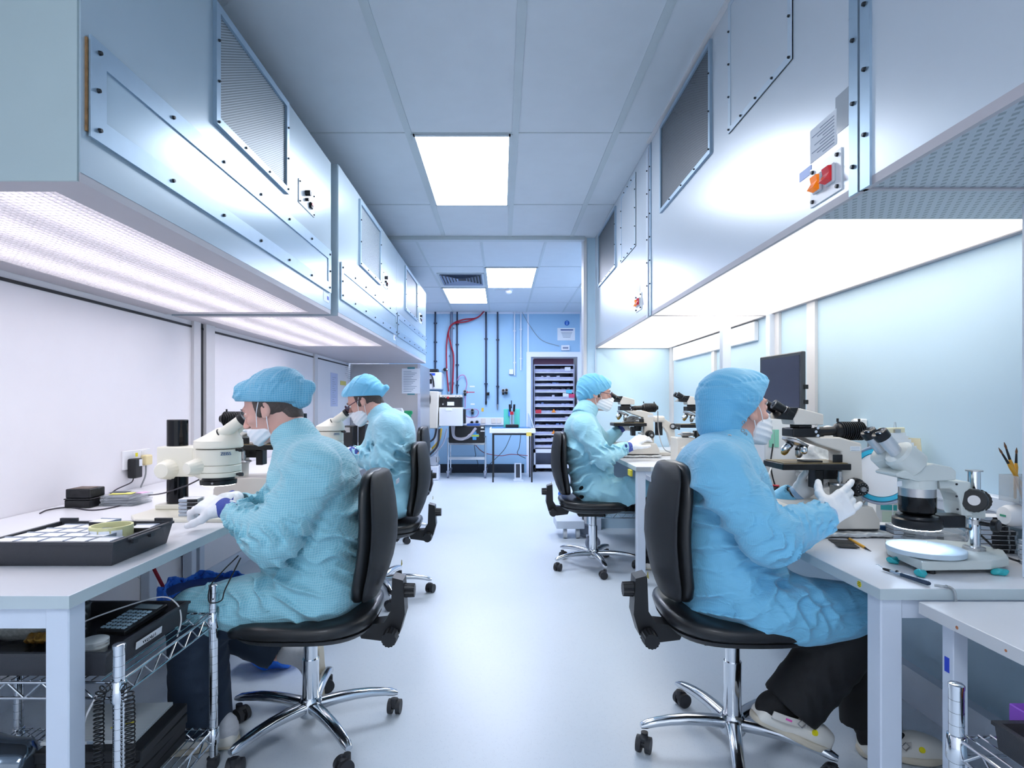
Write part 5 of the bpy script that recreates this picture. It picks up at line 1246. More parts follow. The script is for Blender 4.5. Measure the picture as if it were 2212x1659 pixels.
# ================================================================== things on the left bench
M_traywall = mat('black_tray_plastic', '#36383e', .4, bump=.3, bs=400)
def open_tray(name, label, x0, x1, y0, y1, z0, z1, fl, th=.004, m=None, cat='tray'):
    t = thing(name, label, cat, ((x0 + x1) / 2, (y0 + y1) / 2, z0))
    def f(b):
        o = [(x0 + fl, y0 + fl), (x1 - fl, y0 + fl), (x1 - fl, y1 - fl), (x0 + fl, y1 - fl)]; O = [(x0, y0), (x1, y0), (x1, y1), (x0, y1)]
        i_ = [(x0 + th * 2, y0 + th * 2), (x1 - th * 2, y0 + th * 2), (x1 - th * 2, y1 - th * 2), (x0 + th * 2, y1 - th * 2)]
        I = [(x0 + fl + th, y0 + fl + th), (x1 - fl - th, y0 + fl + th), (x1 - fl - th, y1 - fl - th), (x0 + fl + th, y1 - fl - th)]
        b.loft([[Vector((*p, z0)) for p in o], [Vector((*p, z1 - .008)) for p in O], [Vector((p[0] + (.004 if p[0] > (x0 + x1) / 2 else -.004), p[1] + (.004 if p[1] > (y0 + y1) / 2 else -.004), z1 - .007)) for p in O],
                [Vector((p[0] + (.004 if p[0] > (x0 + x1) / 2 else -.004), p[1] + (.004 if p[1] > (y0 + y1) / 2 else -.004), z1)) for p in O], [Vector((*p, z1)) for p in i_], [Vector((*p, z0 + th)) for p in I]])
    one('shell', m or M_traywall, t, f, auto=30)
    return t
tr = open_tray('black_tray', 'wide black plastic tray of labelled boxes on the near end of the left bench', -1.40, -1.046, 1.545, 1.825, LZ + .001, .808, .012)
one('handle_flap', M_traywall, tr, lambda b: (b.box((-1.043, 1.60, .800), (-1.030, 1.74, .806), .001), b.box((-1.046, 1.62, .786), (-1.038, 1.64, .801)), b.box((-1.046, 1.70, .786), (-1.038, 1.72, .801))))
for xq in (-1.10, -1.40): one('raised_corner', M_traywall, tr, lambda b: b.box((xq, 1.819, .806), (xq + .054, 1.828, .818)))
one('yellow_smear', mat('yellow_smear', '#6d6b34', .7, var=.3, vs=60), tr, lambda b: b.loft([[Vector((-1.235 + .07 * math.cos(a), 1.5507 - (.77 + .015 * math.sin(a) - .74) * .19 + .0006, .772 + .013 * math.sin(a) + .01 * math.cos(a))) for a in [2 * PI * i / 24 for i in range(24)]]], True, False)) if False else None
# boxes
M_lab = mat('white_label_top', '#e9eaee', .5)
def slide_box(label, loc, rz=0., group=None, n=(.062, .052, .014), clear=False, name='slide_box'):
    t = thing(name, label, 'box', loc, rz, group)
    a, b_, c = n
    one('case', M_dark, t, lambda b: b.box((-a / 2 * (.1 if clear else 1), -b_ / 2, 0), (a / 2, b_ / 2, c * .8), .001), world=False)
    if clear: one('clear_half', mat('smoked_clear_half', '#a7b1bf', .15), t, lambda b: b.box((-a / 2, -b_ / 2, 0), (-a * .05 - .0003, b_ / 2, c * .8), .001), world=False)
    one('lid', M_clear if clear else mat('grey_clear_lid', '#9aa4b4', .15), t, lambda b: (b.box((-a / 2 - .0012, b_ / 2 - .004, c * .1), (a / 2 + .004, b_ / 2 + .0012, c)), b.box((a / 2, -b_ / 2 - .001, c * .1), (a / 2 + .0045, b_ / 2 - .004, c))), world=False)
    one('top_label', M_lab, t, lambda b: b.box((-a / 2 + .001, -b_ / 2 + .001, c * .8), (a / 2 - .001, b_ / 2 - .005, c * .86)), world=False)
    return t
GL = 'labelled boxes in the wide black tray'
LB = 'small flat box with white label lying in rows in the wide black tray'
sb = slide_box(LB, (-1.36, 1.585, .794), 0, GL)
for lay in range(1):
    for r in range(4):
        for c_ in range(5):
            if r == 0 and c_ == 0: continue
            if r == 1 and c_ >= 4: continue
            if r >= 2 and c_ >= (3 if r == 2 else 2): continue
            dup(sb, (-1.36 + c_ * .066 + r * .012, 1.588 + r * .056, .794 - .0), .05 * ((c_ * 7 + r * 3) % 3 - 1), LB, GL)
LB2 = 'small flat box lying in the lower layers of the wide black tray'
for r in range(3):
    for c_ in range(5):
        for k_ in (.748, .763, .778):
            if r == 0 or c_ == 4 or k_ == .748:
                pass
for i in range(3): dup(sb, (-1.10, 1.765, .746 + i * .0155), .08, 'flat box in the low stack in the back right corner of the black tray', 'corner stack in the black tray')
dup(sb, (-1.10, 1.765, .746 + 3 * .0155), .12, 'topmost box of the back right corner stack in the black tray')
dup(sb, (-1.235, 1.785, .806), -.12, 'box with white label raised above the others beside the yellow tape roll')
# lower filling so that the rows rest on something
fill = one('box_layer', M_dark, tr, lambda b: [b.box((-1.39 + i * .067, 1.56 + j * .062, .7455), (-1.39 + i * .067 + .064, 1.56 + j * .062 + .059, .7935), .001) for i in range(5) for j in range(4) if not (i >= 3 and j >= 1)])
fill['label'] = 'dark lower layers of boxes in the tray'
tp = thing('tape_roll', 'roll of pale yellow label tape standing in the black tray', 'tape roll', (-1.155, 1.70, .75))
one('roll', mat('yellow_tape', '#dcd9a4', .5), tp, lambda b: b.lathe((-1.155, 1.70, 0), (0, 0, 1), [(.7465, .050), (.7465, .056), (.822, .056), (.822, .050), (.7465, .050)], 48, False), auto=40)
one('label_strip', M_paper, tp, lambda b: [b.cbox((-1.155 + .0565 * math.cos(a), 1.70 + .0565 * math.sin(a), .80), (.001, .028, .028), rz=a) for a in (-2.4, -1.85, -1.3, -.75)])
# black boxes by the wall
t1 = thing('black_box', 'lower of two matt black boxes stacked by the left wall', 'box', (-1.79, 2.45, LZ))
one('case', M_dark, t1, lambda b: b.box((-1.845, 2.42, LZ + .0005), (-1.735, 2.52, LZ + .034), .003)); one('lid', M_dark, t1, lambda b: b.box((-1.847, 2.418, LZ + .035), (-1.733, 2.522, LZ + .040), .002))
t2 = thing('black_box', 'upper matt black box with a grey pad in its open top, by the left wall', 'box', (-1.79, 2.45, LZ + .041))
one('case', M_dark, t2, lambda b: b.box((-1.842, 2.423, LZ + .041), (-1.738, 2.517, LZ + .08), .003)); one('pad', mat('taupe_pad', '#6e625c', .8), t2, lambda b: b.box((-1.83, 2.435, LZ + .08), (-1.75, 2.505, LZ + .0815)))
for i in range(4):
    o = thing('clear_case', ['lowest flat clear case of the pile beside the black boxes', 'second flat clear case from the bottom of the pile beside the black boxes', 'third flat clear case from the bottom of the pile beside the black boxes', 'topmost flat clear case of the pile, under the coloured papers'][i], 'case', (-1.66, 2.52, LZ + i * .011))
    one('shell', M_clear, o, lambda b: b.cbox((-1.655 + .006 * (i % 2), 2.53, LZ + .0055 + i * .0112), (.15, .13, .010), .002, rz=.1 * (i % 3) - .05)); one('insert', mat('insert_grey', '#8a8d94', .6), o, lambda b: b.cbox((-1.67, 2.53, LZ + .0055 + i * .0112), (.10, .1, .006), rz=.1 * (i % 3) - .05))
def leafn(label, hexc, c, sz, rz, z, name='paper_slip', cat='paper'):
    return tag(one(name, mat('paper_' + hexc[1:], hexc, .7), None, lambda b: b.cbox((c[0], c[1], z), (sz[0], sz[1], .0012), rz=rz)), label, cat)
leafn('yellow paper slip on the pile of clear cases', '#e3dd77', (-1.67, 2.53), (.09, .05), .2, LZ + .0457)
leafn('pink paper slip on the pile of clear cases', '#e3b3dd', (-1.60, 2.56), (.04, .04), -.3, LZ + .0457)
leafn('grey card on the pile of clear cases', '#55585e', (-1.70, 2.56), (.07, .05), .1, LZ + .0476, 'grey_card', 'card')
# stack of slide boxes by the pole
for i in range(5):
    slide_box('%s flat box stacked between the black pole and the glove' % ('lowest', 'second lowest', 'middle', 'second highest', 'topmost')[i], (-1.19, 2.20, LZ + .0145 + i * .0135), .1, n=(.07, .05, .0125), clear=True)
def cable(label, pts, r, m, name='cable', n=8, seg=6): return tag(one(name, m, None, lambda b: b.tube(spline(pts, n), r, seg), smooth=True), label, 'cable')
M_cab = mat('dark_cable', '#33303a', .5); M_cabw = mat('white_cable', '#d5d6d8', .5); M_cabg = mat('grey_cable', '#8f9296', .5); M_cabr = mat('red_cable', '#9c1f35', .45)
cable('thin dark cable snaking across the left bench to the cream microscope', [on(86, 1109, LZ + .003), on(105, 1101, LZ + .003), on(150, 1096, LZ + .003), on(200, 1102, LZ + .003), on(260, 1092, LZ + .003), on(310, 1072, LZ + .004), at(350, 1066, 2.22), at(400, 1050, 2.18), at(430, 1036, 2.17)], .0028, M_cab)
# wall socket and plugs
so = thing('wall_socket', 'double white wall socket above the left bench', 'socket', (LW, 3.02, .887))
one('plate', M_white_wall if False else mat('white_socket', '#ecedf0', .35), so, lambda b: b.box((LW, 2.90, .845), (LW + .012, 3.12, .94), .002))
one('rocker', MC['white_socket'], so, lambda b: (b.box((LW + .012, 2.97, .915), (LW + .016, 2.985, .93)), b.box((LW + .012, 3.04, .915), (LW + .016, 3.055, .93))))
one('yellow_sticker', MC['yellow_sticker'], so, lambda b: b.box((LW + .012, 2.992, .905), (LW + .0127, 3.012, .925)))
pg = thing('plug_adaptor', 'black plug adaptor in the wall socket above the left bench', 'plug', (LW + .04, 2.96, .85))
one('body', M_dark, pg, lambda b: b.box((LW + .013, 2.925, .80), (LW + .055, 2.985, .90), .006, seg=2)); one('label', M_paper, pg, lambda b: b.box((LW + .055, 2.955, .86), (LW + .056, 2.98, .895)))
cable('dark cable from the black plug adaptor down behind the left bench', [(LW + .03, 2.95, .80), (LW + .035, 2.92, .78), (LW + .02, 2.84, .76), (LW + .012, 2.80, .742)], .003, M_cab)
pg = thing('plug', 'pale yellow plug in the wall socket above the left bench', 'plug', (LW + .03, 3.07, .87))
one('body', mat('yellowed_plastic', '#e8d9a8', .4), pg, lambda b: b.box((LW + .013, 3.03, .855), (LW + .045, 3.09, .91), .008, seg=2))
cable('grey cable hanging from the pale yellow plug', [(LW + .028, 3.055, .855), (LW + .028, 3.05, .80), (LW + .022, 3.02, .742)], .0045, M_cabg)
# under the left bench
cable('grey cable hanging under the near left bench', [(-1.75, 2.3, .70), (-1.72, 2.32, .5), (-1.70, 2.3, .3), (-1.6, 2.35, .16)], .007, M_cabg)
cable('red hose hanging under the left bench', [(-1.78, 2.72, .70), (-1.76, 2.74, .55), (-1.72, 2.8, .42), (-1.68, 2.9, .2)], .009, M_cabr)
cable('thin pale cable hanging under the left bench', [(-1.80, 2.55, .70), (-1.78, 2.60, .5), (-1.70, 2.7, .36)], .003, M_cabw)
tk = one('cable_trunking', M_frame, None, lambda b: b.box((LW + .001, 3.05, .05), (LW + .05, 3.12, .70), .003)); tag(tk, 'vertical white cable trunking on the left wall under the bench', 'trunking')
pn = thing('outlet_box', 'white outlet box with yellow-green wire under the left bench', 'outlet box', (LW + .03, 2.93, .5))
one('box', M_frame, pn, lambda b: b.box((LW + .001, 2.88, .38), (LW + .045, 2.99, .66), .004)); one('wire', mat('green_wire', '#b6c24a', .5), pn, lambda b: b.tube(spline([(LW + .05, 2.92, .66), (LW + .06, 2.94, .55), (LW + .055, 2.96, .42)], 6), .003))
# waste bin with blue liner
bn = thing('waste_bin', 'waste bin with a crumpled blue liner under the left bench', 'bin', (-1.40, 2.70, 0))
one('bin', mat('dark_blue_bin', '#1c3c78', .5), bn, lambda b: b.lathe((-1.40, 2.70, 0), (0, 0, 1), [(.001, .12), (.31, .165), (.315, .168)], 32), auto=40)
def bag(P):
    q = P - V3((-1.40, 2.70, 0)); r = np.linalg.norm(q[:, :2], axis=1); a = np.arctan2(q[:, 1], q[:, 0])
    D = np.abs(r - (.176 + .010 * np.sin(a * 9 + q[:, 2] * 20) + .006 * np.sin(a * 23 + 5 * q[:, 2] * 9))) - .005
    return np.maximum(np.maximum(D, q[:, 2] - .345 - .012 * np.sin(a * 7)), .16 + .05 * np.sin(a * 3 + 1) - q[:, 2])
M_bag = mat('blue_liner', '#2f78ea', .3, var=.2, vs=20, bump=.8, bs=40)
sdf_mesh('liner', bag, (-1.64, 2.46, .05), (-1.16, 2.94, .44), .007, M_bag, bn)
def lump(name, label, cat, m, c, r, amp=.02, fr=30., h=.008, seed=0., flat=None):
    c = Vector(c)
    def f(P):
        D = s_ell(P, c, r) - amp * (1 - np.abs(np.sin(P[:, 0] * fr + 1.7 * np.sin(P[:, 2] * fr * .8 + seed) + P[:, 1] * fr * .5))) + amp * .5 * np.sin(P[:, 1] * fr * 1.3 + P[:, 2] * fr + seed)
        return D if flat is None else np.maximum(D, flat - P[:, 2])
    e = [x + amp * 2 + .01 for x in r]
    return tag(sdf_mesh(name, f, [c[i] - e[i] for i in range(3)], [c[i] + e[i] for i in range(3)], h, m), label, cat)
lump('blue_bag', 'crumpled blue plastic bag on the floor behind the left chair', 'bag', M_bag, (-1.02, 2.60, .10), (.12, .09, .105), .02, 28., flat=.002)

# ================================================================== wire cart, left foreground
M_wire = mat('chrome_wire', '#c9ced4', .14, 1.)
ct = thing('wire_cart', 'chrome wire shelving cart beside and under the near left bench', 'cart', (-1.2, 1.62, 0))
X0, X1, Y0, Y1 = -1.565, -.933, 1.40, 1.86
for x in (X0, X1):
    for y in (Y0, Y1):
        ps = one('post', M_chrome, ct, lambda b: (b.cyl((x, y, .03), (x, y, .585), .0135, seg=24), b.lathe((x, y, .585), (0, 0, 1), [(0, .0145), (.008, .0145), (.010, .012)], 24)), auto=50)
        one('groove_ring', M_screw, ps, lambda b: [b.torus((x, y, .06 + i * .0254), (0, 0, 1), .0135, .0004, 20, 4) for i in range(21)])
        one('caster', M_rubber, ps, lambda b: (b.cyl((x - .012, y, .02), (x + .012, y, .02), .02, seg=20), b.cbox((x, y, .035), (.032, .03, .012), .003)))
for zs, nm in ((.50, 'upper'), (.125, 'lower')):
    sh = one('shelf', M_wire, ct, lambda b: ([b.tube(p, .0035, 8) for z in (zs, zs - .038) for p in ([(X0, Y0, z), (X1, Y0, z)], [(X0, Y1, z), (X1, Y1, z)], [(X0, Y0, z), (X0, Y1, z)], [(X1, Y0, z), (X1, Y1, z)])],
        [b.tube([(X0 + .02 + i * .0247, Y0, zs + .004), (X0 + .02 + i * .0247, Y1, zs + .004)], .0018, 6) for i in range(25)]))
    sh['label'] = nm + ' wire shelf'
    for y in (Y0, Y1): one('truss_wire', M_wire, sh, lambda b: b.tube([(X0 + .02 + (X1 - X0 - .04) * i / 14, y, zs - (.038 if i % 2 else 0)) for i in range(15)], .0028, 6), smooth=True)
    for x in (X0, X1): one('truss_wire', M_wire, sh, lambda b: b.tube([(x, Y0 + .02 + (Y1 - Y0 - .04) * i / 11, zs - (.038 if i % 2 else 0)) for i in range(12)], .0028, 6), smooth=True)
    for x in (X0, X1):
        for y in (Y0, Y1): one('collar', M_chrome, sh, lambda b: b.lathe((x, y, zs - .045), (0, 0, 1), [(0, .0175), (.004, .0185), (.05, .0165), (.052, .0145)], 24), auto=50)
wt = open_tray('black_tray', 'deep black tray with a white name label on the upper shelf of the left cart', -1.50, -.975, 1.415, 1.79, .5065, .565, .006, .004)
lb = one('name_label', M_lab, wt, lambda b: b.box((-.9765, 1.50, .522), (-.9745, 1.66, .545)) if False else b.cbox((-.9722, 1.585, .535), (.0012, .115, .019), R=Matrix.Rotation(.10, 4, 'Y')))
text('WENDY', .0175, (-.9713, 1.585, .535), (PI / 2 - .10, 0, PI / 2), M_ink, lb)
cal = thing('calculator', 'dark calculator with pale blue keys in the labelled black tray', 'calculator', (-1.08, 1.65, .52))
Rc = Matrix.Translation((-1.065, 1.66, .566)) @ Matrix.Rotation(-.12, 4, 'Z') @ Matrix.Rotation(.10, 4, 'X')
one('case', M_dark, cal, lambda b: b.box((-.045, -.085, -.014), (.045, .085, 0), .003, Rc)); one('display', mat('lcd_grey', '#8a979c', .2), cal, lambda b: b.box((-.036, .048, 0), (.036, .075, .0008), 0, Rc))
kc = one('key', mat('pale_blue_key', '#a9c6d6', .4), cal, lambda b: [b.box((-.038 + i * .0155, -.075 + j * .019, 0), (-.038 + i * .0155 + .011, -.075 + j * .019 + .012, .003), .0006, Rc) for i in range(5) for j in range(6)])
bk = thing('glass_beaker', 'glass beaker holding pale clips in the labelled black tray', 'beaker', (-1.20, 1.66, .511))
M_glass = mat('clear_glass', '#e8f2f4', .02, trans=.9, ior=1.3, alpha=.5)
one('glass', M_glass, bk, lambda b: b.lathe((-1.225, 1.66, .5115), (0, 0, 1), [(0, .026), (.002, .029), (.085, .031), (.09, .034), (.088, .0325), (.084, .0295), (.004, .0275), (.003, .0)], 32, False), smooth=True)
one('clip', M_lab, bk, lambda b: [b.cbox((-1.225 + .012 * math.cos(i * 2.4), 1.66 + .012 * math.sin(i * 2.4), .53 + .006 * i), (.022, .006, .004), R=Euler((i, i * 1.7, i * .8)).to_matrix().to_4x4()) for i in range(9)])
jr = thing('plastic_jar', 'frosted white jar with screw lid in the labelled black tray', 'jar', (-1.03, 1.47, .511))
one('jar', mat('frosted_plastic', '#b9c0c0', .3, trans=.3), jr, lambda b: b.lathe((-1.045, 1.475, .5115), (0, 0, 1), [(0, .025), (.003, .028), (.045, .028)], 32), auto=40)
one('lid', mat('frosted_lid', '#c6cbcb', .35), jr, lambda b: b.lathe((-1.045, 1.475, .556), (0, 0, 1), [(0, .0315), (.004, .032), (.0045, .031), (.01, .031), (.0105, .032), (.018, .032), (.02, .029)], 36), auto=40)
lump('mesh_wrap', 'crumpled white mesh wrap with black print in the labelled black tray', 'wrap', mat('mesh_wrap', '#a6aaa8', .6, var=.5, vs=120, bump=.6, bs=150), (-1.34, 1.62, .56), (.075, .06, .045), .006, 40., .006)
lump('gold_clips', 'heap of tiny gold clips beside the mesh wrap', 'clips', mat('gold_clips', '#a8813e', .35, .6, var=.5, vs=200, bump=1., bs=200), (-1.255, 1.56, .545), (.035, .025, .012), .004, 160., .003)
o = one('black_dish', M_dark, None, lambda b: b.lathe((-1.30, 1.50, .5115), (0, 0, 1), [(0, .05), (.01, .06), (.024, .066), (.026, .062), (.02, .055)], 36), auto=40); tag(o, 'round black dish in the labelled black tray', 'dish')
o = one('red_strip', mat('red_plastic', '#a3202c', .4), None, lambda b: b.box((-1.20, 1.428, .5115), (-1.02, 1.436, .54))); tag(o, 'red plastic strip lying along the front of the labelled black tray', 'strip')
cable('thin white cable looping over the calculator', [(-1.22, 1.55, .55), (-1.12, 1.60, .59), (-1.03, 1.72, .60), (-.985, 1.74, .575), (-.965, 1.73, .53), (-.96, 1.70, .49)], .0022, M_cabw)
# lower shelf
for i in range(4):
    o = tag(one('black_folder', M_dark, None, lambda b: b.cbox((-1.12 + .004 * i, 1.66 - .003 * i, .146 + i * .0305), (.28, .25, .029), .003, rz=.05 * (i % 2))), ('lowest', 'second lowest', 'second highest', 'topmost')[i] + ' black folder under the notebook on the lower cart shelf', 'folder')
nbk = thing('notebook', 'open lined notebook on the black folders of the lower cart shelf', 'notebook', (-1.13, 1.66, .252))
m_, N, L, p = nodes('lined_paper'); x, y, z, tc = sepxyz(N, L); L.new(mixc(N, L, lines(N, L, y, 130, .12), '#d3d8da', '#93a3b3'), p.inputs['Base Color']); p.inputs['Roughness'].default_value = .7
one('pages', m_, nbk, lambda b: b.cbox((-1.13, 1.66, .2575), (.25, .20, .010), .001, rz=.05)); one('highlight', MC['yellow_sticker'], nbk, lambda b: b.cbox((-1.08, 1.64, .2628), (.06, .008, .0005), rz=.6))
lump('silver_bag', 'crumpled silver antistatic bag on the lower shelf of the left cart', 'bag', mat('silver_film', '#6f7b88', .12, .8, var=.3, vs=10, bump=.8, bs=12), (-1.42, 1.52, .215), (.17, .11, .085), .018, 22., .007)
o = one('black_bin_box', M_dark, None, lambda b: (b.box((-1.03, 1.45, .131), (-.955, 1.50, .165), .003),)); tag(o, 'small black box at the corner of the lower cart shelf', 'box')
# coiled cords over the post
for i, (dx, dy, zb, lab) in enumerate(((-.035, -.018, -.0, 'coiled black cord hanging left of the near cart post'), (.033, -.012, .23, 'coiled black cord hanging right of the near cart post'))):
    c_ = helix([(X1 + dx * .5, Y0 + dy, .50), (X1 + dx, Y0 + dy, .47), (X1 + dx * 1.05, Y0 + dy, .35), (X1 + dx * 1.1, Y0 + dy * 1.1, zb + .03)], .0105, .0095, 12)
    tag(one('coiled_cord', M_dark, None, lambda b: b.tube(c_, .0018, 5), smooth=True), lab, 'cord')
cable('white cable hanging down beside the coiled cords of the left cart', [(-.975, 1.385, .48), (-1.01, 1.385, .40), (-1.015, 1.385, .28), (-1.0, 1.385, .16), (-1.01, 1.385, .02)], .0025, M_cabw)
cable('black coiled lead clipped on the lap of the left foreground person', [at(515, 1200, 1.84), at(480, 1235, 1.83), at(455, 1265, 1.83), at(452, 1300, 1.83), at(478, 1297, 1.83), at(487, 1272, 1.83), at(520, 1205, 1.83)], .0022, M_dark, 'lead')
# ================================================================== right bench
def pad(label, px, py, w_, d, h, m, rz=0., z=DZ, name='black_pad', cat='pad'):
    c = on(px, py, z); return tag(one(name, m, None, lambda b: b.cbox((c.x, c.y, z + h / 2 + .0004), (w_, d, h), .0008, rz=rz)), label, cat)
pad('thin black pad lying under the yellow-handled brush tip', 1817, 1171, .065, .05, .003, M_dark, -.25)
pad('second thin black pad overlapping in front of the first', 1829, 1180, .062, .045, .003, M_dark, -.25, DZ + .0032)
def brush(label, a, d, m=None, L=.19, tip=True):
    a, d = Vector(a), Vector(d).normalized(); t = thing('paint_brush', label, 'brush', a)
    one('handle', mat('yellow_handle', '#dba030', .35), t, lambda b: b.lathe(a, d, [(0, .002), (.004, .0035), (L * .3, .0045), (L * .62, .0055), (L * .7, .0035)], 14), smooth=True)
    one('ferrule', M_dark, t, lambda b: b.lathe(a + d * L * .7, d, [(0, .0036), (L * .18, .0026)], 12))
    one('bristles', mat('bristle_brown', '#6a4a34', .8), t, lambda b: b.lathe(a + d * L * .88, d, [(0, .0024), (L * .05, .0032), (L * .12, .0006)], 10))
    return t
a, b_ = on(1832, 1162, DZ + .005), on(1882, 1191, DZ + .003)
t = thing('pencil_brush', 'yellow-handled brush lying on the white bench beside two black pads', 'brush', a)
dv = (b_ - a); Lg = dv.length
one('handle', mat('yellow_handle', '#dba030', .35), t, lambda b: b.lathe(a, dv, [(.012, .0042), (Lg * .72, .0045), (Lg * .75, .003)], 14), smooth=True); one('cap', M_dark, t, lambda b: b.lathe(a, dv, [(0, .003), (.002, .0046), (.014, .0046)], 14)); one('tip', M_dark, t, lambda b: b.lathe(a, dv, [(Lg * .75, .003), (Lg, .0006)], 10))
# hand tool
a, b_ = on(1894, 1224, DZ + .006), on(2018, 1264, DZ + .008)
t = thing('probe_handpiece', 'dark blue handpiece with a fine hooked tip lying at the bench edge', 'tool', a); dv = b_ - a; Lg = dv.length; dn = dv.normalized()
one('body', mat('dark_blue_handle', '#33445c', .25, .3), t, lambda b: b.lathe(a, dv, [(Lg * .46, .0055), (Lg * .9, .006), (Lg * .93, .004)], 18), auto=40)
one('clear_joint', mat('joint_silver', '#b5bec8', .2, .6), t, lambda b: b.lathe(a, dv, [(Lg * .24, .003), (Lg * .3, .0045), (Lg * .46, .006)], 18), auto=40)
one('black_sleeve', M_dark, t, lambda b: b.lathe(a, dv, [(Lg * .12, .0022), (Lg * .14, .0034), (Lg * .26, .0042)], 14)); one('needle', M_chrome, t, lambda b: b.tube([a + Vector((.0, .004, .004)), a + Vector((.003, .001, .006)), a + dn * Lg * .13 + Vector((0, 0, .001))], .0006, 6))
one('button', M_dark, t, lambda b: b.sph(a + dn * Lg * .37 + Vector((0, -.002, .004)), .0045))
cable('clear tube running from the dark blue handpiece over the bench edge', [b_, b_ + Vector((.018, -.012, 0)), Vector((b_.x + .034, 1.434, DZ + .004)), Vector((b_.x + .040, 1.418, DZ - .004)), Vector((b_.x + .043, 1.415, DZ - .05))], .0035, mat('clear_tube', '#b9c0c4', .2, trans=.4))
M_teal = mat('teal_putty', '#2aa3ab', .25, bump=.6, bs=60)
for i, (px, py, r, lab) in enumerate(((1930, 1218, .016, 'teal putty lump at the back left foot of the grey microscope base'), (1990, 1246, .014, 'teal putty lump under the front corner of the grey microscope base'), (2159, 1242, .019, 'teal putty lump on the bench right of the grey microscope base'))):
    c = on(px, py, DZ); lump('putty_lump', lab, 'putty', M_teal, (c.x, c.y, DZ + .008), (r, r * .7, .009), .004, 130., .0025, i, flat=DZ + .0005)
# clear cases and stacks
def stack(n, px, py, w_, d, rz, lab, off=0.0):
    c = on(px, py, DZ) if not isinstance(px, tuple) else Vector((px[0], px[1], DZ)); names = ['lowest', 'second', 'third', 'fourth', 'fifth', 'sixth', 'seventh']
    for i in range(n):
        slide_box('%s flat black box %s' % (('topmost' if i == n - 1 else names[i]), lab), (c.x + off * ((i * 5) % 3 - 1), c.y, DZ + .0005 + i * .0142), rz, n=(w_, d, .0135), clear=True)
stack(3, 1945, 1160, .068, .055, -.15, 'in the short stack behind the ring light', .002)
stack(5, 2150, 1190, .075, .06, -.25, 'in the stack right of the chrome column', .002)
stack(8, (1.525, 1.80), 0, .08, .065, -.15, 'in the tall stack under the white plugs', .002)
stack(5, (1.525, 1.62), 0, .07, .06, -.2, 'in the stack cut by the right edge', .001)
t = thing('chip_box', 'small grey box with printed letter behind the ring light', 'box', (1.40, 1.95, DZ))
c = on(1999, 1166); one('case', mat('slate_plastic', '#6b7280', .4), t, lambda b: b.cbox((c.x, c.y, DZ + .016), (.05, .04, .03), .002)); text('R', .016, (c.x - .014, c.y - .0207, DZ + .022), (PI / 2, 0, 0), M_lab, t)
one('side_block', M_dark, t, lambda b: b.cbox((c.x + .04, c.y + .005, DZ + .0125), (.03, .035, .024), .002))
t = thing('film_reel', 'flat clear plastic reel leaning on the bench behind the chrome column', 'reel', (1.47, 2.0, DZ))
c = Vector((1.47, 1.99, DZ)); one('rim', M_clear, t, lambda b: (b.torus((c.x, c.y, DZ + .006), (0, 0, 1), .105, .0045, 48, 8), b.torus((c.x, c.y, DZ + .028), (0, 0, 1), .105, .0045, 48, 8), b.cyl((c.x, c.y, DZ + .004), (c.x, c.y, DZ + .03), .1, seg=48)), auto=40)
t = thing('white_carton', 'white carton with teal label beside the magnifier lamp', 'carton', (1.42, 2.1, DZ))
c = on(1927, 1138); one('carton', mat('white_card', '#dcdfe0', .6), t, lambda b: b.cbox((c.x + .02, c.y + .06, DZ + .05), (.10, .10, .098), .001, rz=-.3)); 
Rl = Matrix.Translation((c.x + .02, c.y + .06, DZ + .05)) @ Matrix.Rotation(-.3, 4, 'Z'); one('teal_label', mat('teal_label', '#3bb0b4', .5), t, lambda b: (b.box((-.035, -.0512, .01), (.035, -.0503, .03), 0, Rl),)); one('label_card', mat('pale_green_card', '#c9dccb', .6), t, lambda b: b.box((-.03, -.0512, -.04), (.04, -.0503, .005), 0, Rl))
t = thing('blue_box', 'dark blue shallow box with white top behind the ring light', 'box', (1.36, 2.02, DZ)); c = on(1915, 1149)
one('case', mat('navy_plastic', '#1e4a78', .4), t, lambda b: b.cbox((c.x, c.y + .02, DZ + .0125), (.105, .07, .024), .002, rz=-.2)); one('white_top', M_lab, t, lambda b: b.cbox((c.x, c.y + .02, DZ + .0252), (.085, .052, .001), rz=-.2))
# magnifier lamp
t = thing('magnifier_lamp', 'round magnifier lamp with white cover and turquoise rim', 'lamp', (1.53, 2.35, DZ))
mc = at(1902, 1026, 2.02); ax_ = Vector((-.62, -.74, .18)).normalized()
one('outer_ring', mat('silver_blue_ring', '#a8b2c8', .3), t, lambda b: b.lathe(mc - ax_ * .022, ax_, [(0, .088), (.006, .101), (.026, .105), (.032, .100), (.026, .093), (.006, .088)], 56, False), auto=40)
one('turquoise_rim', mat('turquoise_ring', '#33b8dc', .25), t, lambda b: b.lathe(mc - ax_ * .01, ax_, [(0, .090), (.020, .093), (.021, .079), (.0, .077)], 56, False), auto=40)
one('white_cover', mat('white_disc', '#eceef2', .5), t, lambda b: b.lathe(mc - ax_ * .02, ax_, [(0, .01), (.001, .078), (.026, .077), (.027, .01)], 56), auto=40)
one('swing_arm', M_frame, t, lambda b: b.tube(spline([mc - ax_ * .02, mc + Vector((.07, .07, -.02)), Vector((1.47, 2.24, .84)), Vector((1.47, 2.26, .735))], 6), .009), smooth=True); one('clamp_base', M_frame, t, lambda b: b.cyl((1.47, 2.26, DZ + .0005), (1.47, 2.26, .745), .045, seg=28))
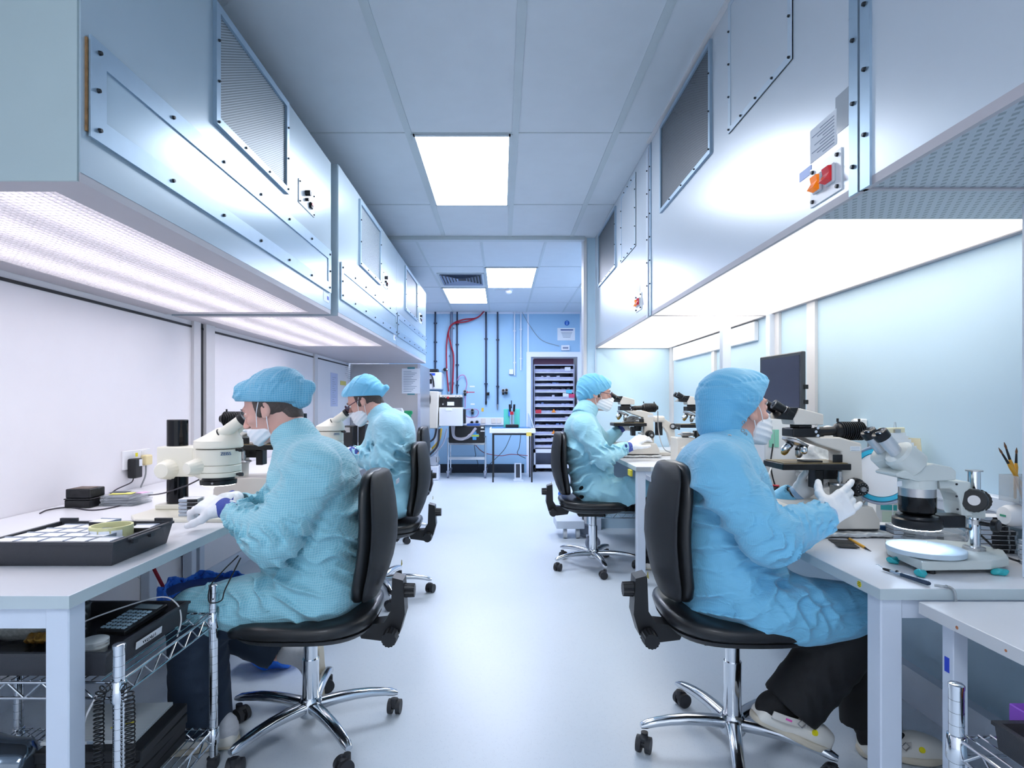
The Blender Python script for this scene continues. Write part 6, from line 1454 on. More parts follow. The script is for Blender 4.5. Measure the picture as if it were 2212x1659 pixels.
# file holder
t = thing('file_rack', 'cream file holder full of papers with a bulldog clip behind the magnifier lamp', 'file holder', (1.52, 2.55, DZ))
fc = at(1950, 985, 2.17); Rf = Matrix.Translation((fc.x, fc.y, .0)) @ Matrix.Rotation(.35, 4, 'Z')
one('back_board', mat('cream_board', '#e2dcc0', .5), t, lambda b: b.box((-.075, .035, DZ + .003), (.065, .042, 1.09), .003, Rf)); 
for i in range(5):
    o = one('paper_sheet', M_paper, t, lambda b: b.box((-.065 + i * .008, .03 - i * .013, DZ + .003), (.06 - i * .004, .0315 - i * .013, 1.07 - i * .012), 0, Rf))
one('side_panel', MC['cream_board'], t, lambda b: b.loft([[Rf @ Vector(p) for p in ((.066, -.05, DZ + .003), (.069, -.05, DZ + .003), (.069, .045, DZ + .003), (.066, .045, DZ + .003))], [Rf @ Vector(p) for p in ((.066, -.02, 1.05), (.069, -.02, 1.05), (.069, .045, 1.05), (.066, .045, 1.05))]]))
one('lime_strip', mat('lime_strip', '#b8cc38', .5), t, lambda b: b.box((.0, -.0375, .95), (.006, -.0365, 1.01), 0, Rf)); one('bulldog_clip', M_steel, t, lambda b: (b.box((.0, .028, 1.07), (.03, .05, 1.083), 0, Rf), b.tube([Rf @ Vector((.008, .04, 1.08)), Rf @ Vector((.012, .04, 1.11)), Rf @ Vector((.018, .04, 1.11)), Rf @ Vector((.022, .04, 1.08))], .0012)))
# brush cup at the right edge
t = thing('brush_cup', 'clear square cup holding brushes at the right edge of the photo', 'cup', (1.56, 1.72, .9))
bc = at(2204, 1075, 1.735); zb = .885
one('cup', M_clear, t, lambda b: [b.box(l_, h_) for l_, h_ in (((bc.x - .035, 1.70, zb), (bc.x - .0335, 1.77, zb + .08)), ((bc.x + .034, 1.70, zb), (bc.x + .0355, 1.77, zb + .08)), ((bc.x - .035, 1.70, zb), (bc.x + .0355, 1.7015, zb + .08)), ((bc.x - .035, 1.7685, zb), (bc.x + .0355, 1.77, zb + .08)), ((bc.x - .0335, 1.7015, zb), (bc.x + .034, 1.7685, zb + .002)))])
for i, (px, py, lab) in enumerate(((2157, 967, 'leftmost brush in the clear cup, with a fine grey tip'), (2169, 955, 'middle brush in the clear cup, reaching highest'), (2196, 967, 'right brush in the clear cup, with a broad brown tip'))):
    tp_ = at(px, py, 1.72 + .012 * i); bs_ = Vector((bc.x + .012 * (1 - i) + .012, 1.725 + .014 * i, zb + .006)); brush(lab, bs_, tp_ - bs_, L=(tp_ - bs_).length)
# wall trunking
o = one('cable_trunking', M_frame, None, lambda b: (b.box((RW - .045, 1.5, .80), (RW - .0005, 3.25, .885), .004), b.box((RW - .048, 1.5, .838), (RW - .045, 3.25, .845)))); tag(o, 'white dado trunking along the right wall above the bench', 'trunking')
for i, (y, z, lab) in enumerate(((1.90, .845, 'white plug with blue print in the dado trunking, farther from the camera'), (1.74, .842, 'white round plug with red and green print in the dado trunking'))):
    t = thing('plug', lab, 'plug', (RW - .06, y, z)); one('body', MC['white_socket'], t, lambda b: b.lathe((RW - .0485, y, z), (-1, 0, 0), [(0, .032), (.03, .032), (.045, .026), (.047, .01)], 6 if i == 0 else 28), auto=40)
    one('print', mat('print_blue', '#4a69a8', .5) if i == 0 else mat('print_green', '#3d9a7c', .5), t, lambda b: b.cbox((RW - .0965, y, z), (.001, .02, .006)))
t = thing('power_supply', 'cream power unit with vent slots behind the grey stereo microscope', 'power unit', (1.5, 2.2, DZ)); c = on(2030, 1112)
one('case', M_cream, t, lambda b: b.box((c.x - .06, c.y, DZ + .001), (c.x + .05, c.y + .12, DZ + .06), .004)); one('vent_slot', M_dark, t, lambda b: [b.box((c.x - .05 + i * .011, c.y - .0008, DZ + .03), (c.x - .046 + i * .011, c.y, DZ + .036)) for i in range(9)])
t = thing('keypad', 'small grey keypad at the foot of the wall behind the chrome column', 'keypad', (1.55, 2.02, DZ))
t.location = (0, 0, 0); ROOTM[t.name] = Matrix.Identity(4); kp = Matrix.Translation((1.535, 2.16, DZ + .03)) @ Matrix.Rotation(.5, 4, 'X')
one('case', mat('grey_keypad', '#8d949a', .4), t, lambda b: b.box((-.05, -.045, -.008), (.05, .045, 0), .002, kp)); one('key', mat('pale_key', '#c9cdd0', .4), t, lambda b: [b.box((-.044 + i * .0185, -.038 + j * .019, 0), (-.044 + i * .0185 + .014, -.038 + j * .019 + .014, .004), .001, kp) for i in range(5) for j in range(4)])
cable('black lead from the ring light along the bench to the wall', [Vector((zc.x + .11, 1.61, .84)), Vector((1.40, 1.68, .80)), Vector((1.47, 1.66, .735)), Vector((1.55, 1.62, DZ + .003)), Vector((1.605, 1.52, DZ + .003))], .003, M_dark)

# monitor, keyboard and devices behind the right foreground microscope
t = thing('monitor', 'switched-off dark monitor standing behind the microscope, turned to the aisle', 'monitor', (1.40, 2.85, DZ))
a, b_ = Vector((1.355, 3.0, 0)), Vector((1.385, 2.64, 0)); d = (b_ - a).normalized(); n = Vector((-d.y, d.x, 0)); n = -n if n.x > 0 else n
Mm = Matrix([[d.x, -n.x, 0, a.x], [d.y, -n.y, 0, a.y], [0, 0, 1, 0], [0, 0, 0, 1]]); Wm = (b_ - a).length
one('casing', mat('grey_monitor_case', '#3a3f46', .45), t, lambda b: b.box((0, 0, 1.10), (Wm, .022, 1.425), .004, Mm)); one('rear_housing', M_dark, t, lambda b: b.box((.05, .022, 1.14), (Wm - .05, .05, 1.38), .01, Mm))
one('screen', mat('dark_screen', '#3c4054', .25), t, lambda b: b.box((.016, -.0012, 1.118), (Wm - .016, .0, 1.408), 0, Mm))
one('side_bracket', M_dark, t, lambda b: (b.box((Wm, .01, 1.25), (Wm + .006, .03, 1.27), .001, Mm), b.box((Wm, .01, 1.18), (Wm + .006, .03, 1.20), .001, Mm)))
one('stand_neck', M_dark, t, lambda b: b.box((Wm * .5 - .03, .05, .73), (Wm * .5 + .03, .07, 1.2), .004, Mm)); one('stand_foot', M_dark, t, lambda b: b.box((Wm * .5 - .10, -.03, DZ + .0005), (Wm * .5 + .10, .12, DZ + .015), .004, Mm))
t = thing('keyboard', 'dark keyboard on a raised rest between the gown and the microscope', 'keyboard', (1.12, 2.5, DZ)); Mk = Matrix.Translation((1.135, 2.55, .80)) @ Matrix.Rotation(-.75, 4, 'Z') @ Matrix.Rotation(.12, 4, 'X')
one('case', M_dark, t, lambda b: b.box((-.20, -.075, -.02), (.20, .075, 0), .003, Mk))
one('key', mat('dark_key', '#2c2e34', .4), t, lambda b: [b.box((-.19 + i * .0192, -.068 + j * .0192, 0), (-.19 + i * .0192 + .015, -.068 + j * .0192 + .015, .006), .001, Mk) for i in range(20) for j in range(7)])
one('leg', M_dark, t, lambda b: (b.box((-.18, -.06, -.075), (-.17, .06, -.02), 0, Mk), b.box((.17, -.06, -.075), (.18, .06, -.02), 0, Mk)))
t = thing('orange_pen', 'orange pen lying on the dark keyboard', 'pen', (1.1, 2.6, .81)); one('barrel', mat('orange_plastic', '#e08a3c', .4), t, lambda b: b.cyl(Mk @ Vector((-.06, .05, .011)), Mk @ Vector((.05, .055, .011)), .004)); one('cap', mat('red_plastic2', '#c03a44', .4), t, lambda b: b.cyl(Mk @ Vector((.05, .055, .011)), Mk @ Vector((.08, .056, .011)), .0048))
t = thing('instrument_box', 'white instrument housing with a translucent green window beside the mask', 'instrument', (1.27, 2.75, DZ))
x0 = at(1652, 0, 2.62).x; x1 = at(1700, 0, 2.62).x; one('housing', mat('white_housing', '#d7dade', .4), t, lambda b: b.box((x0, 2.62, DZ + .001), (x1 + .05, 2.80, at(0, 903, 2.62).z), .006)); one('green_window', mat('green_window', '#7fc0ac', .15), t, lambda b: (b.box((at(1661, 0, 2.62).x, 2.617, at(0, 966, 2.62).z), (at(1671, 0, 2.62).x, 2.62, at(0, 928, 2.62).z)), b.box((at(1672.5, 0, 2.62).x, 2.617, at(0, 966, 2.62).z), (at(1682, 0, 2.62).x, 2.62, at(0, 928, 2.62).z))))
t = thing('storage_drawers', 'white drawer box with clear fronts behind the sky-blue gown collar', 'drawer box', (1.2, 2.9, DZ)); x0 = at(1610, 0, 2.9).x; x1 = at(1656, 0, 2.9).x
one('case', MC['white_housing'], t, lambda b: b.box((x0, 2.9, DZ + .001), (x1, 3.1, at(0, 975, 2.9).z), .003)); one('drawer', M_clear, t, lambda b: [b.box((x0 + .006 + i * .034, 2.894, DZ + .02), (x0 + .034 + i * .034, 2.9, at(0, 980, 2.9).z - .01)) for i in range(3)])
o = one('binder', mat('white_binder', '#dfe0e0', .5), None, lambda b: b.loft([[at(1628, 1004, 2.7), at(1640, 1004, 2.7), at(1640, 1004, 2.72), at(1628, 1004, 2.72)], [at(1643, 932, 2.7), at(1654, 932, 2.7), at(1654, 932, 2.72), at(1643, 932, 2.72)]])); tag(o, 'leaning white binder with a yellow edge between mask and instrument housing', 'binder'); o.location.z = .0
o2 = one('yellow_edge', mat('yellow_edge', '#e6dc6a', .5), o, lambda b: b.loft([[at(1636, 998, 2.699), at(1640, 998, 2.699), at(1640, 998, 2.7), at(1636, 998, 2.7)], [at(1649, 938, 2.699), at(1652, 938, 2.699), at(1652, 938, 2.7), at(1649, 938, 2.7)]]), world=False)
lump('plastic_bag', 'crinkled clear plastic bag behind the finned lamp housing', 'bag', mat('crinkled_plastic', '#dfe4e8', .15, .0, var=.5, vs=40, bump=1., bs=60), (1.43, 2.55, .90), (.10, .07, .175), .014, 50., .006, flat=DZ + .001)
cable('white cable curling between the keyboard and the microscope', [(1.17, 2.42, .74), (1.14, 2.38, .80), (1.12, 2.40, .86), (1.16, 2.45, .92), (1.2, 2.5, .93)], .003, M_cabw)
cable('black cable hanging in front of the white instrument housing', [(1.235, 2.60, 1.0), (1.22, 2.59, .90), (1.24, 2.58, .80), (1.28, 2.56, .725)], .0035, M_dark)
cable('grey lead from the finned lamp housing down to the bench', [(1.335, 2.08, 1.05), (1.34, 2.09, 1.0), (1.37, 2.10, .92), (1.36, 2.12, .84), (1.33, 2.14, .78), (1.40, 2.2, .725)], .0032, M_cabg)
t = thing('wall_outlet', 'white wall outlet above the finned lamp housing', 'outlet', (RW, 2.6, 1.1)); one('box', MC['white_socket'], t, lambda b: b.box((RW - .03, 2.53, 1.07), (RW - .0005, 2.59, 1.115), .004)); one('spindle', MC['white_socket'], t, lambda b: b.cyl((RW - .03, 2.56, 1.10), (RW - .05, 2.56, 1.102), .01))
# cables under the right bench and side cart
for i, (p, lab) in enumerate((([(1.30, 1.30, .66), (1.29, 1.32, .5), (1.25, 1.33, .35), (1.22, 1.33, .25)], 'grey cable hanging left of its pair below the side table'), ([(1.31, 1.30, .66), (1.30, 1.33, .52), (1.34, 1.34, .38), (1.36, 1.33, .2)], 'grey cable hanging right of its pair below the side table'))):
    cable(lab, p, .005, M_cabg)
# cart at the lower right
ct = thing('wire_cart', 'chrome wire cart with a black tray of pens at the lower right corner', 'cart', (1.2, 1.0, 0))
X0, X1, Y0, Y1 = .93, 1.50, .66, 1.17
for x in (X0, X1):
    for y in (Y0, Y1):
        ps = one('post', M_chrome, ct, lambda b: (b.cyl((x, y, .03), (x, y, .60), .0135, seg=24), b.lathe((x, y, .60), (0, 0, 1), [(0, .0145), (.008, .0145), (.010, .012)], 24)), auto=50)
        one('groove_ring', M_screw, ps, lambda b: [b.torus((x, y, .07 + i * .0254), (0, 0, 1), .0135, .0004, 20, 4) for i in range(21)]); one('caster', M_rubber, ps, lambda b: b.cyl((x - .012, y, .021), (x + .012, y, .021), .02, seg=20))
zs = .50
sh = one('shelf', M_wire, ct, lambda b: ([b.tube(p, .0035, 8) for z in (zs, zs - .038) for p in ([(X0, Y0, z), (X1, Y0, z)], [(X0, Y1, z), (X1, Y1, z)], [(X0, Y0, z), (X0, Y1, z)], [(X1, Y0, z), (X1, Y1, z)])], [b.tube([(X0 + .02 + i * .0247, Y0, zs + .004), (X0 + .02 + i * .0247, Y1, zs + .004)], .0018, 6) for i in range(22)]))
for x in (X0, X1): one('truss_wire', M_wire, sh, lambda b: b.tube([(x, Y0 + .02 + (Y1 - Y0 - .04) * i / 11, zs - (.038 if i % 2 else 0)) for i in range(12)], .0028, 6), smooth=True)
for x in (X0, X1):
    for y in (Y0, Y1): one('collar', M_chrome, sh, lambda b: b.lathe((x, y, zs - .045), (0, 0, 1), [(0, .0175), (.004, .0185), (.05, .0165), (.052, .0145)], 24), auto=50)
ptray = open_tray('black_tray', 'black tray of pens on the cart in the lower right corner', .965, 1.46, .70, 1.12, .5065, .56, .004)
for i, (hx, lab, y) in enumerate((('#b8242c', 'red pen in the black tray of the lower right cart', 1.06), ('#e08a3c', 'orange marker in the black tray of the lower right cart', 1.03), ('#d8dce0', 'white marker with blue cap in the black tray of the lower right cart', .99), ('#c9ccd2', 'grey marker in the black tray of the lower right cart', .95))):
    t = thing('marker_pen', lab, 'pen', (1.1, y, .512)); one('barrel', mat('pen_' + hx[1:], hx, .4), t, lambda b: b.cyl((1.02 + .02 * i, y, .522), (1.13 + .03 * i, y - .012 * i, .522), .008, seg=14)); one('cap', mat('pen_cap_blue', '#3a63c4', .4), t, lambda b: b.cyl((1.13 + .03 * i, y - .012 * i, .522), (1.17 + .03 * i, y - .0135 * i, .522), .009, seg=14))
o = one('purple_pad', mat('purple_pad', '#8a4cc0', .5), None, lambda b: b.box((1.03, 1.126, .507), (1.11, 1.163, .574), .002)); tag(o, 'purple pad behind the black tray of pens', 'pad')
o = one('printed_leaflet', mat('leaflet', '#9fa4ac', .5), None, lambda b: b.cbox((1.22, 1.15, .545), (.17, .03, .075), .001)); tag(o, 'grey printed block behind the black tray of pens', 'leaflet')
# ================================================================== far bay
M_wwall = mat('wall_white_plastic', '#dfe3ee', .4)
FY = FWY
def fx(px, Y=FY): return at(px, 0, Y).x
def fz(py, Y=FY): return at(0, py, Y).z
def conduit(label, px, y0, y1, r, m, clips=3):
    t = thing('wall_pipe', label, 'pipe', (fx(px), FY - .03, fz(y0)))
    za, zb = fz(y0), fz(y1)
    one('pipe', m, t, lambda b: b.cyl((fx(px), FY - .035, zb), (fx(px), FY - .035, za), r, seg=14), auto=50)
    one('clip', m, t, lambda b: [b.cbox((fx(px), FY - .02, za + (zb - za) * (i + .6) / clips), (r * 4, .035, .02)) for i in range(clips)])
    return t
M_bpipe = mat('black_conduit', '#23304a', .4); M_gpipe = mat('grey_conduit', '#6d7a94', .4)
conduit('leftmost black conduit on the far blue wall, ending at the controller', 941, 674, 797, .014, M_bpipe)
conduit('grey conduit behind the red hoses on the far blue wall', 976, 674, 850, .022, M_gpipe)
conduit('black conduit just right of the red hoses on the far blue wall', 988, 674, 850, .014, M_bpipe, 4)
p = conduit('dark pipe with a lever valve at its lower end on the far blue wall', 1050, 674, 868, .015, M_bpipe, 2)
one('valve', M_dark, p, lambda b: (b.cbox((fx(1054), FY - .05, fz(851)), (.05, .04, .05)), b.tube([(fx(1052), FY - .07, fz(853)), (fx(1057), FY - .08, fz(848))], .01), b.lathe((fx(1050), FY - .035, fz(875)), (0, 0, 1), [(0, .006), (.02, .014), (.06, .018)], 12)))
p = conduit('dark pipe ending in a steel nozzle right of the valve pipe', 1075, 674, 875, .014, M_bpipe, 2)
one('nozzle', M_steel, p, lambda b: b.lathe((fx(1075), FY - .035, fz(886)), (0, 0, 1), [(0, .006), (.03, .01), (.1, .018)], 12))
conduit('short white conduit leading to the white switch box', 1111.5, 674, 811, .011, M_wwall, 2); conduit('short white conduit between the switch box pipe and the door', 1125, 674, 800, .010, M_wwall, 2)
t = thing('switch_box', 'white switch box on the far wall left of the door', 'switch', (fx(1104), FY, fz(804))); one('box', M_wwall, t, lambda b: b.box((fx(1099.5), FY - .05, fz(809)), (fx(1109), FY - .001, fz(798)), .005)); one('rocker', M_wwall, t, lambda b: b.box((fx(1102), FY - .056, fz(806)), (fx(1106), FY - .05, fz(801))))
for i, (lab, pts) in enumerate((('left red hose draping from the ceiling down to the cream machine', [(1047, 673), (1030, 688), (1000, 692), (975, 705), (966, 740), (966, 800), (970, 846)]), ('right red hose crossing the grey conduit down to the cream machine', [(1047, 673), (1034, 686), (1010, 696), (978, 702), (970, 722), (976, 750), (981, 775), (978, 850)]))):
    cable(lab, [Vector((fx(a), FY - .07 - .02 * i, fz(b_))) for a, b_ in pts], .013, M_cabr, 'red_hose')
cable('pink looped tube on the far wall right of the black conduit', [Vector((fx(a), FY - .05, fz(b_))) for a, b_ in ((988, 822), (994, 812), (1004, 812), (1009, 828), (1006, 845), (1005, 880))], .007, mat('pink_tube', '#b56aa0', .4), 'tube')
cable('pink ring of tube around the regulator above the black instrument', [Vector((fx(a), FY - .05, fz(b_))) for a, b_ in ((1002, 886), (1010, 900), (1028, 900), (1034, 890), (1028, 884), (1010, 884), (1004, 890))], .006, MC['pink_tube'], 'tube')
cable('thin wire looping from the ceiling to the small display over the door', [Vector((fx(a), FY - .02, fz(b_))) for a, b_ in ((1128, 675), (1145, 705), (1170, 735), (1208, 748))], .004, M_cabg, 'wire')
def gauge(label, px, py):
    t = thing('regulator', label, 'regulator', (fx(px), FY, fz(py))); one('body', M_steel, t, lambda b: b.cyl((fx(px), FY - .09, fz(py)), (fx(px), FY - .001, fz(py)), .03, seg=16)); one('knob', M_dark, t, lambda b: (b.cyl((fx(px), FY - .05, fz(py + 9)), (fx(px), FY - .05, fz(py)), .02, seg=14), b.cyl((fx(px), FY - .11, fz(py)), (fx(px), FY - .09, fz(py)), .022, seg=14)))
gauge('small regulator above the white wall labels', 1005, 846); gauge('regulator with black knob inside the pink tube ring', 1021, 886); gauge('left black tap above the blue instrument lid', 1020, 912); gauge('right black tap above the blue instrument lid', 1031, 911); gauge('left small dark fitting near the centre of the far wall', 1087, 844); gauge('right small dark fitting near the centre of the far wall', 1094, 843)
t = thing('red_arrow', 'red arrow sign on the far wall pointing at the small regulator', 'sign', (fx(1015), FY, fz(847))); one('arrow', mat('arrow_red', '#c8344f', .5), t, lambda b: b.xz([(fx(1006), fz(847)), (fx(1010), fz(844)), (fx(1010), fz(846.3)), (fx(1025), fz(846.3)), (fx(1025), fz(848)), (fx(1010), fz(848)), (fx(1010), fz(850))], FY - .004, FY - .001))
for px, py, w_, lab in ((1020, 835, 11, 'small white label above the red arrow'), (1021, 873, 9, 'small white label above the pink tube ring')):
    tag(one('wall_label', M_paper, None, lambda b: b.box((fx(px - w_ / 2), FY - .003, fz(py + 1.5)), (fx(px + w_ / 2), FY - .0005, fz(py - 1.5)))), lab, 'label')
tag(one('yellow_sign', mat('yellow_sign', '#e0bb4a', .5), None, lambda b: b.box((fx(1040), FY - .004, fz(889)), (fx(1045), FY - .001, fz(881)))), 'small yellow sign low on the far wall', 'sign')
t = thing('notice', 'white notice with dark blue heading on the far wall over the door', 'notice', (fx(1223), FY, fz(722)))
one('sheet', M_paper, t, lambda b: b.box((fx(1204), FY - .004, fz(735.5)), (fx(1242), FY - .001, fz(708.5)))); one('heading', mat('navy_ink', '#3a538f', .6), t, lambda b: b.box((fx(1211), FY - .006, fz(714)), (fx(1238), FY - .004, fz(711.5)))); one('text_line', MC['print_grey'], t, lambda b: [b.box((fx(1212 + i), FY - .0055, fz(718.5 + i * 2.6)), (fx(1236 - i), FY - .004, fz(717.6 + i * 2.6))) for i in range(5)])
t = thing('blue_disc', 'round blue sign above the notice on the far wall', 'sign', (fx(1224.5), FY, fz(698))); one('disc', mat('disc_blue', '#1f63c0', .4), t, lambda b: b.cyl((fx(1224.5), FY - .02, fz(698)), (fx(1224.5), FY - .001, fz(698)), .042, seg=28)); one('figure', mat('disc_light', '#7fb0ea', .5), t, lambda b: (b.sph((fx(1224.5), FY - .02, fz(696)), .012, (1, .2, 1)), b.cbox((fx(1224.5), FY - .021, fz(700)), (.022, .003, .028))))
t = thing('door_display', 'small white pressure display on the wall above the door frame', 'display', (fx(1220), FY, fz(752))); one('case', M_wwall, t, lambda b: b.box((fx(1212), FY - .04, fz(757)), (fx(1230), FY - .001, fz(746)), .004)); one('screen', mat('display_grey', '#7d86a0', .3), t, lambda b: b.box((fx(1215), FY - .042, fz(754)), (fx(1227), FY - .04, fz(750))))
# dado sockets of the far wall
tag(one('dado_trunking', M_wwall, None, lambda b: b.box((fx(1003), FY - .05, fz(918)), (fx(1092), FY - .0005, fz(902)), .004)), 'white dado trunking behind the turquoise fixture', 'trunking')
for i, px in enumerate((1044, 1066, 1078)):
    tag(one('socket_plate', mat('socket_cream', '#d8d2cc', .4), None, lambda b: b.box((fx(px - 5), FY - .062, fz(914)), (fx(px + 5), FY - .0505, fz(904)), .003)), ('left', 'middle', 'right')[i] + ' cream socket plate on the far dado trunking', 'socket')
# controller and cream machine
t = thing('controller', 'white wall controller with blue top and keypad above the cream machine', 'controller', (fx(938), 9.55, fz(842, 9.55))); Y_ = 9.5
one('case', M_wwall, t, lambda b: b.box((fx(912, Y_), Y_, fz(841, Y_)), (fx(954, Y_), FY - .005, fz(804, Y_)), .01)); one('blue_band', mat('band_blue', '#2a53c8', .4), t, lambda b: b.box((fx(921, Y_), Y_ - .003, fz(811, Y_)), (fx(940, Y_), Y_, fz(806, Y_)))); one('keypad', M_dark, t, lambda b: b.box((fx(926, Y_), Y_ - .003, fz(829, Y_)), (fx(933, Y_), Y_, fz(819, Y_)))); one('top_unit', M_dark, t, lambda b: b.box((fx(927, Y_), Y_, fz(803, Y_)), (fx(945, Y_), FY - .1, fz(797, Y_)))); one('lead', M_dark, t, lambda b: b.tube(spline([Vector((fx(a, Y_), Y_ - .03, fz(b_, Y_))) for a, b_ in ((920, 822), (922, 811), (931, 809), (936, 820), (938, 836))], 6), .012))
t = thing('valve_assembly', 'small black and chrome tap on the wall right of the controller', 'tap', (fx(965), FY, fz(799))); one('stem', M_steel, t, lambda b: b.tube([(fx(954), FY - .06, fz(800)), (fx(966), FY - .06, fz(799))], .008)); one('knob', M_dark, t, lambda b: b.sph((fx(962), FY - .08, fz(799)), .03)); one('cap', M_chrome, t, lambda b: b.sph((fx(967), FY - .09, fz(799)), .022))
Y_ = 8.9
t = thing('cream_machine', 'large cream bench machine with black control panel and a dark oval window', 'machine', (fx(960, Y_), Y_, fz(925, Y_)))
M_mc = mat('machine_cream', '#d6d0c4', .4); one('left_housing', M_mc, t, lambda b: b.xz([(fx(900, Y_), fz(925, Y_)), (fx(946, Y_), fz(925, Y_)), (fx(949, Y_), fz(846, Y_)), (fx(917, Y_), fz(845, Y_)), (fx(900, Y_), fz(850, Y_))], Y_ - .12, Y_ + .35), bev=.01)
one('window_bezel', M_dark, t, lambda b: b.prism(sup(.075, .10, 32, 3), -.006, .006, M=Matrix.Translation((fx(922, Y_), Y_ - .125, fz(863, Y_))) @ Matrix.Rotation(PI / 2, 4, 'X'))); one('window_pane', mat('pale_cyan_pane', '#8fd8e0', .2), t, lambda b: b.prism(sup(.035, .07, 24, 3), -.009, .009, M=Matrix.Translation((fx(924, Y_), Y_ - .125, fz(864, Y_))) @ Matrix.Rotation(PI / 2, 4, 'X')))
one('right_housing', mat('machine_white', '#d4d7dc', .4), t, lambda b: b.box((fx(949, Y_), Y_ - .06, fz(920, Y_)), (fx(1000, Y_), Y_ + .35, fz(880, Y_)), .008)); one('control_panel', M_dark, t, lambda b: b.box((fx(950, Y_), Y_, fz(881, Y_)), (fx(998, Y_), Y_ + .33, fz(858, Y_)), .004)); one('panel_top', M_mc, t, lambda b: b.box((fx(950, Y_), Y_ - .0, fz(858, Y_)), (fx(998, Y_), Y_ + .3, fz(853, Y_))))
one('panel_plate', M_paper, t, lambda b: b.box((fx(966, Y_), Y_ - .004, fz(876, Y_)), (fx(981, Y_), Y_, fz(868, Y_)))); one('dial', M_steel, t, lambda b: [b.cyl((fx(px, Y_), Y_ - .02, fz(py, Y_)), (fx(px, Y_), Y_, fz(py, Y_)), .014, seg=12) for px, py in ((957, 857), (963, 858), (957, 873), (985, 857), (993, 857))]); one('red_button', MC['red_indicator'], t, lambda b: b.cyl((fx(968, Y_), Y_ - .02, fz(859, Y_)), (fx(968, Y_), Y_, fz(859, Y_)), .018)); one('badge', M_paper, t, lambda b: b.box((fx(963, Y_), Y_ - .064, fz(887, Y_)), (fx(977, Y_), Y_ - .06, fz(880, Y_)))); one('side_unit', M_dark, t, lambda b: b.box((fx(1000, Y_), Y_ + .05, fz(915, Y_)), (fx(1005, Y_), Y_ + .2, fz(884, Y_))))
one('support_leg', M_frame, t, lambda b: [b.box((x, y, 0), (x + .03, y + .03, fz(925, Y_))) for x in (fx(903, Y_), fx(938, Y_)) for y in (Y_ + .02, Y_ + .28)])
for i, (hx, pts, lab) in enumerate((('#b79a3c', [(955, 925), (950, 950), (935, 968), (925, 975)], 'yellow hose bundled under the cream machine, upper'), ('#2a2c34', [(945, 925), (940, 945), (928, 955)], 'black hose under the cream machine, nearest the chair'), ('#8b95a8', [(968, 925), (960, 955), (945, 975), (935, 985)], 'grey corrugated hose under the cream machine'), ('#2a2c34', [(952, 925), (948, 960), (930, 982)], 'black hose under the cream machine, farther down'))):
    cable(lab, [Vector((fx(a, 8.9), 8.8 - .03 * i, fz(b_, 8.9))) for a, b_ in pts], .016, mat('hose_' + str(i), hx, .5), 'hose')
# trolley with black instrument
Y_ = 9.15
t = thing('steel_trolley', 'chrome two-shelf trolley on castors carrying the black instrument', 'trolley', (fx(1008, Y_), Y_, 0)); xa, xb = fx(968, Y_), fx(1048, Y_)
for x in (xa, xb):
    for y in (Y_, Y_ + .45):
        l_ = one('post', M_chrome, t, lambda b: b.cyl((x, y, .09), (x, y, fz(945, Y_)), .013, seg=12), auto=50); one('caster', mat('grey_caster', '#8790a2', .5), l_, lambda b: (b.cyl((x - .015, y, .05), (x + .015, y, .05), .05, seg=20), b.cbox((x, y, .1), (.05, .05, .03))))
for zz_, nm in ((fz(957, Y_), 'upper'), (fz(989, Y_), 'lower')):
    s_ = one('shelf', M_wire, t, lambda b: (b.box((xa, Y_, zz_ - .01), (xb, Y_ + .45, zz_)), b.box((xa, Y_ - .006, zz_ - .03), (xb, Y_ + .006, zz_ + .015)))); s_['label'] = nm + ' chrome shelf'
t = thing('black_instrument', 'black instrument with blue and green logo on the chrome trolley', 'instrument', (fx(1008, Y_), Y_, fz(955, Y_)))
one('case', M_dark, t, lambda b: b.box((fx(967, Y_) + .02, Y_ - .02, fz(957, Y_) + .001), (fx(1049, Y_) - .02, Y_ + .4, fz(920, Y_)), .01)); one('logo_cross', mat('logo_blue', '#3f8fc8', .5), t, lambda b: (b.box((fx(1021, Y_), Y_ - .023, fz(950, Y_)), (fx(1029, Y_), Y_ - .02, fz(932, Y_))), b.box((fx(1016, Y_), Y_ - .0235, fz(944, Y_)), (fx(1034, Y_), Y_ - .02, fz(937, Y_))))); one('logo_band', mat('logo_green', '#a6b840', .5), t, lambda b: b.box((fx(1015, Y_), Y_ - .025, fz(943, Y_)), (fx(1035, Y_), Y_ - .0235, fz(939, Y_)))); one('white_print', M_paper, t, lambda b: (b.box((fx(1039, Y_), Y_ - .023, fz(925, Y_)), (fx(1045, Y_), Y_ - .02, fz(922, Y_))), b.box((fx(1038, Y_), Y_ - .023, fz(932, Y_)), (fx(1047, Y_), Y_ - .02, fz(930, Y_))))); one('blue_lid', mat('blue_lid', '#3a5fa8', .4), t, lambda b: b.box((fx(1008, Y_), Y_ + .05, fz(920, Y_)), (fx(1036, Y_), Y_ + .35, fz(916, Y_))))
for i, (pts, r) in enumerate((([(980, 920), (979, 940), (988, 948), (1010, 945), (1028, 925)], .022), ([(975, 920), (980, 945), (1000, 950), (1015, 938)], .012))):
    cable(('thick grey', 'thin pale')[i] + ' hose looping across the front of the black instrument', [Vector((fx(a, 9.0), 9.05 - .03 * i, fz(b_, 9.0))) for a, b_ in pts], r, mat('grey_hose', '#a9a6b0', .4), 'hose')
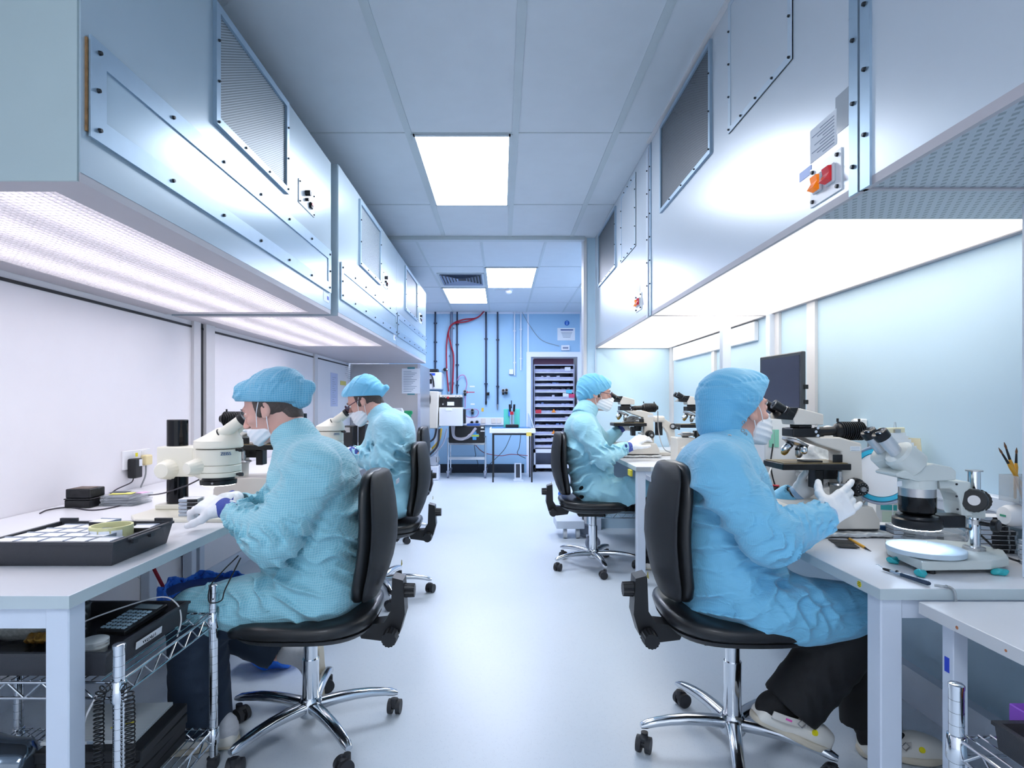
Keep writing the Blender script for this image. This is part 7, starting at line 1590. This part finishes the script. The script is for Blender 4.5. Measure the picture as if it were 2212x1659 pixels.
# small table with turquoise fixture
Y0_, Y1_ = 8.62, 9.3
t = thing('small_table', 'small white-topped table with black legs before the far wall', 'table', (fx(1108, Y0_), Y0_, 0)); xa, xb = fx(1057, Y0_), fx(1157, Y0_)
one('top', M_top, t, lambda b: b.box((xa, Y0_, fz(936, Y0_)), (xb, Y1_, fz(926, Y0_)), .006)); one('under_rail', M_dark, t, lambda b: b.box((xa + .05, Y0_ + .03, fz(940, Y0_)), (xb - .03, Y0_ + .05, fz(936, Y0_))))
for x in (xa + .055, xb - .055):
    for y in (Y0_ + .04, Y1_ - .04): one('leg', M_dark, t, lambda b: b.box((x - .012, y - .012, 0), (x + .012, y + .012, fz(936, Y0_))))
one('yellow_tag', mat('yellow_tag', '#e2c65a', .5), t, lambda b: b.box((fx(1137, Y0_), Y0_ - .008, fz(942, Y0_)), (fx(1148, Y0_), Y0_ - .001, fz(934, Y0_)))); one('mat', mat('blue_mat', '#4a80b4', .6), t, lambda b: b.box((xa + .03, Y0_ + .05, fz(926, Y0_)), (xb - .06, Y1_ - .1, fz(926, Y0_) + .004)))
zt = fz(926, Y0_) + .0045; c = fx(1106, 8.9)
t = thing('test_fixture', 'turquoise press fixture with two black handles on the small far table', 'fixture', (c, 8.9, zt)); M_tq = mat('turquoise_panel', '#55bfae', .4)
one('left_plate', M_tq, t, lambda b: b.box((c - .13, 8.9, zt), (c - .035, 8.93, zt + .29), .006)); one('right_plate', M_tq, t, lambda b: b.box((c + .035, 8.9, zt), (c + .12, 8.93, zt + .29), .006)); one('base', M_dark, t, lambda b: b.box((c - .10, 8.82, zt), (c + .10, 9.0, zt + .05), .005)); one('red_block', MC['red_indicator'], t, lambda b: b.box((c - .03, 8.86, zt + .20), (c + .025, 8.9, zt + .25), .004)); one('ram', M_steel, t, lambda b: b.cyl((c, 8.88, zt + .05), (c, 8.88, zt + .22), .018)); one('blue_bracket', MC['band_blue'], t, lambda b: b.box((c - .055, 8.87, zt + .18), (c - .035, 8.9, zt + .28)))
for dx in (-.028, .028): h_ = one('handle', M_dark, t, lambda b: b.cyl((c + dx, 8.88, zt + .25), (c + dx * 1.3, 8.86, zt + .36), .017)); 
one('tip', M_dark, t, lambda b: b.tube([(c - .008, 8.88, zt + .3), (c - .008, 8.88, zt + .42)], .007))
t = thing('glass_stand', 'slanted glass sheet standing on the small far table', 'stand', (fx(1143, 8.9), 8.9, zt)); one('pane', mat('glass_pane', '#b5cfe0', .05, trans=.6, alpha=.6), t, lambda b: b.xz([(fx(1140, 8.9), zt + .001), (fx(1153, 8.9), zt + .001), (fx(1143, 8.9), zt + .22), (fx(1141, 8.9), zt + .22)], 8.85, 9.05)); one('edge', M_wwall, t, lambda b: b.tube([(fx(1153, 8.9), 8.85, zt + .004), (fx(1143, 8.9), 8.85, zt + .22)], .006))
t = thing('foot_pedal', 'grey foot pedal leaning upright on the floor under the small table', 'pedal', (fx(1118, 8.85), 8.85, 0)); Mp = Matrix.Translation((fx(1119, 8.85), 8.88, .01)) @ Matrix.Rotation(-.28, 4, 'X'); one('frame', M_frame, t, lambda b: b.box((-.055, -.01, 0), (.055, .01, .26), .004, Mp)); one('tread', mat('dark_tread', '#3a3f48', .8), t, lambda b: b.box((-.032, -.013, .03), (.032, -.01, .24), 0, Mp)); one('foot', M_frame, t, lambda b: b.box((fx(1109, 8.8), 8.74, .001), (fx(1131, 8.8), 8.88, .02), .003))
cable('thin dark lead under the small far table', [Vector((fx(a, 9.2), 9.2, fz(b_, 9.2))) for a, b_ in ((1104, 940), (1090, 970), (1066, 995), (1050, 1010))], .005, M_cab)
cable('red lead sagging behind the small far table', [Vector((fx(a, 9.6), 9.65, fz(b_, 9.6))) for a, b_ in ((1025, 960), (1045, 978), (1080, 985), (1105, 982), (1140, 985))], .006, M_cabr)
cable('black lead hanging behind the small far table', [Vector((fx(a, 9.5), 9.5, fz(b_, 9.5))) for a, b_ in ((1125, 938), (1122, 965), (1118, 980), (1135, 990))], .005, M_cab)
cable('thin black lead hanging behind the trolley', [Vector((fx(a, 9.7), 9.72, fz(b_, 9.7))) for a, b_ in ((1024, 960), (1028, 985), (1034, 1008))], .005, M_cab)
# vacuum pump
t = thing('vacuum_pump', 'white vacuum pump on the floor left of the trolley', 'pump', (fx(938, 8.9), 8.9, 0)); c = fx(938, 8.9)
one('base', M_wwall, t, lambda b: b.box((c - .075, 8.85, .001), (c + .07, 9.15, .22), .012)); one('motor', mat('pump_grey', '#b5bac4', .4), t, lambda b: b.cyl((c - .01, 8.88, .30), (c - .01, 9.12, .30), .075, seg=24)); one('outlet', M_steel, t, lambda b: (b.cyl((c + .045, 8.9, .28), (c + .045, 8.9, .36), .025), b.cyl((c - .05, 8.9, .3), (c - .05, 8.9, .37), .02)))
# stainless cabinet and notices on the left
t = thing('steel_cabinet', 'tall stainless steel cabinet closing the left row of benches', 'cabinet', (-1.5, 7.3, 0))
one('body', M_steel, t, lambda b: b.box((LW + .003, 7.30, .001), (-1.03, 8.3, HZ - .003), .004)); one('corner_strip', mat('bright_steel', '#c9cfe0', .2, .8), t, lambda b: b.box((-1.06, 7.296, .001), (-1.026, 7.30, HZ - .003)))
t = thing('notice_sheet', 'printed sheet taped to the stainless steel cabinet', 'notice', (-1.2, 7.295, 1.3)); xa, xb = fx(868, 7.29), fx(907, 7.29)
one('sheet', M_paper, t, lambda b: b.box((xa, 7.292, fz(850, 7.29)), (xb, 7.2945, fz(796, 7.29)))); one('print_line', MC['print_grey'], t, lambda b: [b.box((xa + .02, 7.2912, fz(846 - i * 3.6, 7.29)), (xa + .02 + .17 * (.6 + .4 * ((i * 5) % 4) / 3), 7.292, fz(845 - i * 3.6, 7.29))) for i in range(13)]); one('tape', mat('green_tape', '#4c8a94', .5), t, lambda b: (b.box((fx(880, 7.29), 7.2905, fz(797, 7.29)), (fx(896, 7.29), 7.292, fz(793, 7.29))), b.box((fx(880, 7.29), 7.2905, fz(853, 7.29)), (fx(896, 7.29), 7.292, fz(850, 7.29)))))
for i, (p0, p1, q0, q1, lab) in enumerate(((714, 729, 806, 878, 'narrow blue-tinted sheet on the left wall beyond the thin joint'), (762, 790, 790, 826, 'wide printed sheet on the left wall near the steel cabinet'))):
    Ya, Yb = 1.92 * F / (VX - p0), 1.92 * F / (VX - p1); Ym = (Ya + Yb) / 2; Yb = min(Yb, 7.2)
    t = thing('wall_sheet', lab, 'notice', (LW, Ym, 1.3)); one('sheet', mat('bluish_paper', '#c5cbe6', .6) if i == 0 else M_paper, t, lambda b: b.box((LW, Ya, fz(q1, Ym)), (LW + .003, Yb, fz(q0, Ym)))); one('print_line', MC['print_grey'], t, lambda b: [b.box((LW + .003, Ya + .06, fz(q1, Ym) + .03 + k_ * .025), (LW + .0036, Yb - .08 - .03 * (k_ % 3), fz(q1, Ym) + .034 + k_ * .025)) for k_ in range(int((fz(q0, Ym) - fz(q1, Ym)) / .028))])
tag(one('yellow_note', mat('yellow_note', '#d8ca72', .6), None, lambda b: b.box((LW, 6.85, fz(832, 6.95)), (LW + .002, 7.1, fz(823, 6.95)))), 'yellow note on the left wall above the cap of the person in dark glasses', 'note')
t = thing('spray_bottle', 'white spray bottle with green trigger on the bench by the steel cabinet', 'bottle', (-1.13, 6.2, .74)); c = Vector((fx(884, 6.1), 6.1, .74))
one('bottle', M_wwall, t, lambda b: b.lathe(c, (0, 0, 1), [(.001, .045), (.01, .05), (.20, .05), (.25, .035), (.29, .018)], 24), smooth=True); one('trigger', mat('spray_green', '#1e9e68', .35), t, lambda b: (b.cbox((c.x - .01, c.y, c.z + .35), (.09, .03, .04), .008), b.cyl((c.x, c.y, c.z + .29), (c.x, c.y, c.z + .34), .022), b.cbox((c.x - .05, c.y, c.z + .31), (.012, .02, .05), .003)))
lump('white_bag', 'crumpled translucent white bag behind the person in dark glasses', 'bag', mat('white_film', '#c9cdd2', .3, var=.2, vs=20, bump=.6, bs=30), (fx(858, 6.35), 6.35, .93), (.12, .10, .20), .02, 24., .012, flat=.745)
t = thing('black_unit', 'black instrument block on the second left bench', 'instrument', (-1.25, 4.4, .74)); one('case', M_dark, t, lambda b: b.box((fx(738, 4.4), 4.4, .741), (fx(762, 4.4), 4.55, fz(920, 4.4)), .004)); one('front_plate', M_steel, t, lambda b: b.box((fx(745, 4.4), 4.397, fz(934, 4.4)), (fx(756, 4.4), 4.40, fz(923, 4.4)))); 
t = thing('black_unit', 'second black instrument block by the chest of the person in dark glasses', 'instrument', (-1.1, 4.5, .74)); one('case', M_dark, t, lambda b: b.box((fx(774, 4.5), 4.5, .741), (fx(788, 4.5), 4.65, fz(916, 4.5)), .004)); one('top', M_cream, t, lambda b: b.box((fx(770, 4.5), 4.49, fz(916, 4.5)), (fx(794, 4.5), 4.66, fz(905, 4.5)), .004))
# tray cabinet in the door recess
t = thing('tray_cabinet', 'tall cabinet of clear-fronted trays standing in the doorway', 'cabinet', (fx(1197, 9.98), 10.0, 0)); Yc = 9.98
xa, xb = fx(1153, Yc), fx(1241, Yc); M_cab_ = mat('cabinet_grey', '#9ba0b8', .4, .3)
one('carcass', M_cab_, t, lambda b: (b.box((xa, Yc, .06), (xa + .02, Yc + .55, fz(787, Yc))), b.box((xb - .02, Yc, .06), (xb, Yc + .55, fz(787, Yc))), b.box((xa + .02, Yc + .53, .06), (xb - .02, Yc + .55, fz(787, Yc))), b.box((xa + .02, Yc, fz(790, Yc)), (xb - .02, Yc + .53, fz(787, Yc))), b.box((xa + .02, Yc, .06), (xb - .02, Yc + .53, .09))))
ys = [789, 807, 823, 835, 849, 866, 880, 895, 911, 925, 941, 955, 968]
M_trayc = mat('smoked_tray', '#b4b6d0', .12, .1, var=.3, vs=12); rnd = random.Random(3)
for i in range(12):
    z1_, z0_ = fz(ys[i] + 1, Yc), fz(ys[i + 1] - 1, Yc)
    tray_ = one('drawer', M_trayc, t, lambda b: (b.box((xa + .022, Yc + .004, z0_ + .012), (xb - .022, Yc + .01, z0_ + (z1_ - z0_) * .55)), b.box((xa + .022, Yc + .004, z0_), (xb - .022, Yc + .5, z0_ + .012))))
    one('lip', M_wwall, tray_, lambda b: b.box((xa + .022, Yc - .004, z0_), (xb - .022, Yc + .004, z0_ + .014)))
    def cont(b):
        for k_ in range(7): x = xa + .04 + k_ * .085 + rnd.uniform(0, .03); b.box((x, Yc + .03, z0_ + .013), (x + rnd.uniform(.03, .075), Yc + .3, z0_ + rnd.uniform(.03, max(.04, (z1_ - z0_) * .8))))
    one('contents', (mat('tray_dark', '#4a4a62', .5), mat('tray_pale', '#c0c6dc', .5), mat('tray_blue', '#5a78b8', .5))[i % 3], tray_, cont)
for px, py, hx, nm in ((1226, 797, '#dfe3f2', 'white card'), (1222, 853, '#dfe3f2', 'white card'), (1235, 855, '#c84470', 'pink card'), (1229, 846, '#57bcd8', 'turquoise pouch'), (1163, 889, '#c83848', 'red box')):
    o = one('tray_label', mat('tl_' + hx[1:], hx, .5), t, lambda b: b.cbox((fx(px, Yc), Yc - .008, fz(py, Yc)), (.10, .004, .065))); o['label'] = nm + ' on a tray front'
for py in (887, 933): one('warning_triangle', mat('warn_orange', '#e88a2a', .5), t, lambda b: b.xz([(fx(1191, Yc), fz(py + 4, Yc)), (fx(1201, Yc), fz(py + 4, Yc)), (fx(1196, Yc), fz(py - 4, Yc))], Yc - .012, Yc - .008))
one('foot_base', M_wwall, t, lambda b: (b.box((xa, Yc - .02, .07), (xb, Yc + .02, .13)), b.box((xa, Yc - .02, fz(978, Yc)), (xb, Yc + .02, fz(970, Yc))), b.box((xa, Yc - .02, .07), (xa + .03, Yc + .02, fz(970, Yc))))); one('caster', M_rubber, t, lambda b: [b.cyl((x, y, .03), (x + .02, y, .03), .03, seg=16) for x in (xa + .02, xb - .05) for y in (Yc + .02, Yc + .45)])
tag(one('wine_boards', mat('wine_board', '#5e3a52', .6), None, lambda b: (b.box((xa + .01, Yc + .05, fz(787, Yc) + .001), (xb - .01, Yc + .4, fz(774, Yc))),)), 'wine-coloured box on top of the tray cabinet in the doorway', 'box')
# ceiling diffuser and smoke detector
t = thing('air_vent', 'square louvred air vent in the far bay ceiling', 'vent', (-.5, 7.2, CZ)); x0, x1, y0, y1 = -.775, -.205, 6.90, 7.56
one('frame', M_grid, t, lambda b: (b.box((x0, y0, CZ - .012), (x1, y0 + .03, CZ)), b.box((x0, y1 - .03, CZ - .012), (x1, y1, CZ)), b.box((x0, y0 + .03, CZ - .012), (x0 + .03, y1 - .03, CZ)), b.box((x1 - .03, y0 + .03, CZ - .012), (x1, y1 - .03, CZ)))); one('throat', M_dark, t, lambda b: b.box((x0 + .03, y0 + .03, CZ - .002), (x1 - .03, y1 - .03, CZ - .0005)))
for i in range(6):
    q = .045 + i * .038; one('louvre_ring', mat('vent_blade', '#8f9cb8', .4), t, lambda b: [b.loft([[Vector(pp) for pp in r_] for r_ in ([(xa_, ya_, CZ - .004), (xb_, yb_, CZ - .004)], [(xa_ + ox, ya_ + oy, CZ - .022), (xb_ + ox2, yb_ + oy2, CZ - .022)])], False, False, closed=False) for xa_, ya_, xb_, yb_, ox, oy, ox2, oy2 in
        ((x0 + q, y0 + q, x1 - q, y0 + q, -.016, -.016, .016, -.016), (x1 - q, y0 + q, x1 - q, y1 - q, .016, -.016, .016, .016), (x1 - q, y1 - q, x0 + q, y1 - q, .016, .016, -.016, .016), (x0 + q, y1 - q, x0 + q, y0 + q, -.016, .016, -.016, -.016))])
t = thing('smoke_detector', 'white smoke detector on the far bay ceiling', 'smoke detector', (fx(1099, 7.9), 7.9, CZ)); c = Vector((fx(1099, 7.9), 7.9, CZ)); one('base', M_wwall, t, lambda b: b.lathe(c, (0, 0, -1), [(0, .055), (.02, .055)], 24)); one('head', M_wwall, t, lambda b: b.lathe(c, (0, 0, -1), [(.02, .045), (.045, .045), (.06, .025)], 24), auto=40); one('wire', M_wwall, t, lambda b: b.tube(spline([c + Vector((-.2, 0, -.003)), c + Vector((-.1, 0, -.012)), c + Vector((-.05, 0, -.006))], 5), .004))
# far right bench surroundings
o = one('wire_shelf_cart', M_wire, None, lambda b: None) if False else None
t = thing('wire_cart', 'chrome wire cart with large castor under the far right bench', 'cart', (1.0, 4.6, 0)); 
X0, X1, Y0, Y1 = .72, 1.45, 4.62, 5.08
for x in (X0, X1):
    for y in (Y0, Y1):
        l_ = one('post', M_chrome, t, lambda b: b.cyl((x, y, .12), (x, y, .56), .013, seg=14), auto=50); one('caster', mat('grey_caster', '#8790a2', .5), l_, lambda b: (b.torus((x + .02, y, .062), (0, 1, 0), .046, .016, 24, 8), b.cyl((x + .02, y - .012, .062), (x + .02, y + .012, .062), .032), b.cbox((x, y, .115), (.06, .05, .02), .004)))
one('shelf', M_wire, t, lambda b: ([b.tube([(X0, y, z), (X1, y, z)], .004, 6) for y in (Y0, Y1) for z in (.30, .262)], [b.tube([(X0, Y0 + .02 + i * .04, .303), (X1, Y0 + .02 + i * .04, .303)], .002, 5) for i in range(11)], b.tube([(X0 + (X1 - X0) * i / 20, Y0, .30 - (.038 if i % 2 else 0)) for i in range(21)], .003, 6)))
tag(one('black_tray', M_dark, None, lambda b: b.box((.80, 4.66, .308), (1.40, 5.02, .36), .004)), 'black tray lying on the wire cart under the far right bench', 'tray')
lump('blue_bag', 'small bright blue bag hanging behind the far right chair seat', 'bag', M_bag, (fx(1218, 4.45), 4.45, fz(1063, 4.45)), (.04, .03, .045), .006, 70., .006)
tag(one('white_plinth', M_frame, None, lambda b: (b.box((fx(1202, 5.0), 5.0, .09), (fx(1263, 5.0), 5.3, .16), .004),)), 'low white plinth on castors beyond the far right chair', 'plinth')
for x in (.55, .66): tag(one('castor', mat('pale_castor', '#c4c8ce', .4), None, lambda b: b.cyl((x, 5.05, .045), (x + .03, 5.05, .045), .044, seg=20)), ('left' if x < .6 else 'right') + ' pale castor under the low white plinth', 'castor')
t = thing('power_unit', 'cream power unit with dark switch on the far right bench', 'power unit', (1.2, 4.2, .774)); Yq = 3.95
one('case', M_cream, t, lambda b: b.box((fx(1463, Yq), Yq, .7745), (fx(1502, Yq), Yq + .16, fz(946, Yq)), .004)); one('switch', M_dark, t, lambda b: b.box((fx(1479, Yq), Yq + .04, fz(946, Yq)), (fx(1492, Yq), Yq + .06, fz(944, Yq))))
t = thing('chrome_fitting', 'horizontal chrome cylinder fitting above the cream power unit', 'fitting', (1.3, 4.1, .9)); one('barrel', M_steel, t, lambda b: b.lathe(at(1464, 938, 4.1), (1, 0, 0), [(0, .004), (.02, .006), (.03, .017), (.085, .017), (.09, .012), (.13, .012)], 20)); one('black_end', M_dark, t, lambda b: b.cbox(at(1505, 937, 4.1), (.045, .04, .045), .003)); one('stand', M_dark, t, lambda b: b.box((at(1505, 0, 4.1).x - .01, 4.09, .93 - .1), (at(1505, 0, 4.1).x + .01, 4.11, at(0, 941, 4.1).z))); one('foot', M_dark, t, lambda b: b.box((at(1505, 0, 4.1).x - .03, 4.07, .7745 + .0), (at(1505, 0, 4.1).x + .03, 4.13, .84)))
tag(one('black_case', M_dark, None, lambda b: b.box((fx(1419, 4.38), 4.38, .80 if False else .812), (fx(1452, 4.38), 4.46, fz(942, 4.38)), .004)), 'black case behind the microscope of the far right worker', 'case') if False else None
tag(one('yellow_tag', mat('yellow_sticker2', '#e6d640', .5), None, lambda b: b.box((.858, 3.80, .70), (.874, 3.88, .742), .002)), 'yellow tag hanging below the far right bench edge by the lap', 'tag')
cable('grey lead from the far lamp housing down to the far right bench', [at(1421, 888, 4.42), at(1422, 925, 4.42), at(1428, 955, 4.3), at(1437, 972, 4.2), at(1452, 978, 4.1)], .004, M_cabg)
